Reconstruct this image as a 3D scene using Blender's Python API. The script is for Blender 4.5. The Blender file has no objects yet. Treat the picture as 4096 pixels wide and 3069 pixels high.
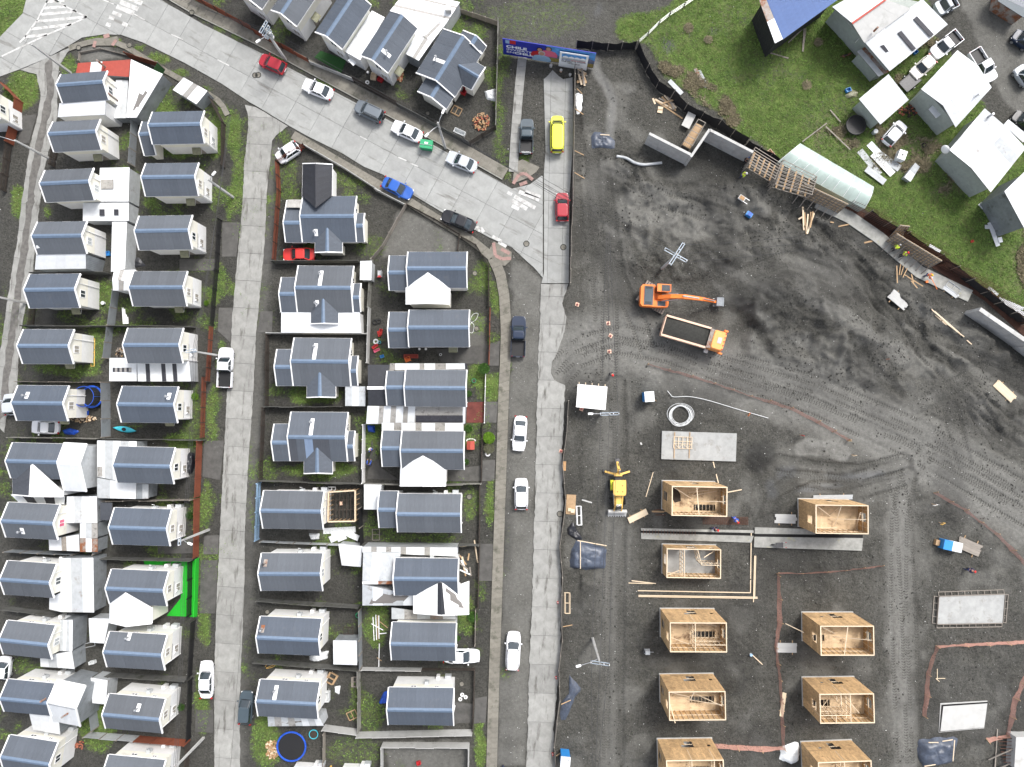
import bpy, bmesh, math, random
import numpy as np
from mathutils import Vector, Quaternion, Matrix, noise
R = math.radians
random.seed(7)
SC = bpy.context.scene
COL = SC.collection
# ---------------------------------------------------------------- camera
FPX, HCAM = 2844.0, 91.7            # focal length in photo pixels, drone height in metres
PCX, PCY = 2048.0, 1534.5
NAD = (2090.0, 1625.0)              # pixel straight below the drone
_n = Vector(((NAD[0]-PCX)/FPX, -(NAD[1]-PCY)/FPX, -1)).normalized()
CQ = _n.rotation_difference(Vector((0, 0, -1)))
cd = bpy.data.cameras.new('camera'); cam = bpy.data.objects.new('camera', cd); COL.objects.link(cam)
cd.sensor_width = 36.0; cd.lens = 36.0*FPX/4096.0; cd.clip_end = 3000.0
cam.location = (0, 0, HCAM); cam.rotation_mode = 'QUATERNION'; cam.rotation_quaternion = CQ
SC.camera = cam
# ---------------------------------------------------------------- sky, sun, exposure
wd = bpy.data.worlds.new('World'); SC.world = wd; wd.use_nodes = True
nt = wd.node_tree; bg = nt.nodes['Background']
sky = nt.nodes.new('ShaderNodeTexSky'); sky.sky_type = 'NISHITA'; sky.sun_disc = False
sky.sun_elevation = R(54); sky.sun_rotation = R(38); sky.air_density = 0.55; sky.dust_density = 3.0; sky.ozone_density = 0.6
hs_ = nt.nodes.new('ShaderNodeHueSaturation'); hs_.inputs['Saturation'].default_value = 0.40   # overcast: the blue is greyed by cloud
nt.links.new(sky.outputs[0], hs_.inputs['Color']); nt.links.new(hs_.outputs[0], bg.inputs[0]); bg.inputs[1].default_value = 0.135
sl = bpy.data.lights.new('sun', 'SUN'); sun = bpy.data.objects.new('sun', sl); COL.objects.link(sun)
sl.energy = 1.1; sl.angle = R(14); sl.color = (1.0, 0.97, 0.93)
_el, _az = R(54), R(38)
sun.rotation_euler = Vector((math.sin(_az)*math.cos(_el), math.cos(_az)*math.cos(_el), math.sin(_el))).to_track_quat('Z', 'Y').to_euler()
sun.location = (0, 0, 60)
SC.view_settings.view_transform = 'Standard'; SC.view_settings.look = 'None'
SC.view_settings.exposure = 1.45; SC.view_settings.gamma = 1.0
SC.view_settings.use_curve_mapping = False
SC.cycles.max_bounces = 5; SC.cycles.diffuse_bounces = 3; SC.cycles.transparent_max_bounces = 6
SC.cycles.use_denoising = True

# ---------------------------------------------------------------- pixel -> place
TS = 2209/1024.0
ROWY = (0, 768, 1536, 2301)
def nat(t, x, y):
 if t == 'F': return x*4096/2211.0, y*4096/2211.0
 return int(t[0])*1024 + x/TS, ROWY[int(t[1])] + y/TS
def ray(px, py):
 return CQ @ Vector(((px-PCX)/FPX, -(py-PCY)/FPX, -1))
def P(t, x, y, z=0.0):
 d = ray(*nat(t, x, y)); k = (z-HCAM)/d.z
 return Vector((d.x*k, d.y*k, z))
def PL(t, pts, z=0.0): return [P(t, a, b, z) for a, b in pts]
CQI = np.array(CQ.to_matrix().inverted())
def to_F(x, y):
 v = CQI @ np.stack([x, y, np.full_like(x, -HCAM)])
 s = 2211/4096.0
 return (PCX + FPX*v[0]/-v[2])*s, (PCY - FPX*v[1]/-v[2])*s

# ---------------------------------------------------------------- materials
MATS = {}
def mat(name, col, rough=0.7, metal=0.0, var=0.0, vscale=3.0, bump=0.0, bscale=40.0, spec=0.4, stain=None, sscale=1.2, samt=0.5, alpha=1.0, wave=None, streak=None):
 """procedural principled material: base colour varied by noise, optional stain colour, optional bump, optional ribs (wave=(axis, per unit))"""
 if name in MATS: return MATS[name]
 m = bpy.data.materials.new(name); m.use_nodes = True; n = m.node_tree.nodes; L = m.node_tree.links
 b = n['Principled BSDF']; b.inputs['Roughness'].default_value = rough; b.inputs['Metallic'].default_value = metal
 b.inputs['Specular IOR Level'].default_value = spec
 b.inputs['Base Color'].default_value = (*col, 1)
 tc = n.new('ShaderNodeTexCoord')
 out = None
 if var > 0:
  nz = n.new('ShaderNodeTexNoise'); nz.inputs['Scale'].default_value = vscale; nz.inputs['Detail'].default_value = 6; nz.inputs['Roughness'].default_value = .65
  L.new(tc.outputs['Object'], nz.inputs['Vector'])
  mx = n.new('ShaderNodeMix'); mx.data_type = 'RGBA'
  lo = [max(0, c*(1-var)) for c in col]; hi = [min(1, c*(1+var)) for c in col]
  mx.inputs[6].default_value = (*lo, 1); mx.inputs[7].default_value = (*hi, 1)
  mr = n.new('ShaderNodeMapRange'); mr.inputs[1].default_value = .3; mr.inputs[2].default_value = .7
  L.new(nz.outputs[0], mr.inputs[0]); L.new(mr.outputs[0], mx.inputs[0]); out = mx.outputs[2]
  ri = n.new('ShaderNodeObjectInfo')
  hv = n.new('ShaderNodeHueSaturation'); mr2 = n.new('ShaderNodeMapRange')
  mr2.inputs[3].default_value = 1-var*.45; mr2.inputs[4].default_value = 1+var*.45
  L.new(ri.outputs['Random'], mr2.inputs[0]); L.new(mr2.outputs[0], hv.inputs['Value']); L.new(out, hv.inputs['Color']); out = hv.outputs[0]
 if stain:
  ns = n.new('ShaderNodeTexNoise'); ns.inputs['Scale'].default_value = sscale; ns.inputs['Detail'].default_value = 8; ns.inputs['Roughness'].default_value = .7
  gm = n.new('ShaderNodeNewGeometry'); pos = gm.outputs['Position']
  if streak is not None:
   for kind, val in (('Rotation', (0, 0, -R(streak))), ('Scale', (.22, 1.25, 1))):
    mp = n.new('ShaderNodeMapping'); mp.inputs[kind].default_value = val; L.new(pos, mp.inputs['Vector']); pos = mp.outputs[0]
  L.new(pos, ns.inputs['Vector'])
  ms = n.new('ShaderNodeMapRange'); ms.inputs[1].default_value = 1-samt*.62; ms.inputs[2].default_value = 1-samt*.62+.13; ms.clamp = True
  L.new(ns.outputs[0], ms.inputs[0])
  m2 = n.new('ShaderNodeMix'); m2.data_type = 'RGBA'; m2.inputs[7].default_value = (*stain, 1)
  if out: L.new(out, m2.inputs[6])
  else: m2.inputs[6].default_value = (*col, 1)
  L.new(ms.outputs[0], m2.inputs[0]); out = m2.outputs[2]
 if out: L.new(out, b.inputs['Base Color'])
 nrm = None
 if wave:
  wv = n.new('ShaderNodeTexWave'); wv.bands_direction = wave[0]; wv.inputs['Scale'].default_value = wave[1]
  L.new(tc.outputs['Object'], wv.inputs['Vector'])
  bw = n.new('ShaderNodeBump'); bw.inputs['Strength'].default_value = wave[2]; bw.inputs['Distance'].default_value = .03
  L.new(wv.outputs[1], bw.inputs['Height']); nrm = bw.outputs[0]
 if bump > 0:
  nb = n.new('ShaderNodeTexNoise'); nb.inputs['Scale'].default_value = bscale; nb.inputs['Detail'].default_value = 5
  L.new(tc.outputs['Object'], nb.inputs['Vector'])
  bp = n.new('ShaderNodeBump'); bp.inputs['Strength'].default_value = bump; bp.inputs['Distance'].default_value = .05
  L.new(nb.outputs[0], bp.inputs['Height'])
  if nrm: L.new(nrm, bp.inputs['Normal'])
  nrm = bp.outputs[0]
 if nrm: L.new(nrm, b.inputs['Normal'])
 if alpha < 1: b.inputs['Alpha'].default_value = alpha
 MATS[name] = m
 return m
def C(name): return MATS[name]
mat('slab', (.268, .273, .262), .85, var=.16, vscale=.8, bump=.25, bscale=25, stain=(.15, .146, .133), sscale=.8, samt=.70, streak=-28)
mat('slab_dirty', (.245, .245, .230), .85, var=.22, vscale=.9, bump=.25, bscale=20, stain=(.10, .096, .085), sscale=1.1, samt=.74, streak=86)
mat('sidewalk', (.17, .16, .135), .9, var=.22, vscale=1.5, bump=.3, bscale=20, stain=(.08, .08, .06), sscale=.8, samt=.75)
mat('kerb', (.24, .235, .21), .9, var=.2, vscale=2, bump=.3, stain=(.07, .09, .04), sscale=1.5, samt=.7)
mat('joint', (.05, .05, .045), .95, var=.3, vscale=2)
mat('paint', (.47, .47, .455), .8, var=.15, vscale=4, stain=(.31, .305, .29), sscale=1.6, samt=.84)
mat('pink_tile', (.27, .17, .15), .85, var=.15, vscale=4, bump=.2)
mat('new_slab', (.32, .325, .315), .8, var=.15, vscale=1.2, bump=.2, stain=(.22, .21, .19), sscale=.9, samt=.72)
mat('slab_light', (.42, .42, .405), .7, var=.08, vscale=1.2, bump=.2, stain=(.33, .33, .31), sscale=.5, samt=.72)
mat('footing', (.26, .26, .24), .85, var=.25, vscale=1.5, bump=.3, stain=(.34, .32, .16), sscale=.8, samt=.62)
for nm, c in (('roof', (.078, .090, .108)), ('roof_b', (.090, .100, .114)), ('roof_c', (.070, .084, .106)), ('roof_d', (.082, .090, .101))):
 mat(nm, c, .62, var=.13, vscale=2.2, wave=('X', 5.5, .35), bump=.12, bscale=60, spec=.3, stain=(.095, .102, .115), sscale=.9, samt=.66)
mat('roof_old', (.062, .068, .080), .7, var=.14, vscale=2.2, wave=('X', 5.5, .35), bump=.12, bscale=60, spec=.3)
mat('roof_black', (.022, .024, .03), .6, var=.2, vscale=2, wave=('X', 5.5, .4))
mat('roof_pale', (.17, .23, .33), .55, var=.12, vscale=2, wave=('X', 5.5, .3))
mat('ridge', (.115, .160, .225), .55, var=.12, vscale=2.5, bump=.1)
mat('under', (.16, .15, .14), .9)
mat('wall_cream', (.72, .70, .61), .8, var=.05, vscale=2, wave=('Z', 2.6, .25), stain=(.52, .50, .43), sscale=.8, samt=.62)
mat('wall_white', (.68, .68, .665), .8, var=.06, vscale=2, bump=.15, bscale=60, stain=(.54, .53, .50), sscale=.9, samt=.62)
mat('fascia', (.78, .78, .77), .6, var=.05, vscale=3)
mat('zinc', (.68, .70, .71), .42, .15, var=.08, vscale=1.2, wave=('X', 5.5, .5), stain=(.52, .54, .56), sscale=1.1, samt=.6)
mat('zinc_old', (.46, .48, .49), .5, .2, var=.14, vscale=1.4, wave=('X', 5.5, .5), stain=(.27, .24, .21), sscale=1.0, samt=.68)
mat('zinc_dark', (.25, .27, .285), .5, .2, var=.2, vscale=1.2, wave=('X', 5.5, .5), stain=(.12, .12, .12), sscale=.8, samt=.7)
mat('zinc_rust', (.30, .27, .24), .7, .1, var=.2, vscale=1.2, wave=('X', 5.5, .5), stain=(.23, .085, .035), sscale=1.0, samt=.9)
mat('zinc_red', (.36, .065, .045), .6, var=.12, vscale=2, wave=('X', 5.5, .4), stain=(.28, .11, .08), sscale=1.3, samt=.6)
mat('zinc_blue', (.07, .12, .27), .5, var=.12, vscale=2, wave=('X', 5.5, .6), stain=(.12, .16, .30), sscale=1.2, samt=.6)
mat('poly', (.30, .29, .27), .35, var=.15, vscale=2, wave=('X', 5.5, .4), stain=(.13, .12, .11), sscale=2, samt=.75)
mat('poly_dark', (.035, .035, .042), .3, var=.3, vscale=2, wave=('X', 5.5, .4))
mat('awning', (.20, .20, .13), .4, var=.2, vscale=3)
mat('pane', (.035, .045, .05), .08, spec=.8)
mat('pane_light', (.38, .40, .40), .15, var=.15, vscale=6)
mat('curtain', (.30, .28, .24), .8, var=.2, vscale=8)
mat('frame_white', (.74, .74, .73), .5)
mat('box_grey', (.40, .42, .43), .5, var=.1)
mat('steel', (.42, .43, .44), .38, .7, var=.15, vscale=6)
mat('steel_dark', (.06, .06, .062), .5, .5, var=.2, vscale=5)
mat('black', (.012, .012, .013), .55)
mat('rubber', (.018, .018, .018), .85, var=.3, vscale=6)
mat('wood', (.36, .245, .14), .8, var=.2, vscale=3, bump=.15)
mat('wood_pale', (.60, .49, .35), .8, var=.16, vscale=3, bump=.1)
mat('wood_grey', (.24, .215, .185), .9, var=.25, vscale=3, bump=.15)
mat('wood_dark', (.045, .035, .028), .9, var=.3, vscale=3, bump=.2)
mat('wood_red', (.17, .048, .024), .85, var=.25, vscale=3, bump=.15)
mat('osb', (.475, .315, .16), .85, var=.38, vscale=5, bump=.1, stain=(.20, .115, .05), sscale=1.4, samt=.70)
mat('plywood', (.52, .39, .245), .8, var=.25, vscale=2, stain=(.15, .09, .05), sscale=.8, samt=.72)
mat('panel', (.21, .205, .185), .9, var=.28, vscale=1.5, bump=.3, stain=(.075, .085, .05), sscale=1.1, samt=.76)
mat('panel_dark', (.095, .095, .088), .9, var=.3, vscale=1.5, bump=.3, stain=(.045, .05, .03), sscale=1.1, samt=.75)
mat('concrete', (.40, .40, .385), .85, var=.16, vscale=1.2, bump=.25, stain=(.19, .185, .17), sscale=.8, samt=.66)
mat('rebar', (.10, .045, .028), .8, var=.3, vscale=3)
mat('net_black', (.010, .010, .012), .75, var=.4, vscale=3, bump=.6, bscale=5)
mat('net_orange', (.60, .32, .25), .75, var=.25, vscale=5, alpha=.5)
mat('tarp', (.055, .068, .095), .42, var=.35, vscale=3, bump=.5, bscale=4, spec=.5)
mat('tarp_black', (.012, .013, .017), .35, var=.4, vscale=3, bump=.5, bscale=4, spec=.6)
mat('tarp_blue', (.015, .07, .40), .45, var=.3, vscale=3, bump=.5, bscale=4)
mat('plastic_white', (.66, .68, .68), .4, var=.12, vscale=4, bump=.3, bscale=5)
mat('greenhouse_film', (.33, .40, .37), .3, var=.10, vscale=1.5, stain=(.25, .31, .28), sscale=.8, samt=.7)
mat('turf', (.012, .36, .018), .9, var=.12, vscale=8, bump=.3, bscale=80)
mat('turf_dark', (.022, .075, .02), .95, var=.2, vscale=8, bump=.3, bscale=80)
mat('paving_dark', (.075, .073, .068), .9, var=.28, vscale=1.2, bump=.25, stain=(.15, .148, .14), sscale=.7, samt=.6)
mat('paving_red', (.125, .035, .028), .9, var=.3, vscale=1.2)
for nm, c in dict(red=(.42, .02, .025), crimson=(.30, .018, .03), scarlet=(.52, .035, .03), white=(.74, .75, .77), silver=(.42, .45, .48), grey=(.13, .15, .17), blue=(.02, .09, .36), black=(.012, .013, .017), yellow=(.66, .68, .05), navy=(.015, .025, .05), slate=(.055, .075, .09), orange=(.82, .21, .04), amber=(.72, .45, .12), peach=(.66, .45, .33), cream=(.66, .64, .58), teal=(.02, .30, .38), green=(.02, .28, .12), cyan=(.05, .42, .52), pink=(.60, .12, .2), brown=(.13, .06, .03), sky=(.28, .42, .58)).items():
 mat('car_'+nm, c, .36, var=.06, vscale=1.5, spec=.35, stain=tuple(v*.9+.01 for v in c), sscale=1.6, samt=.6)
 mat('pl_'+nm, c, .5, var=.1, vscale=5)
mat('glass', (.02, .03, .036), .06, spec=.9)
mat('lamp_red', (.35, .01, .01), .25); mat('lamp_clear', (.7, .7, .7), .15)
mat('skin', (.42, .24, .16), .7)
for nm, c in dict(hivis=(.62, .80, .05), hiorange=(.85, .16, .04), jean=(.03, .045, .10), cloth_blue=(.03, .09, .42), cloth_dark=(.02, .02, .025), cloth_navy=(.02, .03, .09), helmet_red=(.62, .03, .03), helmet_yellow=(.75, .45, .03), helmet_white=(.7, .7, .7), helmet_blue=(.03, .15, .5), hair=(.02, .014, .01)).items():
 mat(nm, c, .75, var=.1, vscale=10)
mat('leaf', (.055, .13, .022), .7, var=.5, vscale=8)
mat('leaf_bright', (.13, .25, .02), .7, var=.4, vscale=8)
mat('bark', (.09, .07, .05), .9, var=.3, vscale=5)
mat('pebble', (.20, .20, .19), .9, var=.5, vscale=2)
mat('pebble_white', (.60, .60, .58), .9, var=.2, vscale=2)
mat('brick_red', (.30, .10, .06), .9, var=.3, vscale=5)
mat('firewood', (.33, .20, .10), .9, var=.35, vscale=6)
mat('mud_light', (.13, .13, .125), .9, var=.3, vscale=2, bump=.4, bscale=6, stain=(.05, .05, .048), sscale=1.4, samt=.7)
mat('trench', (.008, .008, .008), .9)

# ---------------------------------------------------------------- objects
def obj(name, me, m=None, parent=None, loc=None, rot=None, scale=None):
 o = bpy.data.objects.new(name, me); COL.objects.link(o)
 if me is not None and m is not None and not len(me.materials): me.materials.append(C(m) if isinstance(m, str) else m)
 if parent is not None: o.parent = parent
 if loc is not None: o.location = loc
 if rot is not None: o.rotation_euler = rot
 if scale is not None: o.scale = scale
 return o
def tag(o, label, cat, group=None, kind=None):
 if label: o['label'] = label
 if cat: o['category'] = cat
 if group: o['group'] = group
 if kind: o['kind'] = kind
 return o
def thing(name, label, cat, loc=(0, 0, 0), rz=0.0, group=None):
 o = bpy.data.objects.new(name, None); COL.objects.link(o); o.empty_display_size = .3
 o.location = loc; o.rotation_euler = (0, 0, rz)
 return tag(o, label, cat, group)
def structure(o):
 o['kind'] = 'structure'; return o
class MB:
 """collects shapes, builds ONE mesh object"""
 def __init__(s): s.v = []; s.f = []
 def add(s, vs, fs):
  k = len(s.v); s.v += [tuple(v) for v in vs]; s.f += [tuple(i+k for i in f) for f in fs]; return s
 def box(s, x0, x1, y0, y1, z0, z1):
  return s.add([(x0,y0,z0),(x1,y0,z0),(x1,y1,z0),(x0,y1,z0),(x0,y0,z1),(x1,y0,z1),(x1,y1,z1),(x0,y1,z1)],
                     [(0,3,2,1),(4,5,6,7),(0,1,5,4),(1,2,6,5),(2,3,7,6),(3,0,4,7)])
 def hexa(s, lo, hi):
  """a box from four lower and four upper corners (counter-clockwise from above)"""
  return s.add(list(lo)+list(hi), [(0,3,2,1),(4,5,6,7),(0,1,5,4),(1,2,6,5),(2,3,7,6),(3,0,4,7)])
 def prism(s, pts, z0, z1):
  """pts: xy outline; z0,z1 numbers"""
  n = len(pts); a = sum(pts[i][0]*pts[(i+1)%n][1]-pts[(i+1)%n][0]*pts[i][1] for i in range(n))
  if a < 0: pts = list(pts)[::-1]
  vs = [(p[0], p[1], z0) for p in pts]+[(p[0], p[1], z1) for p in pts]
  fs = [tuple(range(n))[::-1], tuple(range(n, 2*n))]+[(i, (i+1)%n, n+(i+1)%n, n+i) for i in range(n)]
  return s.add(vs, fs)
 def sheet(s, quad, th=.03):
  """a thin slab from corners in space, thickness downwards"""
  q = [Vector(p) for p in quad]; nn = (q[1]-q[0]).cross(q[-1]-q[0]).normalized()
  if nn.z < 0: q = q[::-1]; nn = -nn
  n = len(q); lo = [p-nn*th for p in q]
  return s.add(lo+q, [tuple(range(n))[::-1], tuple(range(n, 2*n))]+[(i, (i+1)%n, n+(i+1)%n, n+i) for i in range(n)])
 def bar(s, a, b, w=.05, h=None, up=(0, 0, 1)):
  """a rectangular bar from a to b"""
  a = Vector(a); b = Vector(b); h = w if h is None else h; d = (b-a).normalized(); u = Vector(up)
  if abs(d.dot(u)) > .98: u = Vector((1, 0, 0))
  x = d.cross(u).normalized()*w/2; y = x.cross(d).normalized()*h/2
  return s.hexa([a-x-y, a+x-y, b+x-y, b-x-y], [a-x+y, a+x+y, b+x+y, b-x+y])
 def tube(s, pts, r, n=6, cap=True):
  pts = [Vector(p) for p in pts]; rr = r if isinstance(r, (list, tuple)) else [r]*len(pts); k = len(s.v); up = None
  for i, p in enumerate(pts):
   d = (pts[min(i+1, len(pts)-1)]-pts[max(i-1, 0)]).normalized()
   u = Vector((0, 0, 1)) if abs(d.z) < .95 else Vector((1, 0, 0))
   x = d.cross(u).normalized(); y = x.cross(d).normalized()
   for j in range(n):
    a = 2*math.pi*j/n; q = p+(x*math.cos(a)+y*math.sin(a))*rr[i]; s.v.append(tuple(q))
  for i in range(len(pts)-1):
   for j in range(n): s.f.append((k+i*n+j, k+i*n+(j+1)%n, k+(i+1)*n+(j+1)%n, k+(i+1)*n+j))
  if cap:
   s.f.append(tuple(k+j for j in range(n))[::-1]); s.f.append(tuple(k+(len(pts)-1)*n+j for j in range(n)))
  return s
 def ring(s, c, R0, r, n=20, m=6, axis='Z', sq=1.0):
  k = len(s.v)
  for i in range(n):
   a = 2*math.pi*i/n
   for j in range(m):
    b = 2*math.pi*j/m; q = ((R0+r*math.cos(b))*math.cos(a), (R0+r*math.cos(b))*math.sin(a)*sq, r*math.sin(b))
    if axis == 'Y': q = (q[0], q[2], q[1])
    if axis == 'X': q = (q[2], q[0], q[1])
    s.v.append((c[0]+q[0], c[1]+q[1], c[2]+q[2]))
  for i in range(n):
   for j in range(m): s.f.append((k+i*m+j, k+((i+1)%n)*m+j, k+((i+1)%n)*m+(j+1)%m, k+i*m+(j+1)%m))
  return s
 def loft(s, rings, cap=True):
  k = len(s.v); n = len(rings[0])
  for rg in rings: s.v += [tuple(p) for p in rg]
  for i in range(len(rings)-1):
   for j in range(n): s.f.append((k+i*n+j, k+i*n+(j+1)%n, k+(i+1)*n+(j+1)%n, k+(i+1)*n+j))
  if cap:
   s.f.append(tuple(k+j for j in range(n))[::-1]); s.f.append(tuple(k+(len(rings)-1)*n+j for j in range(n)))
  return s
 def disc(s, c, r, z0, z1, n=16, r1=None):
  r1 = r if r1 is None else r1
  return s.loft([[(c[0]+r*math.cos(2*math.pi*i/n), c[1]+r*math.sin(2*math.pi*i/n), z0) for i in range(n)],
                       [(c[0]+r1*math.cos(2*math.pi*i/n), c[1]+r1*math.sin(2*math.pi*i/n), z1) for i in range(n)]])
 def dome(s, c, r, n=12, m=4, sz=1.0):
  return s.loft([[(c[0]+r*math.cos(t)*math.cos(2*math.pi*i/n), c[1]+r*math.cos(t)*math.sin(2*math.pi*i/n), c[2]+r*math.sin(t)*sz) for i in range(n)] for t in [math.pi/2*.97*j/m for j in range(m+1)]])
 def mesh(s, name='m', smooth=False):
  me = bpy.data.meshes.new(name); me.from_pydata(s.v, [], s.f); me.update()
  if smooth:
   for p in me.polygons: p.use_smooth = True
  return me
 def build(s, name, m, parent=None, smooth=False, loc=None, rot=None):
  return obj(name, s.mesh(name, smooth), m, parent, loc, rot)
def world_part(mb, name, m, parent, **k):
 """a part whose shape is in world coordinates, under an unrotated thing standing at parent.location"""
 L = parent.location
 mb.v = [(v[0]-L[0], v[1]-L[1], v[2]-L[2]) for v in mb.v]
 return mb.build(name, m, parent, **k)
def copy_tree(o, parent=None):
 c = o.copy(); COL.objects.link(c); c.parent = parent
 for ch in o.children: copy_tree(ch, c)
 return c
UNIT = {}
def unit_box(m):
 """shared unit box mesh, one for each material: x,y -0.5..0.5, z 0..1"""
 if m not in UNIT:
  me = MB().box(-.5, .5, -.5, .5, 0, 1).mesh('piece'); me.materials.append(C(m)); UNIT[m] = me
 return UNIT[m]
def piece(name, m, parent, loc, size, rot=(0, 0, 0)):
 return obj(name, unit_box(m), None, parent, loc, rot, size)
def stick(name, m, parent, a, b, w=.05, h=.05):
 """a plank or bar between two points as a piece that shares the unit box"""
 a = Vector(a); b = Vector(b); d = b-a
 q = d.to_track_quat('Y', 'Z')
 o = obj(name, unit_box(m), None, parent)
 o.rotation_mode = 'QUATERNION'; o.rotation_quaternion = q; o.scale = (w, d.length, h); o.location = (a+b)/2 - (q @ Vector((0, 0, h/2)))
 return o
# ================================================================ GROUND
def vnoise(x, y, scale, seed):
 rs = np.random.RandomState(seed); g = rs.rand(257, 257)
 u = x/scale + 1000.3; v = y/scale + 1000.7
 i = np.floor(u).astype(int); j = np.floor(v).astype(int); a = u-i; b = v-j
 a = a*a*(3-2*a); b = b*b*(3-2*b); i %= 256; j %= 256
 return (g[i, j]*(1-a)+g[i+1, j]*a)*(1-b)+(g[i, j+1]*(1-a)+g[i+1, j+1]*a)*b
def fbm(x, y, scale, seed, oct=4):
 s = 0; t = 0; w = 1
 for k in range(oct):
  s = s+w*vnoise(x, y, scale/2**k, seed+k*17); t += w; w *= .5
 return s/t
gx = np.concatenate([[-900, -400, -200, -120, -90], np.arange(-72, 72.01, .2), [90, 120, 200, 400, 900]])
gy = np.concatenate([[-900, -400, -200, -100, -70], np.arange(-53, 57.01, .2), [75, 100, 200, 400, 900]])
GX, GY = [a.ravel() for a in np.meshgrid(gx, gy)]
FX, FY = to_F(GX, GY)
wob = (fbm(GX, GY, 2.2, 5)-.5)*26; wob2 = (fbm(GX, GY, 2.2, 99)-.5)*26
WX, WY = FX+wob, FY+wob2
def inpoly(px, py, poly):
 r = np.zeros(px.shape, bool); n = len(poly)
 for i in range(n):
  x0, y0 = poly[i]; x1, y1 = poly[(i+1) % n]
  if y0 == y1: continue
  c = ((y0 > py) != (y1 > py)) & (px < (x1-x0)*(py-y0)/(y1-y0)+x0); r ^= c
 return r
def seg_dist(px, py, pts):
 d = np.full(px.shape, 1e9); s = np.zeros(px.shape)
 for (x0, y0), (x1, y1) in zip(pts[:-1], pts[1:]):
  dx, dy = x1-x0, y1-y0; L = math.hypot(dx, dy)
  t = np.clip(((px-x0)*dx+(py-y0)*dy)/(L*L), 0, 1); ex = px-(x0+t*dx); ey = py-(y0+t*dy)
  q = np.hypot(ex, ey); m = q < d; d = np.where(m, q, d); s = np.where(m, np.sign(ex*dy-ey*dx), s)
 return d, s
SITE = [(1240,130),(1290,95),(1385,105),(1430,175),(1600,300),(1900,480),(2080,620),(2300,730),(2300,1800),(1180,1800),(1205,1500),(1222,1100),(1218,800),(1228,620),(1238,430)]
MEADOW = [(1338,85),(1330,45),(1440,12),(1530,-60),(2000,-60),(2010,60),(2070,150),(2150,262),(2300,360),(2300,720),(2080,612),(1900,472),(1600,292),(1435,170),(1395,100)]
site = inpoly(FX, FY, SITE)
meadow = inpoly(WX, WY, MEADOW)
grass = np.zeros(GX.shape); pale = np.zeros(GX.shape); dark = np.zeros(GX.shape); pud = np.zeros(GX.shape)
n1 = fbm(GX, GY, 5, 11); n2 = fbm(GX, GY, 1.6, 21); n3 = fbm(GX, GY, 14, 31)
grass[meadow] = np.clip(1.3-np.clip((n1[meadow]-.55)*5, 0, 1)*.5, 0, 1)
dryp = inpoly(WX, WY, [(1390,120),(1480,150),(1570,210),(1610,280),(1560,275),(1470,190)])
dry = np.where(dryp, .9, 0)*np.clip((n2-.3)*4, 0, 1)
dry = np.maximum(dry, np.where(meadow, np.clip((n3-.47)*5, 0, .75)*np.clip((n2-.36)*4, 0, 1), 0))
GE = [(225,86,45,11,1),(300,103,18,9,1),(345,128,26,9,.9),(392,158,26,9,.9),(440,190,22,8,.7),(505,290,17,55,.9),(512,390,14,45,.8),(150,142,18,26,.8),(45,200,38,42,.95),(60,165,20,12,.9),(15,20,55,60,.9),
 (345,245,42,26,1),(462,300,24,40,1),(375,335,60,8,.9),(272,300,14,25,.7),(40,440,16,40,.9),(98,455,8,12,.9),(225,630,26,32,.8),(210,745,18,56,.75),(150,800,80,14,.8),(110,1000,50,6,.6),(325,432,22,8,.9),(500,440,9,45,.9),(478,600,9,32,.8),(465,640,12,20,.9),(482,770,11,40,.9),(458,900,11,70,.8),(447,1090,11,60,.8),(440,1340,11,60,.9),(437,1520,14,70,.9),(400,949,48,14,1),(290,920,40,12,.5),(420,870,9,50,.8),
 (470,870,10,50,.6),(540,1000,9,60,.5),(545,1100,8,60,.5),(622,370,26,60,.55),(795,535,40,32,.5),(1040,600,22,42,.7),(1030,690,20,22,.5),(1070,650,12,32,.9),(1030,810,24,26,1),(1065,835,18,30,1),(690,1015,85,18,.85),(803,930,16,70,.85),(680,855,62,20,.9),(635,830,16,30,.6),(1056,1085,12,62,1),(1018,1085,18,42,.65),(900,1165,110,11,.6),(815,1335,26,65,.8),(1010,1330,20,42,.8),(800,1545,30,42,.6),(1037,1612,14,56,1),(575,1600,36,60,.85),(765,1625,70,42,.5),(1078,240,13,130,.6),(1135,335,14,42,.9),(1150,40,120,44,.45),(985,55,22,18,.8),(1030,70,20,22,.7),(1002,335,12,20,.5),(1150,115,30,20,.3),(600,20,30,20,.7),(585,355,6,40,.6),(575,480,7,80,.45),(560,640,8,90,.4),(1055,915,12,10,.6),(1058,960,10,28,.7),(30,1625,20,30,.7),(210,1570,40,60,.8),(60,1440,40,20,.6),(250,1420,30,20,.6),(480,60,18,10,.9),(515,75,12,12,.8),(1900,30,40,40,.8),(700,190,16,14,.9),(600,140,14,10,.6),(2170,1640,20,20,0)]
for x, y, a, b, w in GE:
 d = ((WX-x)/a)**2+((WY-y)/b)**2
 grass = np.maximum(grass, np.where(site, 0, w*np.clip((1.35-d)*1.6, 0, 1)))
yard = (FX < 1105) & ~inpoly(FX, FY, [(0,80),(345,0),(1110,400),(1110,600),(540,230)])
grass = np.maximum(grass, np.where(yard & (n1 > .50), np.clip((n1-.50)*6, 0, .62), 0)*np.clip((n2-.35)*5, 0, 1))
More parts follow.
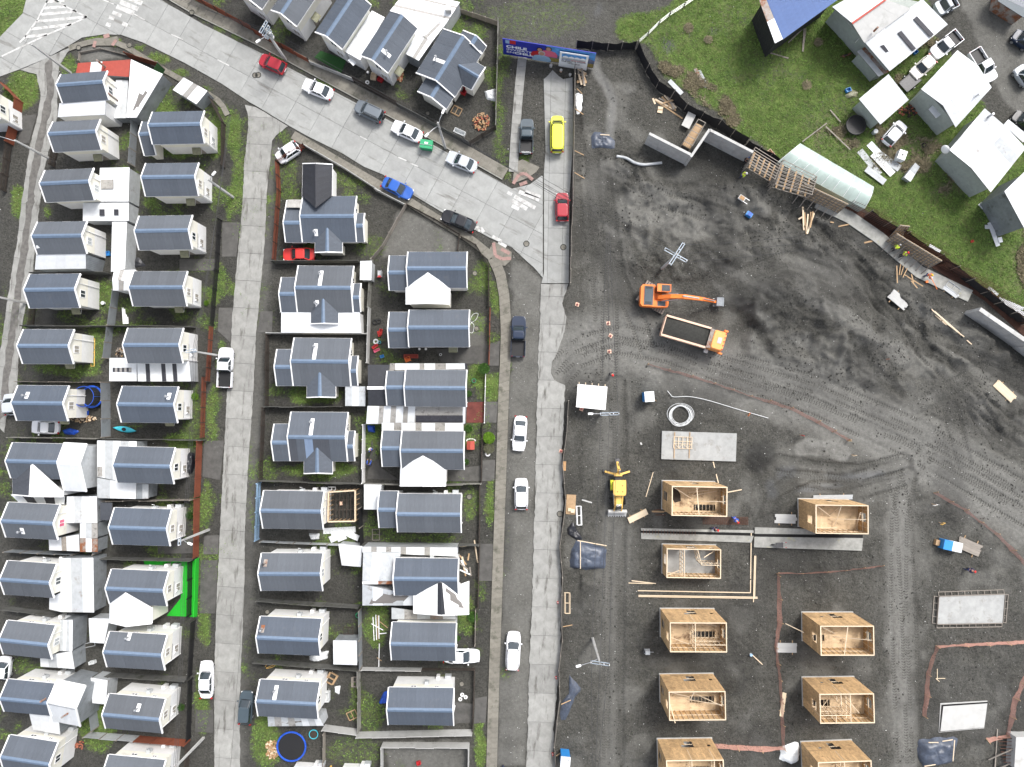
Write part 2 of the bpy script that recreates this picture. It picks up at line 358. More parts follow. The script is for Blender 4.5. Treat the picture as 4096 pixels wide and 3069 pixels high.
# gravel, dust, wet sand
for poly, w in (([(1105,560),(1168,600),(1160,900),(1140,1657),(1070,1657),(1095,900)], .42), ([(2060,-40),(2300,-40),(2300,340),(2150,200)], .40), ([(820,560),(860,450),(1000,520),(990,545)], .55), ([(835,1600),(1010,1600),(1010,1700),(835,1700)], .5), ([(978,680),(1050,680),(1050,760),(978,760)], .5), ([(170,105),(230,100),(275,122),(170,135)], .55), ([(1060,20),(1320,10),(1330,100),(1060,95)], .10), ([(660,1130),(700,1130),(700,1160),(660,1160)], .5)):
 m = inpoly(WX, WY, poly); pale[m] = np.maximum(pale[m], w*(.5+n2[m]))
for pts, hw, w in (([(540,600),(500,1657)], 26, .33), ([(590,330),(555,720),(530,1300)], 18, .38), ([(120,500),(40,1100)], 14, .25), ([(1215,770),(1300,735),(1420,755),(1560,800),(1760,860),(1960,950),(2250,1130)], 66, .85), ([(1945,1020),(1940,1300),(1955,1660)], 26, .75), ([(1320,880),(1315,1657)], 20, .36), ([(1700,1035),(1820,1045),(1950,1015)], 26, .12), ([(1330,420),(1400,470),(1600,520)], 30, .16), ([(1900,720),(2100,900),(2211,1000)], 40, .12)):
 d, _ = seg_dist(WX, WY, pts); pale = np.maximum(pale, w*np.clip(1.6-d/hw*1.1, 0, 1)*(.55+.9*n2))
for x, y, a, b, w in ((1765,968,46,18,1.5),(1810,975,22,18,1.3),(1480,380,40,22,.25),(1410,450,80,50,.5),(1500,480,70,40,.45),(1600,420,60,30,.3),(1690,1120,40,10,.25),(1420,1140,12,40,.3),(1370,1500,26,20,.4),(1600,1340,30,30,.25),(1360,190,22,10,.5),(1415,310,20,25,.35),(2090,1480,70,60,.12),(1680,905,12,20,.5),(1690,1000,45,30,.2),(1470,1440,70,14,.12)):
 d = ((WX-x)/a)**2+((WY-y)/b)**2; pale = np.maximum(pale, w*np.clip((1.3-d)*1.5, 0, 1))
for x, y, a, b, w in ((1640,985,34,36,.9),(1615,640,90,40,.6),(1720,630,150,66,.38),(1860,760,60,62,.35),(1540,590,70,30,.25),(1500,345,45,26,.8),(1780,560,60,20,.3),(1590,1475,32,30,.55),(2150,520,30,40,.3),(1255,250,14,60,.5),(760,470,60,50,.35),(1700,1180,100,14,.6),(1420,1400,120,12,.4),(1560,1330,140,10,.35),(2040,1470,80,30,.2),(1830,1400,40,50,.3),(2200,1560,40,60,.5)):
 d = ((WX-x)/a)**2+((WY-y)/b)**2; dark = np.maximum(dark, w*np.clip((1.3-d)*1.3, 0, 1))
dark = np.maximum(dark, np.where(site, np.clip((fbm(GX, GY, 7, 77)-.52)*3.5, 0, .55), 0))
dark = np.maximum(dark, np.where(yard, .22+np.clip((n1-.45)*2, 0, .35), 0))  # yards darkened: wet soil, plus shade between houses put into the colour
# height
hgt = (fbm(GX, GY, 3, 41)-.5)*.07
rough = np.clip(np.where(inpoly(WX, WY, [(1290,320),(1700,380),(1900,500),(2211,720),(2211,960),(1900,860),(1560,770),(1500,700),(1290,520)]), 1, .22), 0, 1)
lump = (fbm(GX, GY, 1.1, 61, 3)-.5)
hs = rough*(fbm(GX, GY, 6, 53)-.5)*2.0+(fbm(GX+(n1-.5)*5, GY*.8+GX*.4, 2.2, 57, 5)-.5)*(.14+1.1*rough)+lump*(.16+.42*rough)
rdg = 1-np.abs(2*fbm(GX+(n1-.5)*4, GY, 3.2, 59, 4)-1); hs = hs+rough*np.clip(rdg-.55, 0, 1)**1.5*1.4
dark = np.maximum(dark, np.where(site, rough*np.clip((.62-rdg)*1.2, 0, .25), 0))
ua, va = GX*.85-GY*.53, GX*.53+GY*.85
stk = fbm(ua/7, va, 1.5, 73, 4)
sm = inpoly(WX, WY, [(1560,420),(1900,500),(2300,760),(2300,1180),(1960,960),(1700,820),(1500,560)])
pale = np.maximum(pale, np.where(site & sm, np.clip((stk-.55)*4, 0, .45), 0)); dark = np.maximum(dark, np.where(site & sm, np.clip((.45-stk)*5, 0, .6), 0))
hs = hs+np.where(sm, (stk-.5)*.8, 0)
crust = fbm(GX+(n1-.5)*6, GY*.7+GX*.45, 2.6, 63, 5)
pale = np.maximum(pale, np.where(site, rough*np.clip((crust-.56)*4, 0, .55)*np.clip((n3-.35)*4, .1, 1), 0))
pale = np.maximum(pale, np.where(site, np.clip((fbm(GX, GY, 3.4, 71, 5)-.54)*2.2, 0, .3), 0))
for x, y, a, b, h in ((1690,640,110,75,2.6),(1620,690,40,22,1.0),(1780,690,40,30,1.1),(1735,600,30,22,.9),(1500,430,40,24,.8),(1400,400,46,20,.7),(1840,745,75,60,1.6),(1560,560,60,30,.9),(1760,560,80,30,-.6),(1640,600,70,40,.6),(1500,352,50,30,-.9),(1420,450,90,40,.5),(1640,985,26,30,.9),(1765,965,50,16,.35),(1400,1390,0.1,0.1,0),(1690,1185,110,12,-.5),(1590,1475,24,24,.5),(1265,300,12,60,.4),(1345,220,22,60,-.25),(1250,1260,28,20,.5),(2150,820,60,60,.5),(1980,640,60,24,.5),(1440,455,60,20,-.4),(1590,1360,30,34,.35),(2050,1200,40,60,-.2),(1890,700,16,60,-.7)):
 d = ((WX-x)/max(a, 1))**2+((WY-y)/max(b, 1))**2; hs = hs+h*np.exp(-d*1.4)
RUT = [([(1205,790),(1262,742),(1350,722),(1450,745),(1560,790),(1760,850),(1960,940),(2250,1110)], 1.1, .10), ([(1205,830),(1250,775),(1330,745),(1440,765),(1560,812),(1760,880),(1960,970),(2250,1140)], 1.0, .09), ([(1560,775),(1760,830),(1960,915),(2250,1080)], 1.0, .07),
 ([(1318,640),(1312,900),(1318,1200),(1320,1657)], .9, .09), ([(1332,830),(1336,1000),(1330,1300),(1328,1657)], .9, .10), ([(1300,380),(1330,600),(1380,700),(1400,760)], .9, .10), ([(1270,300),(1285,500),(1300,700)], .8, .06),
 ([(2000,980),(1960,1030),(1942,1120),(1940,1300),(1955,1657)], .95, .08), ([(1930,1020),(1950,1100),(1962,1300),(1975,1657)], .9, .05), ([(1650,1130),(1665,1080),(1720,1035),(1820,1045),(1950,1010)], 1.0, .14), ([(1670,1140),(1690,1090),(1760,1058),(1860,1062),(1960,1030)], 1.0, .14), ([(1680,1000),(1760,1015),(1860,1022),(1950,1000)], 1.0, .12),
 ([(1900,620),(2000,760),(2120,880),(2211,950)], 1.0, .16), ([(1840,560),(1960,720),(2080,850),(2160,960)], 1.0, .16), ([(1720,470),(1850,590),(1930,680)], .9, .13), ([(2050,880),(2080,1000)], .9, .10), ([(1980,880),(2120,800),(2211,840)], .9, .09), ([(1340,350),(1420,430),(1600,480),(1760,520)], .9, .12), ([(1490,640),(1700,560),(1800,600)], .9, .08)]
F2M = 4096/2211.0/FPX*HCAM
rut = np.zeros(GX.shape)
for pts, off, dep in RUT:
 d, s = seg_dist(FX+wob*.12, FY+wob2*.12, pts); dm = d*F2M
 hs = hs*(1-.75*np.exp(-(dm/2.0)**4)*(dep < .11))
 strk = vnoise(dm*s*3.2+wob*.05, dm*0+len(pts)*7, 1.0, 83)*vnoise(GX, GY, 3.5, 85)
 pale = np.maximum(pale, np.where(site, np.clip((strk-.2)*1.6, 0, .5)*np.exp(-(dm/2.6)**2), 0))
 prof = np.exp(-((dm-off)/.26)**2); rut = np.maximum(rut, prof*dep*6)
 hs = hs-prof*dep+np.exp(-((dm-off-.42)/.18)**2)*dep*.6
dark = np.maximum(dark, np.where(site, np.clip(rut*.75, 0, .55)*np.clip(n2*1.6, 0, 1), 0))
# flat pads where things stand: (Fx, Fy, rx, ry)
PADS = [(1497,1080,95,55),(1500,965,98,45),(1800,1115,90,60),(1490,1215,85,60),(1495,1365,90,70),(1810,1370,95,70),(1490,1510,90,70),(1808,1510,95,70),(1490,1660,95,90),(1800,1660,95,90),(2090,1312,100,55),(2080,1548,70,55),(1530,720,90,60),(1480,640,120,40),(1332,1060,36,75),(1280,860,40,40),(1265,1200,50,45),(1700,1158,330,34),(1500,330,120,70),(1265,1440,40,60),(2065,1170,60,30),(2030,1630,50,50),(1690,1250,40,120),(1240,900,16,800),(1300,305,32,26),(1500,1285,150,24),(1640,1230,20,60),(1560,885,140,26)]
flat = np.ones(GX.shape)
for x, y, a, b in PADS:
 d = np.maximum(np.abs(FX-x)/a, np.abs(FY-y)/b); flat = np.minimum(flat, np.clip((d-.75)*4, 0, 1))
# strip of ground along the retaining wall stays level
dw, _ = seg_dist(FX, FY, [(1390,250),(1500,320),(1640,360),(1830,450),(1900,500),(2040,600),(2250,760)]); flat = np.minimum(flat, np.clip((dw-34)/20, 0, 1))
edge = np.clip(np.minimum(np.minimum(FX-1240, 2500-FX), 9e9)/18, 0, 1)
hgt = hgt*.6+np.where(site, hs*flat*edge, 0)
hgt = np.where(meadow, hgt+(n1-.5)*.25*np.clip((dw-30)/40, 0, 1), hgt)
road_poly = [(60,-10),(50,30),(-10,92),(-10,170),(45,150),(100,127),(150,99),(178,82),(225,75),(262,76),(308,92),(400,137),(480,182),(540,222),(553,229),(624,272),(665,295),(740,332),(785,360),(828,378),(890,420),(960,462),(1060,515),(1106,535),(1138,565),(1153,578),(1167,615)]
for x, y, a, b in ((1700,1025,24,14),(1845,1028,70,9),(1745,1058,22,7),(1795,1050,30,5),(1670,1055,14,20),(1440,95,14,16),(1290,20,6,18),(1545,65,12,8)):
 d = ((WX-x)/a)**2+((WY-y)/b)**2; pud = np.maximum(pud, np.clip((1.15-d)*3, 0, 1))
d, _ = seg_dist(FX+wob*.2, FY+wob2*.2, [(1255,118),(1282,128),(1290,160),(1310,185),(1325,220),(1320,260),(1316,300)]); pud = np.maximum(pud, np.clip((7-d)*.5, 0, .55)); pale = np.maximum(pale, np.clip((11-d)*.3, 0, .6))
def soft(a, k):
 g2 = a.reshape(len(gy), len(gx))
 for _ in range(k): g2 = (g2+np.roll(g2, 1, 0)+np.roll(g2, -1, 0)+np.roll(g2, 1, 1)+np.roll(g2, -1, 1))/5
 return g2.ravel()
grass, pale, dark, pud, dry = soft(grass, 6), soft(pale, 2), soft(dark, 6), soft(pud, 3), soft(dry, 4)
me = bpy.data.meshes.new('ground')
nx, ny = len(gx), len(gy)
ii = np.arange(nx*ny).reshape(ny, nx)
quads = np.stack([ii[:-1, :-1], ii[:-1, 1:], ii[1:, 1:], ii[1:, :-1]], -1).reshape(-1, 4)
me.vertices.add(nx*ny); me.vertices.foreach_set('co', np.stack([GX, GY, hgt], -1).astype(np.float32).ravel())
me.loops.add(quads.size); me.loops.foreach_set('vertex_index', quads.ravel().astype(np.int32))
me.polygons.add(len(quads)); me.polygons.foreach_set('loop_start', np.arange(0, quads.size, 4, dtype=np.int32))
me.update(calc_edges=True); me.validate()
me.polygons.foreach_set('use_smooth', np.ones(len(quads), bool))
ca = me.attributes.new('mask', 'FLOAT_COLOR', 'POINT')
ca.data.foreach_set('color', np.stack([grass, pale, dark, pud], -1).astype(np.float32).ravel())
cb = me.attributes.new('dry', 'FLOAT', 'POINT'); cb.data.foreach_set('value', dry.astype(np.float32))
HG = hgt.reshape(ny, nx)
def gz(x, y):
 i = int(np.clip(np.searchsorted(gx, x)-1, 0, nx-2)); j = int(np.clip(np.searchsorted(gy, y)-1, 0, ny-2))
 a = (x-gx[i])/(gx[i+1]-gx[i]); b = (y-gy[j])/(gy[j+1]-gy[j])
 return float((HG[j, i]*(1-a)+HG[j, i+1]*a)*(1-b)+(HG[j+1, i]*(1-a)+HG[j+1, i+1]*a)*b)
def PG(t, x, y, dz=0.0):
 p = P(t, x, y, 0); h = gz(p.x, p.y); p = P(t, x, y, h); p.z = gz(p.x, p.y)+dz; return p
gm = bpy.data.materials.new('earth'); gm.use_nodes = True; N = gm.node_tree.nodes; LK = gm.node_tree.links
b = N['Principled BSDF']
def nz(scale, det=6, rough=.65):
 q = N.new('ShaderNodeTexNoise'); q.inputs['Scale'].default_value = scale; q.inputs['Detail'].default_value = det; q.inputs['Roughness'].default_value = rough
 g = N.new('ShaderNodeNewGeometry'); LK.new(g.outputs['Position'], q.inputs['Vector']); return q.outputs[0]
def mr(s, a, c, lo=0., hi=1.):
 q = N.new('ShaderNodeMapRange'); q.inputs[1].default_value = a; q.inputs[2].default_value = c; q.inputs[3].default_value = lo; q.inputs[4].default_value = hi; LK.new(s, q.inputs[0]); return q.outputs[0]
def mix(f, a, c):
 q = N.new('ShaderNodeMix'); q.data_type = 'RGBA'
 for k, s in ((0, f), (6, a), (7, c)):
  if isinstance(s, tuple): q.inputs[k].default_value = (*s, 1)
  elif isinstance(s, float): q.inputs[k].default_value = s
  else: LK.new(s, q.inputs[k])
 return q.outputs[2]
def mul(a, c):
 q = N.new('ShaderNodeMath'); q.operation = 'MULTIPLY'; LK.new(a, q.inputs[0])
 if isinstance(c, float): q.inputs[1].default_value = c
 else: LK.new(c, q.inputs[1])
 return q.outputs[0]
at = N.new('ShaderNodeAttribute'); at.attribute_name = 'mask'; sp = N.new('ShaderNodeSeparateColor'); LK.new(at.outputs['Color'], sp.inputs[0])
ad = N.new('ShaderNodeAttribute'); ad.attribute_name = 'dry'
soil = mix(mr(nz(.35), .3, .7), (.043, .042, .0355), (.080, .0775, .066))
soil = mix(mul(mr(nz(1.6, 7, .72), .38, .66), .75), soil, (.112, .1095, .097))
soil = mix(mul(mr(nz(4.2, 5, .75), .47, .62), .75), soil, (.023, .023, .0205))
soil = mix(mr(sp.outputs[1], 0, .7), soil, mix(mr(nz(2.2, 8, .75), .32, .7), (.095, .094, .085), (.180, .177, .163)))
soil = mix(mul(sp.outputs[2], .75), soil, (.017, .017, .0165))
gcol = mix(mr(nz(.55, 7), .32, .68), (.046, .094, .017), (.150, .210, .050))
gcol = mix(mul(mr(nz(.9, 8, .75), .44, .62), .7), gcol, (.095, .095, .038))
gcol = mix(ad.outputs['Fac'], gcol, mix(mr(nz(4, 8, .8), .3, .7), (.085, .075, .045), (.26, .235, .16)))
gm2 = N.new('ShaderNodeMath'); gm2.operation = 'ADD'; LK.new(sp.outputs[0], gm2.inputs[0])
LK.new(mr(nz(2.4, 8, .75), .25, .75, -.62, .62), gm2.inputs[1])
gf = mr(gm2.outputs[0], .34, .84)
col = mix(gf, soil, gcol)
vo = N.new('ShaderNodeTexVoronoi'); vo.inputs['Scale'].default_value = 3.2; g_ = N.new('ShaderNodeNewGeometry'); LK.new(g_.outputs['Position'], vo.inputs['Vector'])
st = mul(mr(vo.outputs['Distance'], .05, .09, 1., 0.), mr(nz(.7), .45, .62))
col = mix(mul(st, .75), col, (.42, .42, .40))
col = mix(mul(at.outputs['Alpha'], .85), col, (.078, .080, .080))
LK.new(col, b.inputs['Base Color'])
LK.new(mr(at.outputs['Alpha'], 0, 1, .86, .30), b.inputs['Roughness']); b.inputs['Specular IOR Level'].default_value = .35
bp = N.new('ShaderNodeBump'); bp.inputs['Strength'].default_value = 1.0; bp.inputs['Distance'].default_value = .32
hb = N.new('ShaderNodeMath'); hb.operation = 'ADD'; LK.new(nz(2.5, 6, .72), hb.inputs[0]); LK.new(mul(nz(14, 3, .7), .35), hb.inputs[1])
LK.new(mr(sp.outputs[1], .1, .45, 1., .35), bp.inputs['Strength']); LK.new(hb.outputs[0], bp.inputs['Height']); LK.new(bp.outputs[0], b.inputs['Normal'])
me.materials.append(gm)
ground = structure(bpy.data.objects.new('ground', me)); COL.objects.link(ground)

# grass tufts and dry stalks standing on the meadow and in the verges
rs = np.random.RandomState(3)
def tufts(name, label, weight, count, hmin, hmax, matname):
 w = weight.copy(); inner = (np.abs(GX) < 71.5) & (GY > -52) & (GY < 56); w[~inner] = 0
 idx = rs.choice(len(w), count, p=w/w.sum()); x = GX[idx]+rs.uniform(-.12, .12, count); y = GY[idx]+rs.uniform(-.12, .12, count); z = hgt[idx]-.03
 h = rs.uniform(hmin, hmax, count); V = []
 for k in range(3):
  a = rs.uniform(0, 6.283, count); r = h*rs.uniform(.5, .95, count); ww = h*.24
  dx, dy = np.cos(a), np.sin(a)
  V.append(np.stack([np.stack([x-dy*ww, y+dx*ww, z], -1), np.stack([x+dy*ww, y-dx*ww, z], -1), np.stack([x+dx*r, y+dy*r, z+h*rs.uniform(.5, 1, count)], -1)], 1))
 v = np.concatenate(V).reshape(-1, 3).astype(np.float32); n = len(v)
 m_ = bpy.data.meshes.new(name); m_.vertices.add(n); m_.vertices.foreach_set('co', v.ravel()); m_.loops.add(n); m_.loops.foreach_set('vertex_index', np.arange(n, dtype=np.int32))
 m_.polygons.add(n//3); m_.polygons.foreach_set('loop_start', np.arange(0, n, 3, dtype=np.int32)); m_.update(calc_edges=True)
 o = obj(name, m_, matname); tag(o, label, 'grass', kind='stuff'); return o
mat('clod', (.052, .051, .045), .95, var=.5, vscale=1.2); mat('blade', (.122, .196, .042), .8, var=.45, vscale=1.5); mat('blade_dry', (.22, .19, .12), .85, var=.4, vscale=1.5)
onroad = inpoly(FX, FY, road_poly+[(1230,615),(1238,170),(1180,165),(1175,370),(1106,406),(553,106),(345,-10)])
gw = np.where((grass > .45) & ~onroad, grass**2*(1-dry*.8), 0)
tufts('grass', 'green grass growing on the meadow, verges and yards', gw, 70000, .10, .28, 'blade')
tufts('dry_grass', 'dry straw-coloured grass on the meadow behind the black fence', np.where(meadow, np.clip(dry-.35, 0, 1), 0), 9000, .2, .45, 'blade_dry')
# loose stones
def stones(name, label, weight, count, lo, hi, matname):
 w = weight.copy(); inner = (np.abs(GX) < 71) & (GY > -52) & (GY < 56); w[~inner | onroad] = 0
 idx = rs.choice(len(w), count, p=w/w.sum()); mb = MB()
 for i in idx:
  r = random.uniform(lo, hi)*random.choice((.6, .8, 1, 1.3)); x = GX[i]+random.uniform(-.1, .1); y = GY[i]+random.uniform(-.1, .1); z = hgt[i]
  a = random.uniform(0, 3); c, s = math.cos(a)*r, math.sin(a)*r; e = random.uniform(.5, 1)
  mb.add([(x+c, y+s, z), (x-s*e, y+c*e, z), (x-c, y-s, z), (x+s*e, y-c*e, z), (x, y, z+r*.7)], [(0, 1, 4), (1, 2, 4), (2, 3, 4), (3, 0, 4)])
 o = mb.build(name, matname); tag(o, label, 'stones', kind='stuff')
stones('gravel', 'grey stones lying loose over the building site and gravel strips', np.where(site, .6, .15)+pale*1.2, 5200, .03, .085, 'pebble')
stones('white_rubble', 'small pale pebbles and plaster crumbs scattered on the bare soil', np.where(site, .5, .08)+np.where((FX > 1090) & (FX < 1170), .8, 0), 1500, .025, .06, 'pebble_white')
# tyre treads pressed into the soil: ridges left between the lugs
mat('tread_soil', (.062, .061, .054), .95, var=.35, vscale=3)
mb = MB(); V4 = []
for pts, off, dep in RUT:
 q = [P('F', *p) for p in pts]
 for a, b2 in zip(q[:-1], q[1:]):
  L_ = (b2-a).length; d = (b2-a).normalized(); o = Vector((-d.y, d.x, 0))
  for k in range(int(L_/.34)):
   if noise.noise((a.x+k*.12, a.y, 5.5)) < -.25: continue
   for sd in (-off, off):
    for hv in (-1, 1):
     c = a+d*(k*.34)+o*(sd+hv*.14+random.uniform(-.02, .02)); g = gz(c.x, c.y)+.012
     e0, e1 = o*.12*hv-d*.08, o*-.12*hv+d*.06; w = d*.055; k0 = len(mb.v)
     p0, p1 = c+e0, c+e1; z0, z1 = gz(p0.x, p0.y)+.01, gz(p1.x, p1.y)+.01
     mb.v += [(p0.x-w.x, p0.y-w.y, z0), (p0.x+w.x, p0.y+w.y, z0), (p1.x+w.x, p1.y+w.y, z1), (p1.x-w.x, p1.y-w.y, z1), (c.x, c.y, g+.05)]
     mb.f += [(k0, k0+1, k0+4), (k0+1, k0+2, k0+4), (k0+2, k0+3, k0+4), (k0+3, k0, k0+4)]
tag(mb.build('tyre_tread_ridges', 'tread_soil'), 'tyre tread ridges pressed into the haul roads', 'tracks', kind='stuff')
# clods of churned earth
cl = np.where(site, .15+rough*1.0, 0)*np.clip((fbm(GX, GY, 4, 91)-.42)*5, 0, 1)*(flat > .5)
stones('soil_clods', 'dark clods of churned earth over the dug-up slope', cl, 6000, .05, .16, 'clod')
# ================================================================ ROADS AND PAVEMENTS
def clip_half(poly, a, n):
 out = []
 for i in range(len(poly)):
  p, q = poly[i], poly[(i+1) % len(poly)]; dp = (p[0]-a[0])*n[0]+(p[1]-a[1])*n[1]; dq = (q[0]-a[0])*n[0]+(q[1]-a[1])*n[1]
  if dp >= 0: out.append(p)
  if (dp >= 0) != (dq >= 0):
   t = dp/(dp-dq); out.append((p[0]+(q[0]-p[0])*t, p[1]+(q[1]-p[1])*t))
 return out
def area(p): return abs(sum(p[i][0]*p[(i+1) % len(p)][1]-p[(i+1) % len(p)][0]*p[i][1] for i in range(len(p))))/2
def dedupe(p):
 o = []
 for q in p:
  if not o or math.hypot(q[0]-o[-1][0], q[1]-o[-1][1]) > .02: o.append(q)
 if len(o) > 2 and math.hypot(o[0][0]-o[-1][0], o[0][1]-o[-1][1]) < .02: o.pop()
 return o
def slab_field(parent, poly, origin, d, du, dv, z0, z1, m, gap=.03, name='slab', off=(0, 0)):
 """cuts a paved area into slabs: each slab its own object with an open joint round it"""
 d = Vector((d[0], d[1])).normalized(); e = Vector((-d.y, d.x)); o2 = Vector((origin[0], origin[1]))
 us = [(Vector((p[0], p[1]))-o2).dot(d) for p in poly]; vs = [(Vector((p[0], p[1]))-o2).dot(e) for p in poly]
 for i in range(math.floor((min(us)-off[0])/du), math.ceil((max(us)-off[0])/du)):
  for j in range(math.floor((min(vs)-off[1])/dv), math.ceil((max(vs)-off[1])/dv)):
   q = [(p[0], p[1]) for p in poly]
   lo = o2+d*(i*du+off[0]+gap/2)+e*(j*dv+off[1]+gap/2); hi = o2+d*((i+1)*du+off[0]-gap/2)+e*((j+1)*dv+off[1]-gap/2)
   for a, n in ((lo, d), (lo, e), (hi, -d), (hi, -e)):
    q = clip_half(q, a, n)
    if len(q) < 3: break
   q = dedupe(q)
   if len(q) < 3 or area(q) < .06: continue
   cx = sum(p[0] for p in q)/len(q); cy = sum(p[1] for p in q)/len(q)
   mb = MB().prism([(p[0]-cx, p[1]-cy) for p in q], z0-z1, 0)
   s = mb.build(name, m, parent); s.location = (cx, cy, z1+random.uniform(-.006, .006))
def sheet_on(name, poly, z0, z1, m):
 return structure(MB().prism([(p[0], p[1]) for p in poly], z0, z1).build(name, m))
def ragged(poly, amp, skip=.4):
 o = []
 for a, b2 in zip(poly, poly[1:]+poly[:1]):
  l = math.hypot(b2[0]-a[0], b2[1]-a[1]); n = max(1, int(l/.45))
  for k in range(n): o.append((a[0]+(b2[0]-a[0])*k/n+random.uniform(-amp, amp)*(1 if k else .3), a[1]+(b2[1]-a[1])*k/n+random.uniform(-amp, amp)*.4))
 return o
def XY(pts): return [(p.x, p.y) for p in PL('F', pts)]
ZR = .10
diag = Vector(P('F', 1105, 406))-Vector(P('F', 553, 110))
MAIN = road_poly[:-1]+[(1172,600),(1172,378),(1144,399),(1106,408),(828,254),(553,110),(440,54),(330,-10)]
main = sheet_on('road', XY(MAIN), -.25, ZR-.07, 'joint')
slab_field(main, XY(MAIN), P('F', 553, 110), diag, 3.55, 3.35, -.02, ZR, 'slab', off=(.9, -3.45))
R3 = [(1174,172),(1184,163),(1193,152),(1206,165),(1216,172),(1236,168),(1238,300),(1230,415),(1228,612),(1169,612),(1174.5,590),(1174.5,372),(1178,325)]
r3 = sheet_on('side_road', XY(R3), -.25, ZR-.07, 'joint')
slab_field(r3, XY(R3), P('F', 1178, 612), (.02, 1), 3.6, 1.9, -.02, ZR, 'slab', off=(0, -.2))
R2 = [(1168,614),(1167,640),(1163,760),(1161,829),(1156,1037),(1151,1243),(1147,1342),(1142,1467),(1136,1680),(1199,1680),(1195,1567),(1203,1492),(1210,1392),(1212,1242),(1208,1180),(1216,1080),(1213,1004),(1220,832),(1197,822),(1189,800),(1192,780),(1201,765),(1211,737),(1219,715),(1223,685),(1214,655),(1227,614)]
r2 = sheet_on('lane', XY(R2), -.25, .02, 'joint')
slab_field(r2, ragged(XY(R2), .09), P('F', 1163, 760), (P('F', 1142, 1467)-P('F', 1163, 760))[:2], 3.62, 8, -.02, ZR, 'slab_dirty', off=(0, -.6))
S2 = [(529,227),(536,250),(537,275),(528,350),(525,427),(520,489),(510,589),(500,714),(497,829),(491,842),(483,1004),(473,1204),(469,1267),(463,1467),(464,1680),(519,1680),(518,1517),(523,1392),(529,1242),(529,1154),(538,979),(548,842),(553,727),(562,627),(570,552),(577,414),(580,390),(588,305),(596,294),(622,273),(553,232)]
s2 = sheet_on('street', XY(S2), -.25, .02, 'joint')
slab_field(s2, ragged(XY(S2), .05), P('F', 553, 727), (P('F', 553, 727)-P('F', 577, 414))[:2], 3.6, 8, -.02, ZR, 'slab_dirty', off=(0, -7))
S1 = [('00',180,608),('00',320,645),('00',355,830),('00',330,1000),('00',260,1270),('00',205,1657),('01',190,100),('01',150,450),('01',110,650),('01',60,1000),('01',20,1300),('01',-60,1657),('02',-80,300),('02',40,420),('02',75,200),('01',150,1657),('01',170,1300),('01',240,900),('01',290,700),('01',310,400),('01',360,0),('00',345,1657),('00',400,1400),('00',450,1200),('00',498,1000),('00',498,700),('00',512,570),('00',618,408)]
s1p = [(P(*q).x, P(*q).y) for q in S1]
s1 = sheet_on('alley', s1p, -.25, ZR-.07, 'joint')
slab_field(s1, ragged(s1p, .06), P('01', 200, 100), (P('01', 110, 650)-P('00', 330, 1000))[:2], 3.6, 8, -.02, ZR, 'slab_dirty', off=(0, -4))
gut = PL('F', []) or [P('00', 415, 505), P('00', 440, 800), P('00', 400, 1000), P('00', 335, 1300), P('00', 275, 1657), P('01', 265, 100), P('01', 215, 500), P('01', 165, 850), P('01', 105, 1250), P('01', 60, 1600), P('02', 20, 330)]
def ribbon(pts, w):
 L_, R_ = [], []
 for i, p in enumerate(pts):
  d = (pts[min(i+1, len(pts)-1)]-pts[max(i-1, 0)]); d.z = 0; d.normalize(); n = Vector((-d.y, d.x, 0))*w/2
  L_.append(p+n); R_.append(p-n)
 return L_, R_
def strip(pts, w): L_, R_ = ribbon(pts, w); return [(p.x, p.y) for p in L_+R_[::-1]]
mat('gutter_silt', (.105, .10, .092), .7, var=.35, vscale=2, bump=.3)
random.seed(5)
gl, gr = ribbon([p for p in gut], .95)
gp = []
for side in (gl, gr[::-1]):
 for a, c in zip(side[:-1], side[1:]):
  for k in range(6):
   q = a.lerp(c, k/6); gp.append((q.x+random.uniform(-.14, .14), q.y+random.uniform(-.14, .14)))
structure(MB().prism(gp, ZR-.012, ZR+.014).build('drain_silt', 'gutter_silt'))
# pavements (footways) with their kerbs
def footway(name, pts, w, z=.16, m='sidewalk', du=1.25, kerb_side=None, dv=None):
 pts = [p if isinstance(p, Vector) else P('F', *p) for p in pts]
 poly = strip(pts, w)
 st_ = sheet_on(name, poly, -.2, z-.04, 'joint')
 # slabs follow the bends
 Lr, Rr = ribbon(pts, w-.04)
 def along(side, s):
  acc = 0
  for a, c in zip(side[:-1], side[1:]):
   l = (c-a).length
   if acc+l >= s or c is side[-1]: return a.lerp(c, min(1, (s-acc)/l if l else 0))
   acc += l
 tl = sum((c-a).length for a, c in zip(Lr[:-1], Lr[1:])); tr = sum((c-a).length for a, c in zip(Rr[:-1], Rr[1:]))
 n = max(1, int(((tl+tr)/2)/du))
 for k in range(n):
  a, c, e, f = along(Lr, tl*(k/n)+.012), along(Rr, tr*(k/n)+.012), along(Rr, tr*((k+1)/n)-.012), along(Lr, tl*((k+1)/n)-.012)
  cc = (a+c+e+f)/4
  q = [(p.x-cc.x, p.y-cc.y) for p in (a, c, e, f)]
  if area(q) < .05: continue
  MB().prism(q, -.06, 0).build('paving_slab', m, st_, loc=(cc.x, cc.y, z+random.uniform(-.008, .008)))
 if kerb_side:
  side = Lr if kerb_side > 0 else Rr
  dirs = 1 if kerb_side > 0 else -1
  tot = tl if kerb_side > 0 else tr; n = max(1, int(tot/1.0))
  for k in range(n):
   a, c = along(side, tot*k/n+.01), along(side, tot*(k+1)/n-.01); d = (c-a); d.normalize(); nn = Vector((-d.y, d.x, 0))*dirs
   cc = (a+c)/2+nn*.10
   MB().prism([((p-cc).x, (p-cc).y) for p in (a+nn*.03, a+nn*.17, c+nn*.17, c+nn*.03)], -.3, 0).build('kerb_stone', 'kerb', st_, loc=(cc.x, cc.y, z+.005))
 return st_
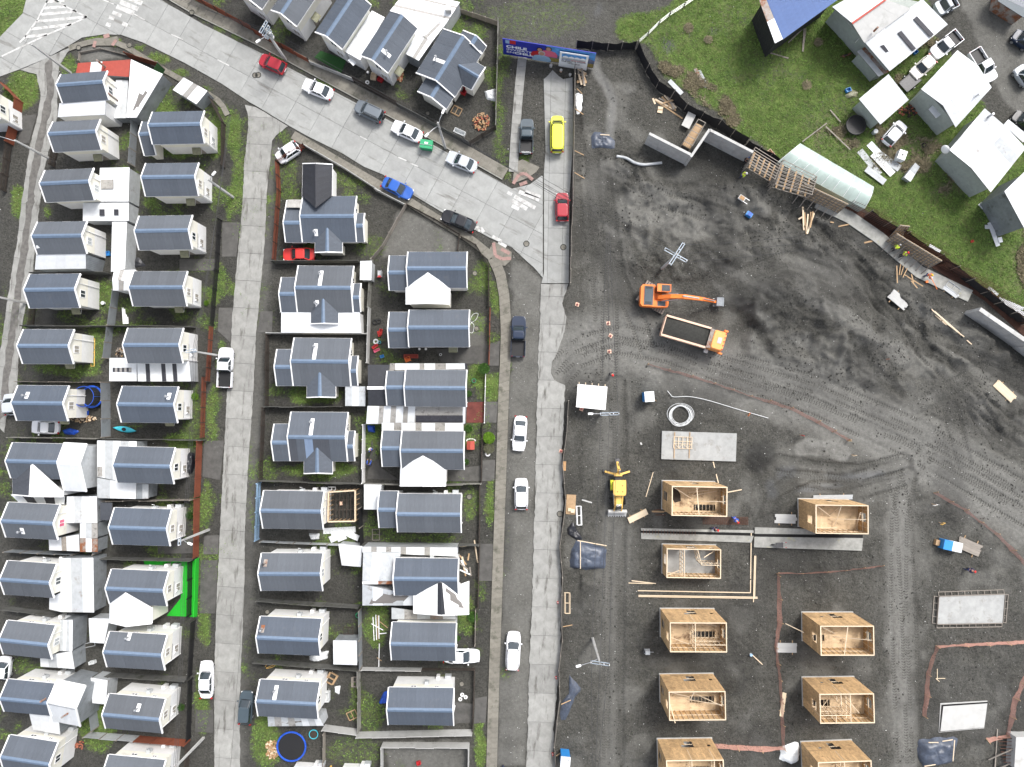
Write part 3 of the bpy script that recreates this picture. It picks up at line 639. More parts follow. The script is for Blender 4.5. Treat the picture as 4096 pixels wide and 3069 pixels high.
up_ = [(352,-8),(420,32),(553,96),(690,170),(830,246),(960,317),(1085,388)]
footway('pavement', [(x+7, y-12) for x, y in up_], 1.55, kerb_side=-1)
footway('pavement', [(150,106),(178,96),(210,89),(240,89),(275,103),(320,131),(365,158),(410,183),(455,207),(478,222),(492,250)], .75)
footway('pavement', [(633,292),(666,311),(728,348),(803,391),(880,434),(960,483),(1005,510),(1040,536),(1062,556)], 1.15)
footway('pavement', [(1064,558),(1080,590),(1089,640),(1093,714),(1091,780),(1088,842),(1080,1079),(1074,1254),(1066,1492),(1061,1680)], 1.4)
footway('pavement', [(1128,125),(1120,200),(1112,300),(1108,372)], 1.2, m='slab_dirty')
# corner landings with pink guide tiles
def flat_patch(name, t, pts, z0, z1, m, lab=None):
 return sheet_on(name, [(P(t, *p).x, P(t, *p).y) for p in pts], z0, z1, m)
lnd = flat_patch('corner_pavement', 'F', [(1106,398),(1140,385),(1158,372),(1165,362),(1128,345),(1112,352)], -.2, .155, 'sidewalk')
def guide(parent, t, pts, w, z=.165):
 q = PL(t, pts)
 for a, c in zip(q[:-1], q[1:]):
  l = (c-a).length; n = max(1, int(l/.42)); d = (c-a).normalized(); nn = Vector((-d.y, d.x, 0))*w/2
  for k in range(n):
   s0, s1 = a+d*(l*k/n+.01), a+d*(l*(k+1)/n-.01); cc = (s0+s1)/2
   MB().prism([((p-cc).x, (p-cc).y) for p in (s0+nn, s0-nn, s1-nn, s1+nn)], -.05, 0).build('guide_tile', 'pink_tile', parent, loc=(cc.x, cc.y, z+random.uniform(0, .004)))
guide(lnd, '20', [(10,1590),(60,1510),(110,1500),(180,1555)], .42)
guide(lnd, '20', [(65,1600),(130,1575)], .42)
ln2 = flat_patch('corner_pavement', 'F', [(1052,548),(1066,522),(1085,532),(1105,545),(1104,562),(1090,575),(1076,572)], -.2, .152, 'sidewalk')
guide(ln2, '11', [(2050,440),(2065,550),(2120,580),(2200,575)], .42); guide(ln2, '11', [(2115,495),(2190,535)], .42)
ln3 = flat_patch('corner_pavement', 'F', [(200,90),(255,80),(258,88),(250,100),(205,100)], -.2, .185, 'sidewalk')
guide(ln3, '00', [(815,415),(830,360)], .4, .19); guide(ln3, '00', [(900,325),(950,310)], .5, .19); guide(ln3, '00', [(975,400),(1010,350)], .4, .19)
# painted markings on the carriageway
def marking(name, t, pts, w, label, cat='road marking', group=None):
 q = PL(t, pts); mb = MB(); mb.prism(strip(q, w), ZR-.002, ZR+.012)
 o = mb.build(name, 'paint'); structure(o); return o
for a, c in (((370,350),(430,20)),): pass
Z = [((400,20),(560,10)), ((385,75),(575,60)), ((360,130),(665,100)), ((320,190),(755,150)), ((275,255),(620,215)), ((220,322),(410,303))]
for a, c in Z: marking('hatch_stripe', '00', [a, c], .36, '')
for pts in ([(418,0),(330,170),(215,330),(175,370)], [(755,150),(640,205),(420,300),(270,370),(20,490)], [(470,0),(600,75),(760,155)]): marking('edge_line', '00', pts, .2, '')
for k, (a, c) in enumerate((((1010,60),(1160,120)), ((1040,20),(1195,85)), ((1120,-10),(1230,35)))): marking('crossing_bar', '00', [a, c], .62, '')
for a, c in (((975,110),(1050,140)), ((945,150),(990,165)), ((1060,205),(1105,225)), ((920,210),(960,225))): marking('crossing_bar', '00', [a, c], .5, '')
for a, c in (((890,0),(985,40)), ((1160,125),(1250,175)), ((1480,300),(1580,345)), ((1880,520),(1980,570))): marking('lane_dash', '00', [a, c], .14, '')
for a, c in (((1230,1360),(1300,1390)), ((1330,1410),(1400,1440)), ((900,1180),(960,1210))): marking('lane_dash', '10', [a, c], .14, '')
for a, c in (((20,40),(200,140)), ((60,0),(235,70)), ((0,75),(130,150)), ((115,0),(245,45)), ((0,120),(60,150))): marking('crossing_bar', '21', [a, c], .5, '')
for a, c in (((2040,385),(2120,430)), ((2090,440),(2160,475)), ((1940,310),(1965,350)), ((1905,300),(1935,340)), ((2170,5),(2209,25))): marking('crossing_bar', '11', [a, c], .42, '')
def manhole(t, x, y, r, label, z=ZR+.004, light=True):
 p = P(t, x, y, z); o = thing('manhole', label, 'manhole', (p.x, p.y, z-.03), group='round covers set in the paving')
 MB().ring((0, 0, .026), r, .05, 20, 4).build('rim', 'joint', o); MB().disc((0, 0), r-.06, 0, .03, 18).build('lid', 'sidewalk' if light else 'concrete', o)
for t, x, y, r, l in (('00',2200,650,.33,'dark manhole in the wide road beside the red hatchback'), ('11',1888,702,.32,'round concrete lid in the mossy yard beside the white cross-gabled house'), ('11',1903,1180,.32,'round lid in the gravel yard with the coiled hose'), ('21',124,447,.36,'manhole ring nearer the pavement at the road bend'), ('21',443,477,.36,'manhole ring beside the plank fence at the road bend'), ('12',1840,975,.34,'round concrete lid in the bare front yard beside the gravel strip'), ('13',1775,940,.32,'round lid beside the three white wheel rims'), ('13',97,318,.3,'pale round lid in the narrow strip beside the house with a white bag'), ('00',1116,390,.33,'round lid in the footway beside the rounded road corner'), ('00',677,412,.3,'round lid in the footway close to the alley mouth'), ('00',1655,108,.32,'round lid in the footway opposite the zebra bars'), ('22',413,1122,.36,'manhole ring cut by the edge of the lane'), ('10',18,648,.36,'manhole ring beside the front of the red hatchback'), ('10',1482,978,.28,'round lid in the bare yard of the house with the firewood heap')):
 g = .004
 p = P(t, x, y); on = (t in ('21',) or (t, x) in (('00', 2200), ('22', 413), ('10', 18)))
 manhole(t, x, y, r, l, z=(ZR+.018) if on else ((.185 if (t, x) in (('00',1116),('00',677),('00',1655)) else gz(p.x, p.y)+.06)))
# ================================================================ HOUSES
random.seed(21)
def rel(root, v): return Vector(v)-root.location
def basis_piece(name, m, parent, centre, ex, ey, ez, size):
 o = obj(name, unit_box(m), None, parent)
 o.rotation_mode = 'QUATERNION'; o.rotation_quaternion = Matrix((ex, ey, ez)).transposed().to_quaternion()
 o.location = centre; o.scale = size; return o
def rect_sheets(root, roof, a, b, up, n, m, th=.03, lift=.02, mix_=None):
 """n roofing sheets side by side from the eave a-b up the slope"""
 ex = (b-a); W = ex.length; ex = ex.normalized(); ey = up.normalized(); ez = ex.cross(ey)
 if ez.z < 0: ex = -ex; a, b = b, a; ez = -ez
 w = W/n
 for k in range(n):
  mm = m
  if mix_: mm = mix_[k % len(mix_)]
  c = a+ex*(w*(k+.5))+up/2+ez*(lift+(k % 2)*.012)
  basis_piece('roof_sheet', mm, roof, rel(root, c), ex, ey, ez, (w-.004 if k % 2 else w+.03, up.length, th))
def free_sheets(root, roof, A, B, Cc, D, mats, th=.03, lift=.0, name='roof_sheet'):
 """sheets between edge A-B and edge D-C, one for each entry of mats; entry = material or (material, share)"""
 tot = sum(m[1] if isinstance(m, tuple) else 1 for m in mats); s = 0
 for k, m in enumerate(mats):
  mm, sh = m if isinstance(m, tuple) else (m, 1)
  t0, t1 = s/tot, (s+sh)/tot; s += sh
  q = [A.lerp(B, t0), A.lerp(B, t1), D.lerp(Cc, t1), D.lerp(Cc, t0)]
  q = [p+Vector((0, 0, lift+(k % 2)*.010)) for p in q]; c = sum(q, Vector())/4
  mb = MB().sheet([p-c for p in q], th); mb.build(name, mm, roof, loc=rel(root, c))
WIN = {}
def window(root, pos, rz, w=1.0, h=1.1, glass='pane', parts=2):
 """frame bars round two panes, facing local -Y before rotation"""
 k = (w, h, glass, parts)
 if k not in WIN:
  f = MB(); t = .07
  f.box(-w/2, w/2, -.05, .03, -h/2, -h/2+t); f.box(-w/2, w/2, -.05, .03, h/2-t, h/2)
  f.box(-w/2, -w/2+t, -.05, .03, -h/2+t, h/2-t); f.box(w/2-t, w/2, -.05, .03, -h/2+t, h/2-t); f.box(-t/2, t/2, -.05, .03, -h/2+t, h/2-t)
  fm = f.mesh('window'); fm.materials.append(C('frame_white'))
  pm = MB().box(-(w/2-t*1.5)/2, (w/2-t*1.5)/2, -.02, .02, -h/2+t, h/2-t).mesh('pane'); pm.materials.append(C(glass))
  WIN[k] = (fm, pm)
 fm, pm = WIN[k]
 o = obj('window', fm, None, root, rel(root, pos), (0, 0, rz))
 for s in (-1, 1): obj('pane', pm, None, o, (s*(w/4-.0175), 0, 0))
 return o
def block(root, rl, rr, wu, wl, zeu, zel, m='roof', n=None, ox=.30, oy=.36, two=True, zfoot=0.0, walls=True, mixu=None, mixl=None, ridge='ridge', wmat=('wall_white', 'wall_cream'), rname='roof', skip_lower=False, barge=True, split=2.45):
 """one gabled volume: walls, roof with sheets, ridge cap, white barge boards. rl, rr = ridge ends in space"""
 ex = (rr-rl); ex.z = 0; L = ex.length; ex.normalize(); ey = Vector((-ex.y, ex.x, 0)); zr = rl.z
 if n is None: n = max(2, round(L/1.12))
 eu = [rl+ey*wu, rr+ey*wu]; el = [rl-ey*wl, rr-ey*wl]
 for p in eu: p.z = zeu
 for p in el: p.z = zel
 rmb = MB().sheet([rel(root, p) for p in (rl, rr, eu[1], eu[0])], .08)
 if not skip_lower: rmb.sheet([rel(root, p) for p in (el[0], el[1], rr, rl)], .08)
 roof = rmb.build(rname, 'under', root)
 rect_sheets(root, roof, eu[0], eu[1], rl-eu[0], n, m, mix_=mixu)
 if not skip_lower: rect_sheets(root, roof, el[0], el[1], rl-el[0], n, m, mix_=mixl)
 if ridge:
  mb = MB(); h = .115
  for sgn, e, w in ((1, eu, wu), (-1, el, wl)):
   t = .25/w
   mb.sheet([rel(root, p)+Vector((0, 0, h)) for p in (rl-ex*.02, rr+ex*.02, rr.lerp(e[1], t)+ex*.02, rl.lerp(e[0], t)-ex*.02)], .02)
  mb.build('ridge_cap', ridge, roof)
 if barge:
  for end, s in ((0, -1), (1, 1)):
   r0 = (rl, rr)[end]
   for e in ((eu[end], el[end]) if not skip_lower else (eu[end],)):
    d = e-r0; a = rel(root, r0)+ex*s*.03+Vector((0, 0, .02)); c = a+d
    MB().bar(a, c, .13, .20).build('barge_board', 'fascia', roof)
  for e in ((eu, el) if not skip_lower else (eu,)):
   s = 1 if e is eu else -1
   MB().bar(rel(root, e[0])+ey*s*.015-Vector((0, 0, .06)), rel(root, e[1])+ey*s*.015-Vector((0, 0, .06)), .06, .12).build('fascia', 'fascia', roof)
 fr = dict(ex=ex, ey=ey, L=L, rl=rl, rr=rr, wu=wu, wl=wl, rz=math.atan2(ex.y, ex.x), roof=roof, zr=zr, zeu=zeu, zel=zel, c=(rl+rr)/2)
 if walls:
  su = (zr-zeu)/wu; sl_ = (zr-zel)/wl
  a, c = rl+ex*ox, rr-ex*ox; yu, yl = wu-oy, wl-oy; tu, tl = zeu+oy*su-.09, zel+oy*sl_-.09
  def prof(z0, full):
   pts = [(-yl, z0), (yu, z0), (yu, tu), (0, zr-.09), (-yl, tl)] if full else [(-yl, 0), (yu, 0), (yu, z0), (-yl, z0)]
   lo = []
   for p in (a, c): lo.append([rel(root, Vector((p.x, p.y, 0))+ey*y+Vector((0, 0, z))) for y, z in pts])
   return MB().loft(lo)
  if two:
   prof(split, False).build('lower_wall', wmat[0], root); prof(split+.002, True).build('upper_wall', wmat[1], root)
  else:
   prof(zfoot, True).build('wall', wmat[1], root)
  fr.update(xa=a, xc=c, yu=yu, yl=yl)
 return fr
def at_(fr, u, v, z):
 """point in a block's frame: u along the ridge from its middle, v across (up-slope side positive)"""
 p = fr['c']+fr['ex']*u+fr['ey']*v; return Vector((p.x, p.y, z))
def slope_z(fr, v):
 return fr['zr']-(fr['zr']-fr['zeu'])*v/fr['wu'] if v >= 0 else fr['zr']+(fr['zr']-fr['zel'])*v/fr['wl']
def flue(root, fr, u, v, h=.9, plate='fascia', strip_up=False, rust=False):
 z = slope_z(fr, v); p = at_(fr, u, v, z); roof = fr['roof']; sg = 1 if v >= 0 else -1
 d = (at_(fr, u, v+.4*sg, slope_z(fr, v+.4*sg))-p); ex = fr['ex']; up = -d.normalized()
 q = [p-ex*.23+d, p+ex*.23+d, p+ex*.23-d, p-ex*.23-d]
 if strip_up: q[2] = p+ex*.23-d*(abs(v)/.4-.15); q[3] = p-ex*.23-d*(abs(v)/.4-.15)
 f = MB().sheet([rel(root, t)+Vector((0, 0, .075)) for t in q], .02).build('flashing', plate, roof)
 MB().tube([rel(root, p), rel(root, p)+Vector((0, 0, h))], .085, 8).build('flue_pipe', 'zinc_rust' if rust else 'steel', root)
 MB().disc(rel(root, p)[:2], .16, rel(root, p).z+h, rel(root, p).z+h+.05, 10).disc(rel(root, p)[:2], .12, rel(root, p).z+h+.05, rel(root, p).z+h+.16, 10, .03).build('flue_cowl', 'steel_dark' if rust else 'steel', root)
def awning(root, fr, u, v=None):
 s = -1; y0 = -fr['yl']; mb = MB(); k = 5; w = .55
 rg = []
 for i in range(k+1):
  t = i/k; rg.append((y0-.02-t*.85, 2.28-.30*t*t))
 for (ya, za), (yb, zb) in zip(rg[:-1], rg[1:]):
  mb.sheet([rel(root, at_(fr, u-w, ya, za)), rel(root, at_(fr, u+w, ya, za)), rel(root, at_(fr, u+w, yb, zb)), rel(root, at_(fr, u-w, yb, zb))], .015)
 a = mb.build('awning', 'awning', root)
 for e in (-w, w): MB().bar(rel(root, at_(fr, u+e, y0, 1.9)), rel(root, at_(fr, u+e, y0-.8, 2.0)), .03).build('bracket', 'frame_white', a)
 MB().hexa([rel(root, at_(fr, u+dx, y0+dy, 0.02)) for dx, dy in ((-.42, -.04), (.42, -.04), (.42, .02), (-.42, .02))], [rel(root, at_(fr, u+dx, y0+dy, 2.02)) for dx, dy in ((-.42, -.04), (.42, -.04), (.42, .02), (-.42, .02))]).build('door', 'wood_grey', root)
def north_kit(root, fr, flip=1):
 """meter boxes, vents and small windows on the wall that faces up the picture"""
 y = fr['yu']; L = fr['L']; rz = fr['rz']+math.pi
 def bx_(name, u, w, d, z0, z1, m):
  p = [(-w/2, 0), (w/2, 0), (w/2, d), (-w/2, d)]
  MB().hexa([rel(root, at_(fr, u+a, y+b_, z0)) for a, b_ in p], [rel(root, at_(fr, u+a, y+b_, z1)) for a, b_ in p]).build(name, m, root)
 window(root, at_(fr, -L*.14*flip, y+.01, 3.3), rz, .75, .5); window(root, at_(fr, L*.22*flip, y+.01, 3.3), rz, .55, .45)
 bx_('boiler_cabinet', L*.05*flip, .5, .36, 2.0, 2.7, 'box_grey'); bx_('gas_cabinet', L*.36*flip, .75, .42, 0.02, .85, 'box_grey'); bx_('meter_cabinet', L*.2*flip, .42, .36, .02, 1.0, 'frame_white')
 MB().tube([rel(root, at_(fr, L*.05*flip, y+.15, 2.5)), rel(root, at_(fr, L*.05*flip, y+.55, 2.55)), rel(root, at_(fr, L*.05*flip-.25, y+.6, 2.7))], .06, 8).build('vent_pipe', 'steel', root)
def downpipe(root, fr, side=1, v=.55):
 u = side*(fr['L']/2-.22); y = fr['yu']*v
 MB().tube([rel(root, at_(fr, u, y, 4.4)), rel(root, at_(fr, u, y, .1))], .05, 6).build('downpipe', 'fascia', root)
def fit(t, RL, RR, TL, BL, ze, zr):
 rl, rr, tl, bl = P(t, *RL, zr), P(t, *RR, zr), P(t, *TL, ze), P(t, *BL, ze)
 ex = (rr-rl).normalized(); ey = Vector((-ex.y, ex.x, 0)); wu = (tl-rl).dot(ey); wl = (rl-bl).dot(ey); hw = (wu+wl)/2; s = ey*(wu-wl)/2
 return rl+s, rr+s, hw
HOUSE = {}
def house(key, label, t, RL, RR, TL, BL, ze=4.5, zr=5.6, gwin=1, gend=1, kit=False, flues=(), pane=('pane', 'curtain'), aw=.18, m='roof', pipe=True, group='two-storey houses with blue-grey gabled roofs', **k):
 rl, rr, hw = fit(t, RL, RR, TL, BL, ze, zr)
 if m == 'roof': m = ('roof', 'roof_b', 'roof_c', 'roof_d')[len(HOUSE)*5 % 7 % 4]
 c = (rl+rr)/2
 root = thing('house', label, 'house', (c.x, c.y, 0), group=group)
 fr = block(root, rl, rr, hw, hw, ze, ze, m=m, **k)
 L = fr['L']; rz = fr['rz']
 xo = (L/2-.30+.012)*gend; gr_ = math.pi/2*gend
 if gwin >= 1: window(root, at_(fr, xo, -.12*hw, 3.55), rz+gr_, .95, 1.05, pane[0])
 if gwin >= 2:
  window(root, at_(fr, xo, -.30*hw, 1.35), rz+gr_, 1.05, 1.15, pane[1])
  MB().hexa([rel(root, at_(fr, xo+a, -fr['yl']*.6+b_, 1.5)) for a, b_ in ((-.02, 0), (.12, 0), (.12, .22), (-.02, .22))], [rel(root, at_(fr, xo+a, -fr['yl']*.6+b_, 1.8)) for a, b_ in ((-.02, 0), (.12, 0), (.12, .22), (-.02, .22))]).build('meter_box', 'frame_white', root)
  MB().tube([rel(root, at_(fr, xo+.03, -fr['yl']*.95, 2.46)), rel(root, at_(fr, xo+.03, fr['yu']*.2, 2.46))], .018, 5).build('cable', 'black', root)
 if pipe: downpipe(root, fr, gend, .55 if gwin == 1 else -.92)
 if aw is not None: awning(root, fr, L*aw)
 if kit: north_kit(root, fr)
 for f in flues: flue(root, fr, *f[:2], **(f[2] if len(f) > 2 else {}))
 HOUSE[key] = (root, fr)
 return root, fr
def annex(root, t, pts, mats, wall='zinc_dark', th=.03, zfloor=0.0, inset=.12, name='annex', wide=True):
 """a lean-to roof: four corners (x, y, z) A B C D; sheets run from A-B to D-C; walls below"""
 q = [P(t, *p) for p in pts]
 base = MB().sheet([rel(root, p)-Vector((0, 0, .035)) for p in q], .05).build(name+'_roof', 'under', root)
 free_sheets(root, base, *q, mats, th)
 if wall:
  c = sum(q, Vector())/len(q); w = [p.lerp(c, inset/max(.3, (p-c).length)) for p in q]
  a = sum((w[i].x*w[(i+1) % 4].y-w[(i+1) % 4].x*w[i].y) for i in range(4))
  if a < 0: w = w[::-1]
  MB().hexa([rel(root, Vector((p.x, p.y, zfloor))) for p in w], [rel(root, p)-Vector((0, 0, .10)) for p in w]).build(name+'_wall', wall, root)
 return base
def cross_gable(root, t, apex, end, vl, vr, el, er, zr, ze, m, mridge='ridge', wall='wall_cream', n=5, barge=True):
 a, e, l0, r0, l1, r1 = P(t, *apex, zr), P(t, *end, zr), P(t, *vl, ze), P(t, *vr, ze), P(t, *el, ze), P(t, *er, ze)
 rf = MB().sheet([rel(root, p)-Vector((0, 0, .03)) for p in (a, e, l1, l0)], .05).sheet([rel(root, p)-Vector((0, 0, .03)) for p in (a, e, r1, r0)], .05).build('cross_gable_roof', 'under', root)
 mm = m if isinstance(m, tuple) else (m, m)
 free_sheets(root, rf, a, e, l1, l0, [mm[0]]*n, lift=.04); free_sheets(root, rf, a, e, r1, r0, [mm[1]]*n, lift=.04)
 t_ = .28/max(.6, (a-l0).length)
 mb = MB(); up = Vector((0, 0, .085))
 mb.sheet([rel(root, p)+up for p in (a, e, e.lerp(l1, .14), a.lerp(l0, .10))], .02).sheet([rel(root, p)+up for p in (a, e, e.lerp(r1, .14), a.lerp(r0, .10))], .02)
 mb.build('ridge_cap', mridge, rf)
 if barge:
  for x in (l1, r1): MB().bar(rel(root, e)+Vector((0, 0, .02)), rel(root, x)+Vector((0, 0, .02)), .12, .2).build('barge_board', 'fascia', rf)
  for p, q in ((l0, l1), (r0, r1)): MB().bar(rel(root, p)-Vector((0, 0, .05)), rel(root, q)-Vector((0, 0, .05)), .07, .12).build('fascia', 'fascia', rf)
 c = (l0+r0+l1+r1)/4
 ins = lambda p, k=.3: p.lerp(Vector((c.x, c.y, p.z)), k/max(.4, (Vector((p.x, p.y, 0))-Vector((c.x, c.y, 0))).length))
 L0, R0, L1, R1, E, A = ins(l0), ins(r0), ins(l1), ins(r1), ins(e), a.lerp(e, .1)
 dz = Vector((0, 0, .12))
 vs = [Vector((L1.x, L1.y, 0)), Vector((R1.x, R1.y, 0)), R1-dz, E-dz, L1-dz, Vector((L0.x, L0.y, 0)), Vector((R0.x, R0.y, 0)), R0-dz, A-dz, L0-dz]
 MB().add([rel(root, v) for v in vs], [(0, 1, 2, 3, 4), (5, 9, 8, 7, 6), (0, 4, 9, 5), (1, 6, 7, 2), (4, 3, 8, 9), (3, 2, 7, 8), (0, 5, 6, 1)]).build('cross_gable_wall', wall, root)
 return rf
z, p_, d_ = 'zinc', 'poly', 'poly_dark'
# ---- column beside the alley
h1, f1 = house('H1', 'house next to the junction with a red and white patched extension behind', '00', (488,745), (890,715), (535,645), (512,893))
annex(h1, '00', [(512,893,4.45), (912,868,4.45), (907,990,3.9), (497,1012,3.9)], [z]*5, wall='wall_white')
annex(h1, '00', [(672,545,2.9), (1125,515,2.9), (1112,665,2.6), (655,632,2.6)], [('zinc_red', 2.4), (z, 2), ('zinc_red', 5)], wall='zinc_dark')
annex(h1, '00', [(1130,512,3.0), (1405,640,2.7), (1180,1015,2.5), (1090,1015,2.7)], [z, z, (z, 1), z], wall='zinc_dark')
annex(h1, '00', [(1000,690,2.0), (1108,690,2.0), (1088,1020,1.9), (970,1020,1.9)], [z, 'zinc_old'], wall='zinc_dark')
for (x, y, z0, zt) in ((915,585,2.6,4.6), (1015,870,2.0,4.2)):
 q = P('00', x, y, z0); MB().tube([rel(h1, q), rel(h1, q)+Vector((0, 0, zt-z0))], .12, 8).build('flue_pipe', 'zinc_rust', h1)
house('H2', 'plain-walled house second from the junction along the alley', '00', (415,1162), (827,1140), (462,1055), (440,1315), pane=('curtain', 'pane'))
h3, _ = house('H3', 'third house along the alley, big white patio roof with one skylight behind it', '00', (345,1592), (767,1572), (395,1473), (375,1747), pane=('pane_light', 'pane'))
annex(h3, '00', [(862,1450,2.9), (1118,1445,2.9), (1110,1740,2.6), (850,1740,2.6)], [z, (z, 1), z, z], wall='zinc_old')
annex(h3, '01', [(715,95,2.55), (1112,92,2.55), (1112,250,2.2), (715,250,2.2)], [z]*5, wall='zinc_old')
annex(h3, '00', [(870,1550,2.95), (975,1550,2.95), (975,1630,2.88), (870,1630,2.88)], [p_, p_], wall=None, name='skylight')
annex(h3, '01', [(858,150,2.56), (900,150,2.56), (900,205,2.46), (858,205,2.46)], [d_], wall=None, name='skylight'); annex(h3, '01', [(983,150,2.56), (1020,150,2.56), (1020,200,2.46), (983,200,2.46)], [d_], wall=None, name='skylight')
h4, f4 = house('H4', 'fourth house along the alley, white lean-to under its eave and a long white shed behind', '01', (275,385), (705,378), (325,262), (312,540), pane=('pane_light', 'pane'), aw=None)
annex(h4, '01', [(312,540,4.45), (738,532,4.45), (742,662,3.6), (300,670,3.6)], [z]*5, wall='zinc_dark')
annex(h4, '01', [(968,258,2.5), (1096,258,2.5), (1080,665,2.4), (957,690,2.4)], [z]*2, wall='zinc_old')
annex(h4, '01', [(300,400,5.42), (340,400,5.42), (355,480,4.95), (315,490,4.95)], [z], wall=None, name='patch')
house('H5', 'fifth house along the alley with a white oval tub in its mossy yard', '01', (208,850), (645,845), (262,712), (248,1003))
house('H6', 'sixth house along the alley with a yellow ladder against its gable', '01', (150,1327), (590,1328), (203,1187), (190,1482), pane=('curtain', 'pane'))
house('H7', 'seventh house along the alley beside the netted trampoline', '02', (100,165), (543,170), (150,13), (148,315), flues=((-1.6, .95),), pane=('curtain', 'pane'))
h8, f8 = house('H8', 'house along the alley half re-roofed in white with a white cross gable', '02', (50,660), (500,672), (100,507), (100,810), aw=None, pane=('pane', 'pane'), pipe=False, gwin=0)
b8 = block(h8, P('02', 497, 678, 5.62), P('02', 688, 688, 5.62), 2.35, 3.6, 4.5, 3.9, m=z, ridge='fascia', two=False, wmat=('zinc_old', 'zinc_old'), n=2, ox=.15)
window(h8, P('02', 735, 675, 3.5), math.pi/2, 1.1, 1.0, 'pane_light')
cross_gable(h8, '02', (285,690), (275,970), (108,805), (545,925), (110,955), (545,972), 5.45, 4.2, ('roof_old', z), 'fascia', 'wall_white')
annex(h8, '02', [(90,955,3.0), (560,970,3.0), (555,1040,2.7), (170,1030,2.7)], [z, d_, z, d_, z], wall=None)
h9, f9 = house('H9', 'house along the alley with pink curtains and a patchwork zinc yard roof', '02', (10,1180), (460,1203), (60,1020), (70,1322), aw=None, flues=((-.9, -1.2),), pane=('pl_pink', 'pane'))
annex(h9, '02', [(575,970,2.7), (835,970,2.7), (840,1200,2.6), (575,1200,2.6)], [z, 'zinc_old', z, z], wall='zinc_dark')
annex(h9, '02', [(690,1190,2.5), (840,1195,2.5), (842,1330,2.4), (690,1330,2.4)], [z, 'zinc_old', p_], wall='zinc_dark')
annex(h9, '02', [(690,1330,2.4), (842,1335,2.4), (842,1450,2.3), (690,1450,2.3)], ['zinc_rust', z, 'zinc_rust'], wall='zinc_dark')
annex(h9, '02', [(420,1340,2.6), (680,1300,2.6), (685,1445,2.4), (425,1435,2.4)], [z, z, ('wood_grey', .8), z, z], wall='zinc_dark')
h10, f10 = house('H10', 'house along the alley with a rusty pipe through its grey zinc rear roof', '03', (0,35), (428,65), (35,-128), (40,165), aw=None, kit=True)
annex(h10, '03', [(510,-145,3.0), (805,-150,3.0), (812,322,2.7), (528,318,2.7)], ['zinc', 'zinc_old', z], wall='zinc_dark')
annex(h10, '03', [(425,200,2.7), (525,150,2.7), (528,318,2.5), (425,295,2.5)], [z, z], wall='zinc_dark')
h11, f11 = house('H11', 'house along the alley with a grey zinc lean-to and a ladder lying behind', '03', (-5,545), (417,590), (8,383), (40,680), aw=None, kit=True, gwin=1, pane=('pane_light', 'pane'))
annex(h11, '03', [(520,388,3.1), (628,385,3.1), (625,655,2.9), (515,655,2.9)], ['zinc_old', z, 'zinc_old', z], wall='zinc_dark')
annex(h11, '03', [(345,705,2.9), (620,655,2.9), (645,810,2.5), (350,790,2.5)], ['zinc', 'zinc_old', z, z], wall='zinc_dark')
h12, f12 = house('H12', 'house along the alley with a tall zinc gabled rear and two rusty flues', '03', (0,1060), (412,1100), (8,890), (30,1172), aw=None, kit=True, gwin=0, pipe=False)
block(h12, P('03', 412, 1100, 5.75), P('03', 655, 1150, 5.75), 2.3, 3.0, 4.6, 3.9, m=z, ridge='zinc_old', two=False, wmat=('zinc_dark', 'zinc_dark'), n=3, ox=.1)
annex(h12, '03', [(245,1165,4.3), (500,1180,4.3), (520,1375,3.0), (285,1335,3.0)], [z, z, z], wall='zinc_dark')
for x, y in ((410,1055), (590,1190)):
 q = P('03', x, y, 5.0); MB().tube([rel(h12, q), rel(h12, q)+Vector((0, 0, 1.3))], .11, 8).build('flue_pipe', 'zinc_rust', h12)
house('H13', 'last house along the alley, cut by the bottom corner of the view', '03', (10,1545), (430,1610), (38,1370), (50,1690), aw=None, kit=True)
# ---- column between the alley houses and the street
g1, fg1 = house('G1', 'house in the green corner plot with a dark-roofed side wing', '00', (1280,1085), (1730,1075), (1325,970), (1300,1248), gwin=2, pane=('curtain', 'pane_light'))
block(g1, P('00', 1200, 1158, 3.7), P('00', 1300, 1152, 3.7), 1.95, 2.35, 2.7, 2.5, n=2, two=False)
house('G2', 'house beside a lamp post, next down the street from the green corner plot', '00', (1220,1530), (1680,1525), (1263,1413), (1245,1695), gwin=2, pane=('curtain', 'curtain'))
house('G3', 'house whose side yard is strewn with dark litter, beside the long white shed', '01', (1163,342), (1625,335), (1208,210), (1183,502), gwin=2)
g4, fg4 = house('G4', 'house with a white skylit rear annex and white boards stacked behind', '01', (1113,825), (1580,825), (1155,687), (1138,985), gwin=2, pane=('curtain', 'curtain'))
annex(g4, '01', [(985,675,3.4), (1175,672,3.4), (1130,765,3.7), (967,762,3.7)], [z, ('poly', .8), z, z], wall='wall_white')
annex(g4, '01', [(967,762,3.7), (1125,765,3.7), (1115,850,3.3), (975,852,3.3)], [z, ('poly', .8), z], wall='wall_white')
g5, fg5 = house('G5', 'house with a white patio roof crossed by three dark strips', '01', (1062,1323), (1545,1323), (1105,1177), (1100,1478), gwin=2, aw=None, pane=('pane', 'pane_light'))
annex(g5, '01', [(945,1433,2.6), (1180,1433,2.6), (1178,1633,2.4), (942,1633,2.4)], [z]*3, wall='zinc_old')
annex(g5, '01', [(972,1517,2.57), (1132,1517,2.57), (1132,1555,2.53), (972,1555,2.53)], [d_, 'poly']*4, wall=None, name='skylight')
annex(g5, '01', [(1182,1480,2.6), (1632,1462,2.6), (1647,1635,2.35), (1190,1635,2.35)], [(z, 1.8), (d_, .9), (z, 2.5), (d_, .9), (z, 1.5), (d_, .9), (z, 2.8)], wall='zinc_old')
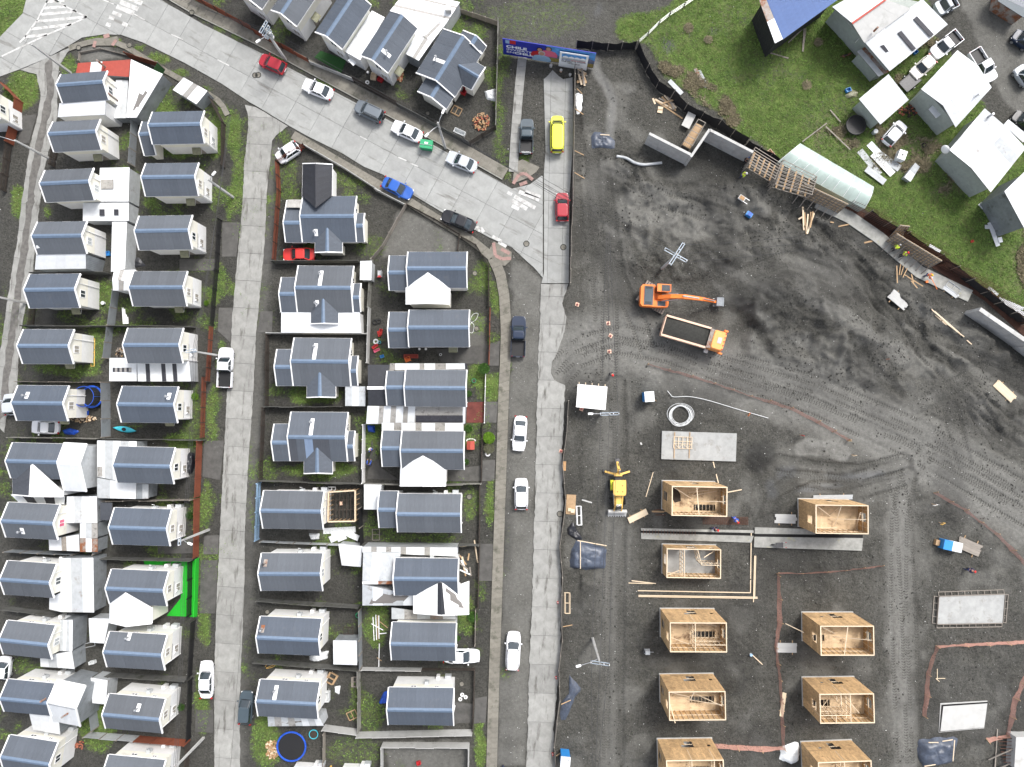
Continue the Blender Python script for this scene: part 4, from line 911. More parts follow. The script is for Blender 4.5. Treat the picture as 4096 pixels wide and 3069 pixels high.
house('G6', 'house behind the red lattice fence with a cyan kayak in its yard', '02', (1013,177), (1500,183), (1058,20), (1050,330), gwin=2, flues=((2.6, 1.05),), pane=('pane', 'curtain'))
g7, fg7 = house('G7', 'house behind the dark red board fence with black tarps at its gable', '02', (977,700), (1470,712), (1022,540), (1015,850), gwin=2, aw=None)
annex(g7, '02', [(838,488,2.7), (1180,495,2.7), (1175,870,2.6), (838,800,2.6)], [z, 'zinc_old', z, 'zinc_old', z], wall='zinc_dark')
annex(g7, '02', [(838,810,2.5), (1175,865,2.5), (1172,993,2.4), (838,985,2.4)], ['zinc_old', z, z], wall='zinc_dark')
annex(g7, '02', [(1176,862,2.4), (1282,865,2.4), (1280,990,2.3), (1176,993,2.3)], ['zinc_dark', 'zinc_old'], wall='zinc_dark')
annex(g7, '02', [(840,715,2.68), (882,715,2.68), (882,800,2.66), (840,800,2.66)], [p_], wall=None, name='skylight')
g8, fg8 = house('G8', 'house with a small solar panel mounted behind it, across from the street lamp', '02', (940,1240), (1437,1255), (983,1068), (985,1383), gwin=2, aw=None, kit=True, pane=('curtain', 'curtain'))
annex(g8, '02', [(866,1025,2.6), (967,1027,2.6), (967,1178,2.3), (866,1176,2.3)], ['roof_old', 'roof_old'], wall=None, name='solar_panel')
g9, fg9 = house('G9', 'house with a white cross gable and a bright green artificial lawn', '03', (912,125), (1410,145), (945,-53), (950,245), gwin=2, aw=None, kit=True, pane=('curtain', 'curtain'))
cross_gable(g9, '03', (1085,148), (1090,440), (948,245), (1312,278), (945,405), (1312,415), 5.5, 4.5, z, 'fascia', 'wall_cream')
annex(g9, '03', [(765,372,2.5), (945,375,2.5), (900,590,2.3), (775,580,2.3)], [z]*3, wall='zinc_old')
house('G10', 'house on the street just below the bright green lawn, with one white cowl', '03', (893,660), (1395,690), (930,485), (940,790), gwin=2, aw=None, kit=True, flues=((-1.0, 1.75),), pane=('curtain', 'curtain'))
g11, fg11 = house('G11', 'second house below the green lawn, white flue on its roof and a white shed behind', '03', (885,1195), (1377,1240), (918,1020), (930,1320), gwin=2, aw=None, kit=True, flues=((.55, 1.0),), pane=('curtain', 'curtain'))
annex(g11, '03', [(782,885,2.5), (930,905,2.5), (915,1115,2.3), (797,1105,2.3)], [z]*2, wall='zinc_old')
house('G12', 'bottom house of the street column, only its white wall and roof edge in view', '03', (880,1722), (1378,1770), (910,1545), (925,1850), gwin=2, aw=None, kit=True)
house('A0', 'house at the edge of the view across the alley with a red board fence', '00', (-470,900), (-62,872), (-430,800), (-440,1060), gwin=2, aw=None, group=None)
# ---- cross-gabled bungalows on the far side of the street
random.seed(33)
def tee(key, label, t, RL, RR, top, low, WL, WR, CG, mixl=None, flues=(), cgm='roof', white_low=None, extra=None):
 zel = 2.5; s = .42
 wl = (P(t, RL[0], RL[1], 4)-P(t, RL[0], low, 2.5)).y; zr = zel+s*wl
 rl, rr = P(t, *RL, zr), P(t, *RR, zr); wl = rl.y-P(t, RL[0], low, zel).y; wu = P(t, RL[0]+20, top, 2.9).y-rl.y
 c = (rl+rr)/2; root = thing('bungalow', label, 'house', (c.x, c.y, 0), group='cross-gabled bungalows along the street')
 fr = block(root, rl, rr, wu, wl, zr-s*wu, zel, two=False, n=7, mixl=mixl, m=('roof_b', 'roof', 'roof_c', 'roof_d')[len(HOUSE) % 4])
 for (x0, x1, yr, yt), side in ((WL, -1), (WR, 1)):
  w2 = P(t, x0, yr, 3.4).y-P(t, x0, low, zel).y; zw = zel+s*w2
  a, b_ = P(t, x0, yr, zw), P(t, x1, yr, zw)
  if side < 0: b_.x = rl.x-.07
  else: a.x = rr.x+.07
  a.y = b_.y = (a.y+b_.y)/2
  wuu = P(t, x0, yt, 2.8).y-a.y
  block(root, a, b_, wuu, w2, zw-s*wuu, zel, two=False, n=2 if side < 0 else 1, ox=.15, rname='wing_roof')
 xa, ya, xl, xr, yv, ye = CG
 zc = zel+s*(P(t, xr, yv, 2.6).x-P(t, xl, yv, 2.6).x)/2
 cross_gable(root, t, (xa, ya), (xa, ye), (xl, yv), (xr, yv), (xl, ye+4), (xr, ye+4), zc, zel, cgm, 'ridge', 'wall_cream', n=4)
 for u, v, kw in flues: flue(root, fr, u, v, **kw)
 window(root, at_(fr, fr['L']/2-.28, fr['wu']*.4, 1.5), math.pi/2, .9, 1.0); window(root, at_(fr, -fr['L']/2+.28, 0.3, 1.5), -math.pi/2, .9, 1.0)
 HOUSE[key] = (root, fr); return root, fr
t1, ft1 = tee('T1', 'bungalow with a black-roofed rear gable beside the red saloon', '11', (380,210), (848,208), 33, 434, (238,375,265,62), (857,925,291,182), (615,308,510,745,430,520), flues=((-1.6,-1.9,{}),))
cross_gable(t1, '11', (515,138), (515,-244), (655,30), (398,35), (660,-235), (405,-242), 4.3, 2.9, 'roof_black', 'roof_black', 'wall_white', n=6)
annex(t1, '11', [(272,66,2.9), (392,66,2.9), (385,135,3.15), (262,135,3.15)], ['poly', 'poly', 'poly'], wall=None, name='skylight')
t2, ft2 = tee('T2', 'bungalow with two flues and a white corrugated porch roof', '11', (337,825), (820,828), 633, 1038, (200,340,880,735), (812,893,910,787), (580,920,475,712,1038,1135), flues=((-.9,-1.9,{'h':1.1}), (-.45,1.9,{'strip_up':True})))
annex(t2, '11', [(218,1038,2.52), (895,1040,2.52), (908,1218,2.15), (216,1214,2.15)], [z]*9, wall='wall_white', name='porch')
t3, ft3 = tee('T3', 'bungalow with a long white flashing strip behind a brown board fence', '11', (300,1460), (800,1465), 1258, 1672, (160,305,1510,1358), (795,868,1545,1415), (550,1555,440,688,1672,1770), flues=((-.75,1.9,{'strip_up':True}),))
t4, ft4 = tee('T4', 'bungalow with pale and dark mismatched sheets on its front slope', '12', (273,458), (770,462), 243, 664, (135,283,506,347), (770,840,540,408), (528,547,415,660,660,770), mixl=['roof_old', 'roof', 'roof_pale', 'roof_old', 'roof_old', 'roof', 'roof'], flues=((-.75,1.9,{'strip_up':True}),))
annex(t3, '12', [(770,20,2.4), (943,22,2.4), (943,192,2.2), (770,190,2.2)], ['zinc_old', 'zinc', 'zinc_old'], wall=None, name='carport')
t5, ft5 = house('T5', 'house with an open timber extension frame beyond its gable', '12', (38,1095), (562,1103), (65,920), (70,1245), aw=None, kit=True, pane=('pane_light', 'pane'))
house('T6', 'house with a rust stain round the flue near its roof corner', '13', (20,-10), (555,-8), (43,-190), (42,132), aw=None, kit=True, pane=('pane_light', 'pane'), flues=((-3.1, 1.2, {'plate': 'zinc_rust', 'rust': True}),))
house('T7', 'house with a white plastic bag heaped at its corner and a rusty roof plate', '13', (3,535), (540,558), (32,355), (40,672), aw=None, kit=True, flues=((-3.2, .95, {'plate': 'zinc_rust'}),))
t8, ft8 = house('T8', 'house above the blue trampoline with a pale lean-to along its eave', '13', (0,1085), (523,1112), (15,897), (20,1213), aw=None, kit=True, flues=((-1.5, 1.3, {'strip_up': True}),))
annex(t8, '13', [(100,1215,3.0), (555,1238,3.0), (585,1300,2.4), (105,1305,2.4)], ['zinc_old', p_, 'zinc_old', p_, 'zinc_old', z, 'zinc_old', z], wall='zinc_old')
# ---- column facing the gravel parking strip
def dhouse(key, label, t, RL, RR, TL, BL, ann=None, **k):
 root, fr = house(key, label, t, RL, RR, TL, BL, aw=k.pop('aw', .2), gwin=k.pop('gwin', 2), group='two-storey houses facing the gravel parking strip', **k)
 if ann:
  x0, x1, yr, yt, yb = ann; zr, ze = 4.9, 3.9
  a, b_ = P(t, x0, yr, zr), P(t, x1, yr, zr); b_.x = fr['rl'].x-.08; a.y = b_.y = (a.y+b_.y)/2
  block(root, a, b_, P(t, x0, yt, ze).y-a.y, a.y-P(t, x0, yb, ze).y, ze, ze, n=2, two=True, ox=.1, ridge=k.get('ridge2', 'ridge'))
 return root, fr
d1, fd1 = dhouse('D1', 'house with a white cross gable next to the pink-tiled corner', '11', (1300,660), (1815,660), (1310,520), (1297,828), (1140,1295,695,552,850), aw=None)
cross_gable(d1, '11', (1483,695), (1475,962), (1293,825), (1675,823), (1293,968), (1672,968), 5.5, 4.45, z, 'fascia', 'wall_cream', n=6)
d2, fd2 = dhouse('D2', 'house beside the yard crammed with red crates and clutter', '11', (1310,1170), (1835,1170), (1317,1020), (1315,1337), (1138,1305,1188,1038,1345))
d3, fd3 = dhouse('D3', 'house flanked by white and translucent lean-to roofs and a black side roof', '12', (1280,33), (1810,37), (1287,-122), (1285,192), (1120,1278,30,-110,185), aw=None)
annex(d3, '12', [(965,-165,3.3), (1155,-165,3.3), (1120,25,3.9), (965,25,3.9)], ['roof_black', 'roof_black'], wall='wall_white'); annex(d3, '12', [(965,48,3.9), (1120,48,3.9), (1122,185,3.4), (970,185,3.4)], ['roof_black', 'roof_black'], wall='wall_white')
annex(d3, '12', [(958,22,3.98), (1170,22,3.98), (1170,48,3.98), (958,48,3.98)], ['fascia'], wall=None, name='ridge_flashing')
annex(d3, '12', [(1155,-177,3.2), (1820,-177,3.2), (1822,-128,3.0), (1155,-118,3.0)], [p_, (z, 4.5), (p_, .9), (z, 2), (p_, 2), (z, 3.5), (d_, .4)], wall=None)
annex(d3, '12', [(962,190,3.3), (1805,198,3.3), (1802,345,2.7), (950,345,2.7)], [(z, 2), (p_, .8), (z, 1.2), (p_, .9), (z, 1.2), (p_, .8), (z, 1.2), (p_, 2), (p_, 2), (p_, 2), (p_, 2), (z, .4)], wall='zinc_old')
annex(d3, '12', [(1378,272,3.07), (1785,272,3.07), (1785,330,2.85), (1378,330,2.85)], [d_]*6, wall=None, name='skylight')
d4, fd4 = dhouse('D4', 'house with a big white cross gable beside the round bright green bush', '12', (1247,575), (1790,578), (1255,408), (1250,735), (1080,1246,555,405,712), aw=None)
cross_gable(d4, '12', (1440,618), (1432,880), (1247,720), (1640,722), (1243,880), (1637,880), 5.5, 4.45, z, 'fascia', 'wall_cream', n=6)
annex(d4, '12', [(1085,336,3.2), (1790,338,3.2), (1790,408,2.9), (1085,400,2.9)], [(z, 2), (p_, 1.2), (z, 2.3), (p_, 1), (z, 2.2), (p_, 1.6), (z, 3)], wall=None)
d5, fd5 = dhouse('D5', 'house with a television aerial on its side wing and a white shed roof behind', '12', (1213,1120), (1765,1125), (1230,947), (1225,1277), (1052,1213,1086,925,1240), kit=True)
annex(d5, '12', [(932,868,2.5), (1083,870,2.5), (1050,1085,2.4), (932,1083,2.4)], [z]*3, wall='zinc_old')
d6, fd6 = dhouse('D6', 'house with the widest white cross gable and zinc roofs all round', '13', (1185,30), (1740,35), (1197,-148), (1195,172), kit=True, aw=None)
cross_gable(d6, '13', (1592,58), (1600,345), (1358,178), (1752,130), (1360,325), (1838,335), 5.55, 4.4, 'fascia', 'roof_black', 'wall_cream', n=4)
annex(d6, '13', [(1700,100,4.2), (1840,50,4.2), (1838,335,4.3), (1740,335,4.6)], ['fascia'], wall=None)
annex(d6, '13', [(915,-245,3.0), (1740,-238,3.0), (1738,-160,2.8), (915,-195,2.8)], [(z, 1), (p_, .6), (z, 1), (p_, .6), (z, 1), (p_, .6), (z, 2), (p_, .6), (z, 3)], wall='zinc_old')
annex(d6, '13', [(925,-195,3.6), (1250,-195,3.6), (1190,50,3.9), (918,50,3.9)], ['zinc_old', 'zinc', 'zinc_old', 'zinc_old'], wall='zinc_old')
annex(d6, '13', [(918,55,3.9), (1190,52,3.9), (1190,78,3.9), (918,78,3.9)], ['fascia', 'fascia', 'zinc_rust', 'zinc_rust'], wall=None, name='ridge_flashing')
annex(d6, '13', [(918,80,3.85), (1360,172,3.85), (1358,262,3.2), (918,262,3.2)], ['zinc_old', z, 'zinc_old', 'zinc_old', z], wall='zinc_old')
annex(d6, '13', [(1170,280,2.5), (1720,350,2.5), (1725,380,2.4), (1170,380,2.4)], ['zinc_old', p_, 'zinc_old', 'zinc_rust', z], wall=None)
dhouse('D7', 'house with a white car tucked under its eave and pipes laid in the grass', '13', (1160,590), (1720,600), (1180,405), (1178,730), aw=None, gwin=2)
dhouse('D8', 'lowest house facing the gravel strip, blue tarp at its rear corner', '13', (1130,1163), (1698,1170), (1150,967), (1150,1288), kit=True, aw=None)
house('B1', 'house cut by the bottom of the view beside the blue trampoline', '13', (200,1900), (500,1920), (225,1740), (215,2040), aw=None, kit=True, group=None)
house('B2', 'house cut by the bottom of the view with a yellow gas bottle at its wall', '13', (640,1910), (920,1920), (660,1755), (650,2050), aw=None, kit=True, group=None)
# ---- houses above the wide road
U = 'two-storey houses above the wide road'
house('U0', 'cream house cut by the top of the view beside the wide road', '10', (-90,-30), (180,-440), (-200,-60), (60,70), gend=-1, gwin=2, aw=None, group=U)
house('U1', 'house behind the transformer pole above the wide road', '10', (222,122), (480,-265), (132,92), (365,207), gend=-1, gwin=2, aw=-.05, group=U)
u2, _ = house('U2', 'house with a dark green turf yard above the wide road', '10', (605,312), (860,-70), (508,287), (750,415), gend=-1, gwin=2, aw=None, group=U)
annex(u2, '10', [(768,445,3.0), (1000,92,3.0), (1110,150,3.1), (900,520,3.1)], [z]*3, wall='wall_white')
annex(u2, '10', [(790,520,2.3), (815,500,2.3), (865,545,2.2), (840,570,2.2)], ['zinc'], wall=None, name='awning')
u3, _ = house('U3', 'house with a flue on its roof and stacked firewood along the wall', '10', (1005,520), (1262,130), (903,488), (1148,615), gend=-1, gwin=2, aw=-.25, group=U, flues=((-1.6, -.95, {'strip_up': True}),))
annex(u3, '10', [(1155,95,3.1), (1300,-90,3.1), (1760,20,3.0), (1640,205,3.0)], [z, (p_, .5), z, z, (p_, .4), z], wall='zinc_old')
annex(u3, '10', [(1262,130,3.05), (1560,60,3.05), (1640,205,2.9), (1390,340,2.9)], [z, z], wall='zinc_old')
annex(u3, '10', [(1380,290,2.9), (1520,360,2.9), (1405,525,2.7), (1290,465,2.7)], ['zinc', 'zinc_old', (p_, .8), 'zinc'], wall='zinc_dark')
annex(u3, '10', [(1530,200,3.0), (1640,205,3.0), (1520,360,2.85), (1400,290,2.85)], [z, (p_, .6), z], wall='zinc_old')
q = P('10', 1665, 95, 3.0); MB().box(q.x-.35, q.x+.35, q.y-.35, q.y+.35, 3.0, 3.75).build('chimney', 'concrete', u3, loc=-u3.location)
u4 = thing('bungalow', 'cross-gabled bungalow behind the billboard plot with a firewood heap in its yard', 'house', P('10', 1650, 600), group='cross-gabled bungalows along the street')
zr4 = 4.3
rl, rr = P('10', 1553, 695, zr4), P('10', 1790, 312, zr4)
ex = (rr-rl).normalized(); ey = Vector((-ex.y, ex.x, 0))
wu4 = (P('10', 1383, 635, 2.8)-rl).dot(ey); wl4 = (rl-P('10', 1780, 735, 2.5)).dot(ey)
fu4 = block(u4, rl, rr, wu4, wl4, 2.9, 2.5, two=False, n=7)
a, b_ = P('10', 1513, 840, 3.6), P('10', 1600, 722, 3.6)
b_ = a+ex*((b_-a).dot(ex)); wa = (P('10', 1393, 797, 2.7)-a).dot(ey); wb = (a-P('10', 1650, 928, 2.45)).dot(ey)
block(u4, a, b_, wa, wb, 2.75, 2.45, two=False, n=2, rname='wing_roof')
a2 = P('10', 1862, 380, 3.7); b2 = a2+ex*(P('10', 1893, 308, 3.7)-a2).dot(ex)
block(u4, a2, b2, (P('10', 1785, 275, 2.9)-a2).dot(ey), (a2-P('10', 1992, 395, 2.5)).dot(ey), 3.0, 2.5, two=False, n=1, ox=.1, rname='wing_roof')
cross_gable(u4, '10', (1745,560), (1925,668), (1905,540), (1782,735), (1980,585), (1862,778), 3.75, 2.5, 'roof', 'ridge', 'wall_cream', n=4)
flue(u4, fu4, -fu4['L']*.12, 1.6, strip_up=True); window(u4, at_(fu4, -fu4['L']/2+.28, .9, 1.4), fu4['rz']-math.pi/2, .9, 1.0)
# ================================================================ FARM BUILDINGS BEYOND THE RETAINING WALL
def rooflet(name, label, t, roofs, foot, zw, wall, cat='shed'):
 """roofs: (A,B,C,D with z, mats); foot: px outline at height zw of the walls below"""
 fp = [P(t, x, y, zw) for x, y in foot]; c = sum(fp, Vector())/len(fp)
 root = thing(name, label, cat, (c.x, c.y, 0))
 for *qq, mats in roofs:
  q = [P(t, *p) for p in qq]
  base = MB().sheet([rel(root, p)-Vector((0, 0, .035)) for p in q], .06).build('roof', 'under', root); free_sheets(root, base, *q, mats)
 ins = [p.lerp(c, .25/(p-c).length) for p in fp]
 MB().prism([(rel(root, p).x, rel(root, p).y) for p in ins], -.1, zw-.12).build('wall', wall, root)
 return root
mat('zinc_farm', (.50, .52, .53), .45, .15, var=.12, vscale=1.2, wave=('X', 5.5, .5), stain=(.40, .41, .41), sscale=.9, samt=.7); mat('wall_greygreen', (.33, .36, .335), .8, var=.12, vscale=2, wave=('X', 4, .3), stain=(.24, .26, .24), sscale=1, samt=.6)
mat('wall_black', (.018, .018, .018), .85, var=.4, vscale=3, wave=('X', 3, .5))
rooflet('barn', 'black-walled barn with a blue ribbed roof and rusty barge sheet', '30', [((-20,-20,5.6), (130,340,5.6), (640,-30,4.6), (500,-300,4.6), ['zinc_blue']*9), ((-75,5,5.62), (60,375,5.62), (128,338,5.66), (-22,-22,5.66), ['zinc_rust', 'zinc'])], [(-60,10), (70,360), (600,-30), (470,-300)], 4.5, 'wall_black', 'barn')
fh = rooflet('farmhouse', 'large white-roofed farmhouse with a red ridge and dark skylight strips', '30', [((725,200,5.4), (1012,-5,5.4), (850,-110,4.6), (555,60,4.6), ['zinc_old', z, z]), ((725,200,5.4), (1012,-5,5.4), (1235,75,4.4), (832,372,4.4), ['slab_light']*4), ((832,362,4.2), (1330,-10,4.2), (1552,212,3.2), (1050,615,3.2), ['zinc_farm', z, 'zinc_farm', 'zinc_farm', z, 'zinc_farm'])], [(570,70), (830,-100), (1330,5), (1530,210), (1050,600)], 3.2, 'wall_greygreen', 'house')
for a, b2, c2, d2_ in (((1255,165,4.05), (1285,140,4.05), (1432,298,3.45), (1405,322,3.45)), ((1120,285,4.02), (1150,265,4.02), (1278,420,3.4), (1250,438,3.4)), ((970,398,3.95), (1000,385,3.95), (1045,448,3.6), (1020,465,3.6))): annex(fh, '30', [a, b2, c2, d2_], ['poly_dark'], wall=None, name='skylight')
annex(fh, '30', [(722,196,5.52), (1012,-10,5.52), (1020,5,5.5), (732,210,5.5)], ['zinc_red', 'zinc_red'], wall=None, name='ridge_flashing')
q = P('30', 915, 270, 4.9); MB().tube([rel(fh, q), rel(fh, q)+Vector((0, 0, .9))], .13, 8).build('flue_pipe', 'zinc_rust', fh)
window(fh, P('30', 780, 335, 2.2), R(-125), .8, .8)
rooflet('lean_to_shed', 'rusty low shed roof beside the large farmhouse', '30', [((768,445,2.4), (850,400,2.4), (1045,620,2.3), (955,662,2.2), ['zinc_old', 'zinc_rust'])], [(775,450), (845,410), (1035,620), (955,655)], 2.2, 'wall_greygreen')
rooflet('tool_shed', 'grey-green shed with a plain white roof beside the round black trampoline', '30', [((785,855,3.2), (1040,640,3.2), (1215,862,2.8), (970,1075,2.8), ['zinc_farm']*5)], [(795,860), (1040,655), (1200,860), (970,1060)], 2.8, 'wall_greygreen')
f3 = rooflet('farmhouse', 'white-roofed house with a grey-green porch beside the white pickup', '30', [((1635,435,4.2), (1320,770,4.2), (1510,910,5.0), (1815,570,5.0), [z, 'zinc_farm', z, 'zinc_farm', 'zinc_farm']), ((1815,570,5.0), (1510,910,5.0), (1620,1100,4.2), (1930,755,4.2), [z, 'zinc_farm', z, 'zinc_farm', 'zinc_farm']), ((1385,945,2.9), (1440,890,3.1), (1552,948,3.1), (1450,1022,2.9), [z, z])], [(1635,455), (1345,770), (1620,1080), (1905,755)], 4.0, 'wall_greygreen', 'house')
window(f3, P('30', 1400, 875, 1.8), R(-45), 1.3, 1.1); window(f3, P('30', 1530, 1010, 1.6), R(-45), .8, .8)
q = P('30', 1790, 835, 4.6); MB().tube([rel(f3, q), rel(f3, q)+Vector((0, 0, .9))], .13, 8).build('flue_pipe', 'steel', f3)
f4_ = rooflet('farmhouse', 'white-roofed house with a satellite dish, at the edge of the meadow', '30', [((1870,935,4.3), (1565,1295,4.3), (1755,1450,5.1), (2065,1105,5.1), ['zinc_old', z, z, 'zinc_old', z]), ((2065,1105,5.1), (1755,1450,5.1), (1922,1660,4.2), (2225,1280,4.2), [z, 'zinc_old', z, z, z]), ((2035,1075,4.6), (2075,1030,4.4), (2260,1180,4.0), (2200,1230,4.2), ['zinc_old'])], [(1870,955), (1585,1295), (1915,1640), (2205,1280)], 4.1, 'wall_greygreen', 'house')
window(f4_, P('30', 1650, 1400, 1.9), R(-48), 1.1, 1.0); window(f4_, P('30', 1745, 1500, 1.9), R(-48), 1.0, .8)
q = P('30', 1900, 1010, 4.5); MB().tube([rel(f4_, q), rel(f4_, q)+Vector((0, 0, 1.0))], .13, 8).build('flue_pipe', 'steel', f4_)
q = P('30', 1530, 1290, 3.4); MB().dome((0, 0, 0), .55, 14, 3, .35).build('satellite_dish', 'frame_white', f4_, loc=rel(f4_, q), rot=(R(70), 0, R(-60)))
rooflet('workshop', 'white ribbed workshop roof with a grey metal wall at the edge of the view', '31', [((2040,-5,5.6), (2230,-190,5.6), (2420,180,5.2), (2220,330,5.2), [z]*6)], [(2040,-5), (2230,-180), (2420,180), (2220,320)], 5.1, 'zinc_dark', 'workshop')
rooflet('storage_shed', 'low shed under a purple-blue sheet beside the gravel track', '30', [((1985,10,2.4), (2010,-120,2.4), (2300,-60,2.4), (2220,160,2.3), ['pl_slate', 'tarp', 'pl_slate'])], [(1990,10), (2015,-110), (2280,-60), (2215,150)], 2.2, 'zinc_rust')
# greenhouse: arched ribs under one film
gh = thing('greenhouse', 'long low greenhouse under pale green film against the black fence', 'greenhouse', P('30', 480, 1530))
A0, B0, C0, D0 = P('30', 280, 1240, 1.7), P('30', 910, 1612, 1.7), P('30', 832, 1800, 1.7), P('30', 85, 1400, 1.7)
def gh_row(s, n=10):
 a, b2 = A0.lerp(B0, s), D0.lerp(C0, s); return [a.lerp(b2, k/n)+Vector((0, 0, 0.55*math.sin(math.pi*(k/n)))) for k in range(n+1)]
NS = 16
for k in range(NS):
 r0, r1 = gh_row(k/NS), gh_row((k+1)/NS); mb = MB()
 vs = [rel(gh, p) for p in r0+r1]; n = len(r0); mb.add(vs, [(i, i+1, n+i+1, n+i) for i in range(n-1)])
 mb.build('film_panel', 'greenhouse_film', gh, smooth=True)
for k in range(0, NS+1, 2): MB().tube([rel(gh, p)+Vector((0, 0, .03)) for p in gh_row(k/NS)], .035, 5).build('rib', 'plastic_white', gh)
for v in (0, 10): MB().bar(*[rel(gh, gh_row(e)[v])-Vector((0, 0, .85)) for e in (0, 1)], .05, 1.68).build('side_film', 'greenhouse_film', gh)
for e in (0, 1):
 r0 = gh_row(e); MB().add([rel(gh, p) for p in r0]+[rel(gh, Vector((p.x, p.y, 0))) for p in r0], [(i, i+1, 12+i, 11+i) for i in range(10)]).build('end_film', 'greenhouse_film', gh)
# ================================================================ BUILDING SITE: TIMBER SHELLS
random.seed(44)
def wall_cells(L, H, openings, pw=1.22, ph=2.44):
 us = sorted(set([min(L, i*pw) for i in range(int(L/pw)+2)]+[max(0, min(L, v)) for o in openings for v in o[:2]])); vs = sorted(set([min(H, i*ph) for i in range(int(H/ph)+2)]+[max(0, min(H, v)) for o in openings for v in o[2:]]))
 us = [u for i, u in enumerate(us) if i == 0 or u-us[i-1] > .02]; vs = [v for i, v in enumerate(vs) if i == 0 or v-vs[i-1] > .02]
 for a, b2 in zip(us[:-1], us[1:]):
  for c, d in zip(vs[:-1], vs[1:]):
   m = ((a+b2)/2, (c+d)/2)
   if any(o[0] <= m[0] <= o[1] and o[2] <= m[1] <= o[3] for o in openings): continue
   yield a, b2, c, d
def timber(label, t, base, TL, TR, BL, BR, north, west, east, hole=None, parts=(), braces=(), deck=True, h=None, slab='concrete', loose=()):
 bp_ = P(t, *base, .15)
 if h is None:
  h = min((abs((P(t, *TL, k*.05).xy-bp_.xy).length), k*.05) for k in range(30, 140))[1]; h = max(2.4, min(5.9, h))
 tl, tr, bl = P(t, *TL, h), P(t, *TR, h), P(t, *BL, h)
 ex = (tr-tl); W = ex.length; ex.normalize(); ey = Vector((ex.y, -ex.x, 0)); D = (bl-tl).dot(ey)
 g0 = gz(*((tl+tr+bl)/3).xy)
 root = thing('timber_house_shell', label, 'house shell', (tl.x, tl.y, g0), math.atan2(ex.y, ex.x), group='roofless timber house shells on the building site')
 # local frame: x along the upper wall, y = -depth
 zs = .16; H = h-g0-zs
 MB().box(-.1, W+.1, -D-.1, .1, -.3, zs).build('slab', slab, root)
 def panel(a, b2, c, d, wall):
  th = .018
  if wall == 'N': lo, sz = ((a+b2)/2, 0, zs+c), (b2-a-.006, th, d-c-.006)
  elif wall == 'S': lo, sz = ((a+b2)/2, -D, zs+c), (b2-a-.006, th, d-c-.006)
  elif wall == 'W': lo, sz = (0, -(a+b2)/2, zs+c), (th, b2-a-.006, d-c-.006)
  else: lo, sz = (W, -(a+b2)/2, zs+c), (th, b2-a-.006, d-c-.006)
  piece('osb_panel', 'osb', root, lo, sz)
 for wall, L_, op in (('N', W, north), ('S', W, []), ('W', D, west), ('E', D, east)):
  op = [(o[0]*L_, o[1]*L_, o[2]*H, o[3]*H) for o in op]
  for c in wall_cells(L_, H, op): panel(*c, wall)
  n = int(L_/.6)
  for k in range(n+1):
   u = min(max(.05, L_*k/n), L_-.05)
   segs = [(0.0, H)]
   for o in op:
    if o[0] < u < o[1]: segs = [(0, o[2]), (o[3], H)]
   for s0, s1 in segs:
    if s1-s0 < .1: continue
    loc = {'N': (u, -.055, zs+s0), 'S': (u, -D+.055, zs+s0), 'W': (.055, -u, zs+s0), 'E': (W-.055, -u, zs+s0)}[wall]
    piece('stud', 'wood_pale', root, loc, (.045, .09, s1-s0) if wall in 'NS' else (.09, .045, s1-s0))
  for zz in ((H*.25, H*.5, H*.75) if deck else (H*.5,)):
   if wall in 'NS': piece('nogging', 'wood_pale', root, (L_/2, -.06 if wall == 'N' else -D+.06, zs+zz), (L_-.1, .07, .045))
   else: piece('nogging', 'wood_pale', root, (.06 if wall == 'W' else W-.06, -L_/2, zs+zz), (.07, L_-.1, .045))
  if wall in 'NS': piece('top_plate', 'wood_pale', root, (L_/2, -.045 if wall == 'N' else -D+.045, zs+H), (L_+.02, .12, .05))
  else: piece('top_plate', 'wood_pale', root, (.045 if wall == 'W' else W-.045, -L_/2, zs+H), (.12, L_-.14, .05))
 zf = zs+H*.5
 if deck:
  hx0, hx1, hy0, hy1 = [v for v in hole] if hole else (9, 9, 9, 9)
  op = [(hx0*W, hx1*W, hy0*D, hy1*D)]
  for a, b2, c, d in wall_cells(W-.2, D-.2, [(o[0]-.1, o[1]-.1, o[2]-.1, o[3]-.1) for o in op], 2.44, 1.22):
   piece('floor_panel', 'plywood', root, (.1+(a+b2)/2, -.1-(c+d)/2, zf), (b2-a-.006, d-c-.006, .02))
  n = int((hx1-hx0)*W/.42) if hole else 0
  for k in range(n): piece('joist', 'wood_pale', root, (hx0*W+(k+.5)*(hx1-hx0)*W/n, -(hy0+hy1)/2*D, zf-.16), (.045, (hy1-hy0)*D, .14))
 else:
  MB().box(.1, W-.1, -D+.1, -.1, zs, zs+.012).build('floor_screed', 'new_slab', root)
 for (ax, ay, bx_, by_) in parts:
  A_, B_ = Vector((ax*W, -ay*D, 0)), Vector((bx_*W, -by_*D, 0)); l = (B_-A_).length; n = max(2, int(l/.5)); z0 = zf+.02 if deck else zs+.012
  for k in range(n+1):
   q = A_.lerp(B_, k/n); piece('stud', 'wood_pale', root, (q.x, q.y, z0), (.06, .06, zs+H-z0))
  for zz in (z0+.02, (z0+zs+H)/2, zs+H-.07): stick('partition_rail', 'wood_pale', root, (A_.x, A_.y, zz+.03), (B_.x, B_.y, zz+.03), .08, .05)
 for (ax, ay, az, bx_, by_, bz) in braces: stick('brace', 'wood_pale', root, (ax*W, -ay*D, zs+az*H), (bx_*W, -by_*D, zs+bz*H), .09, .035)
 return root
NL = [(.45,.60,.13,.42), (.38,.45,.30,.42), (.85,.91,.30,.38)]; NR = [(.46,.58,.10,.42), (.58,.66,.28,.42), (.24,.30,.28,.36)]
WL_ = [(.28,.55,.12,.42), (.45,.72,.66,.86)]; ER = [(.32,.62,.66,.88)]
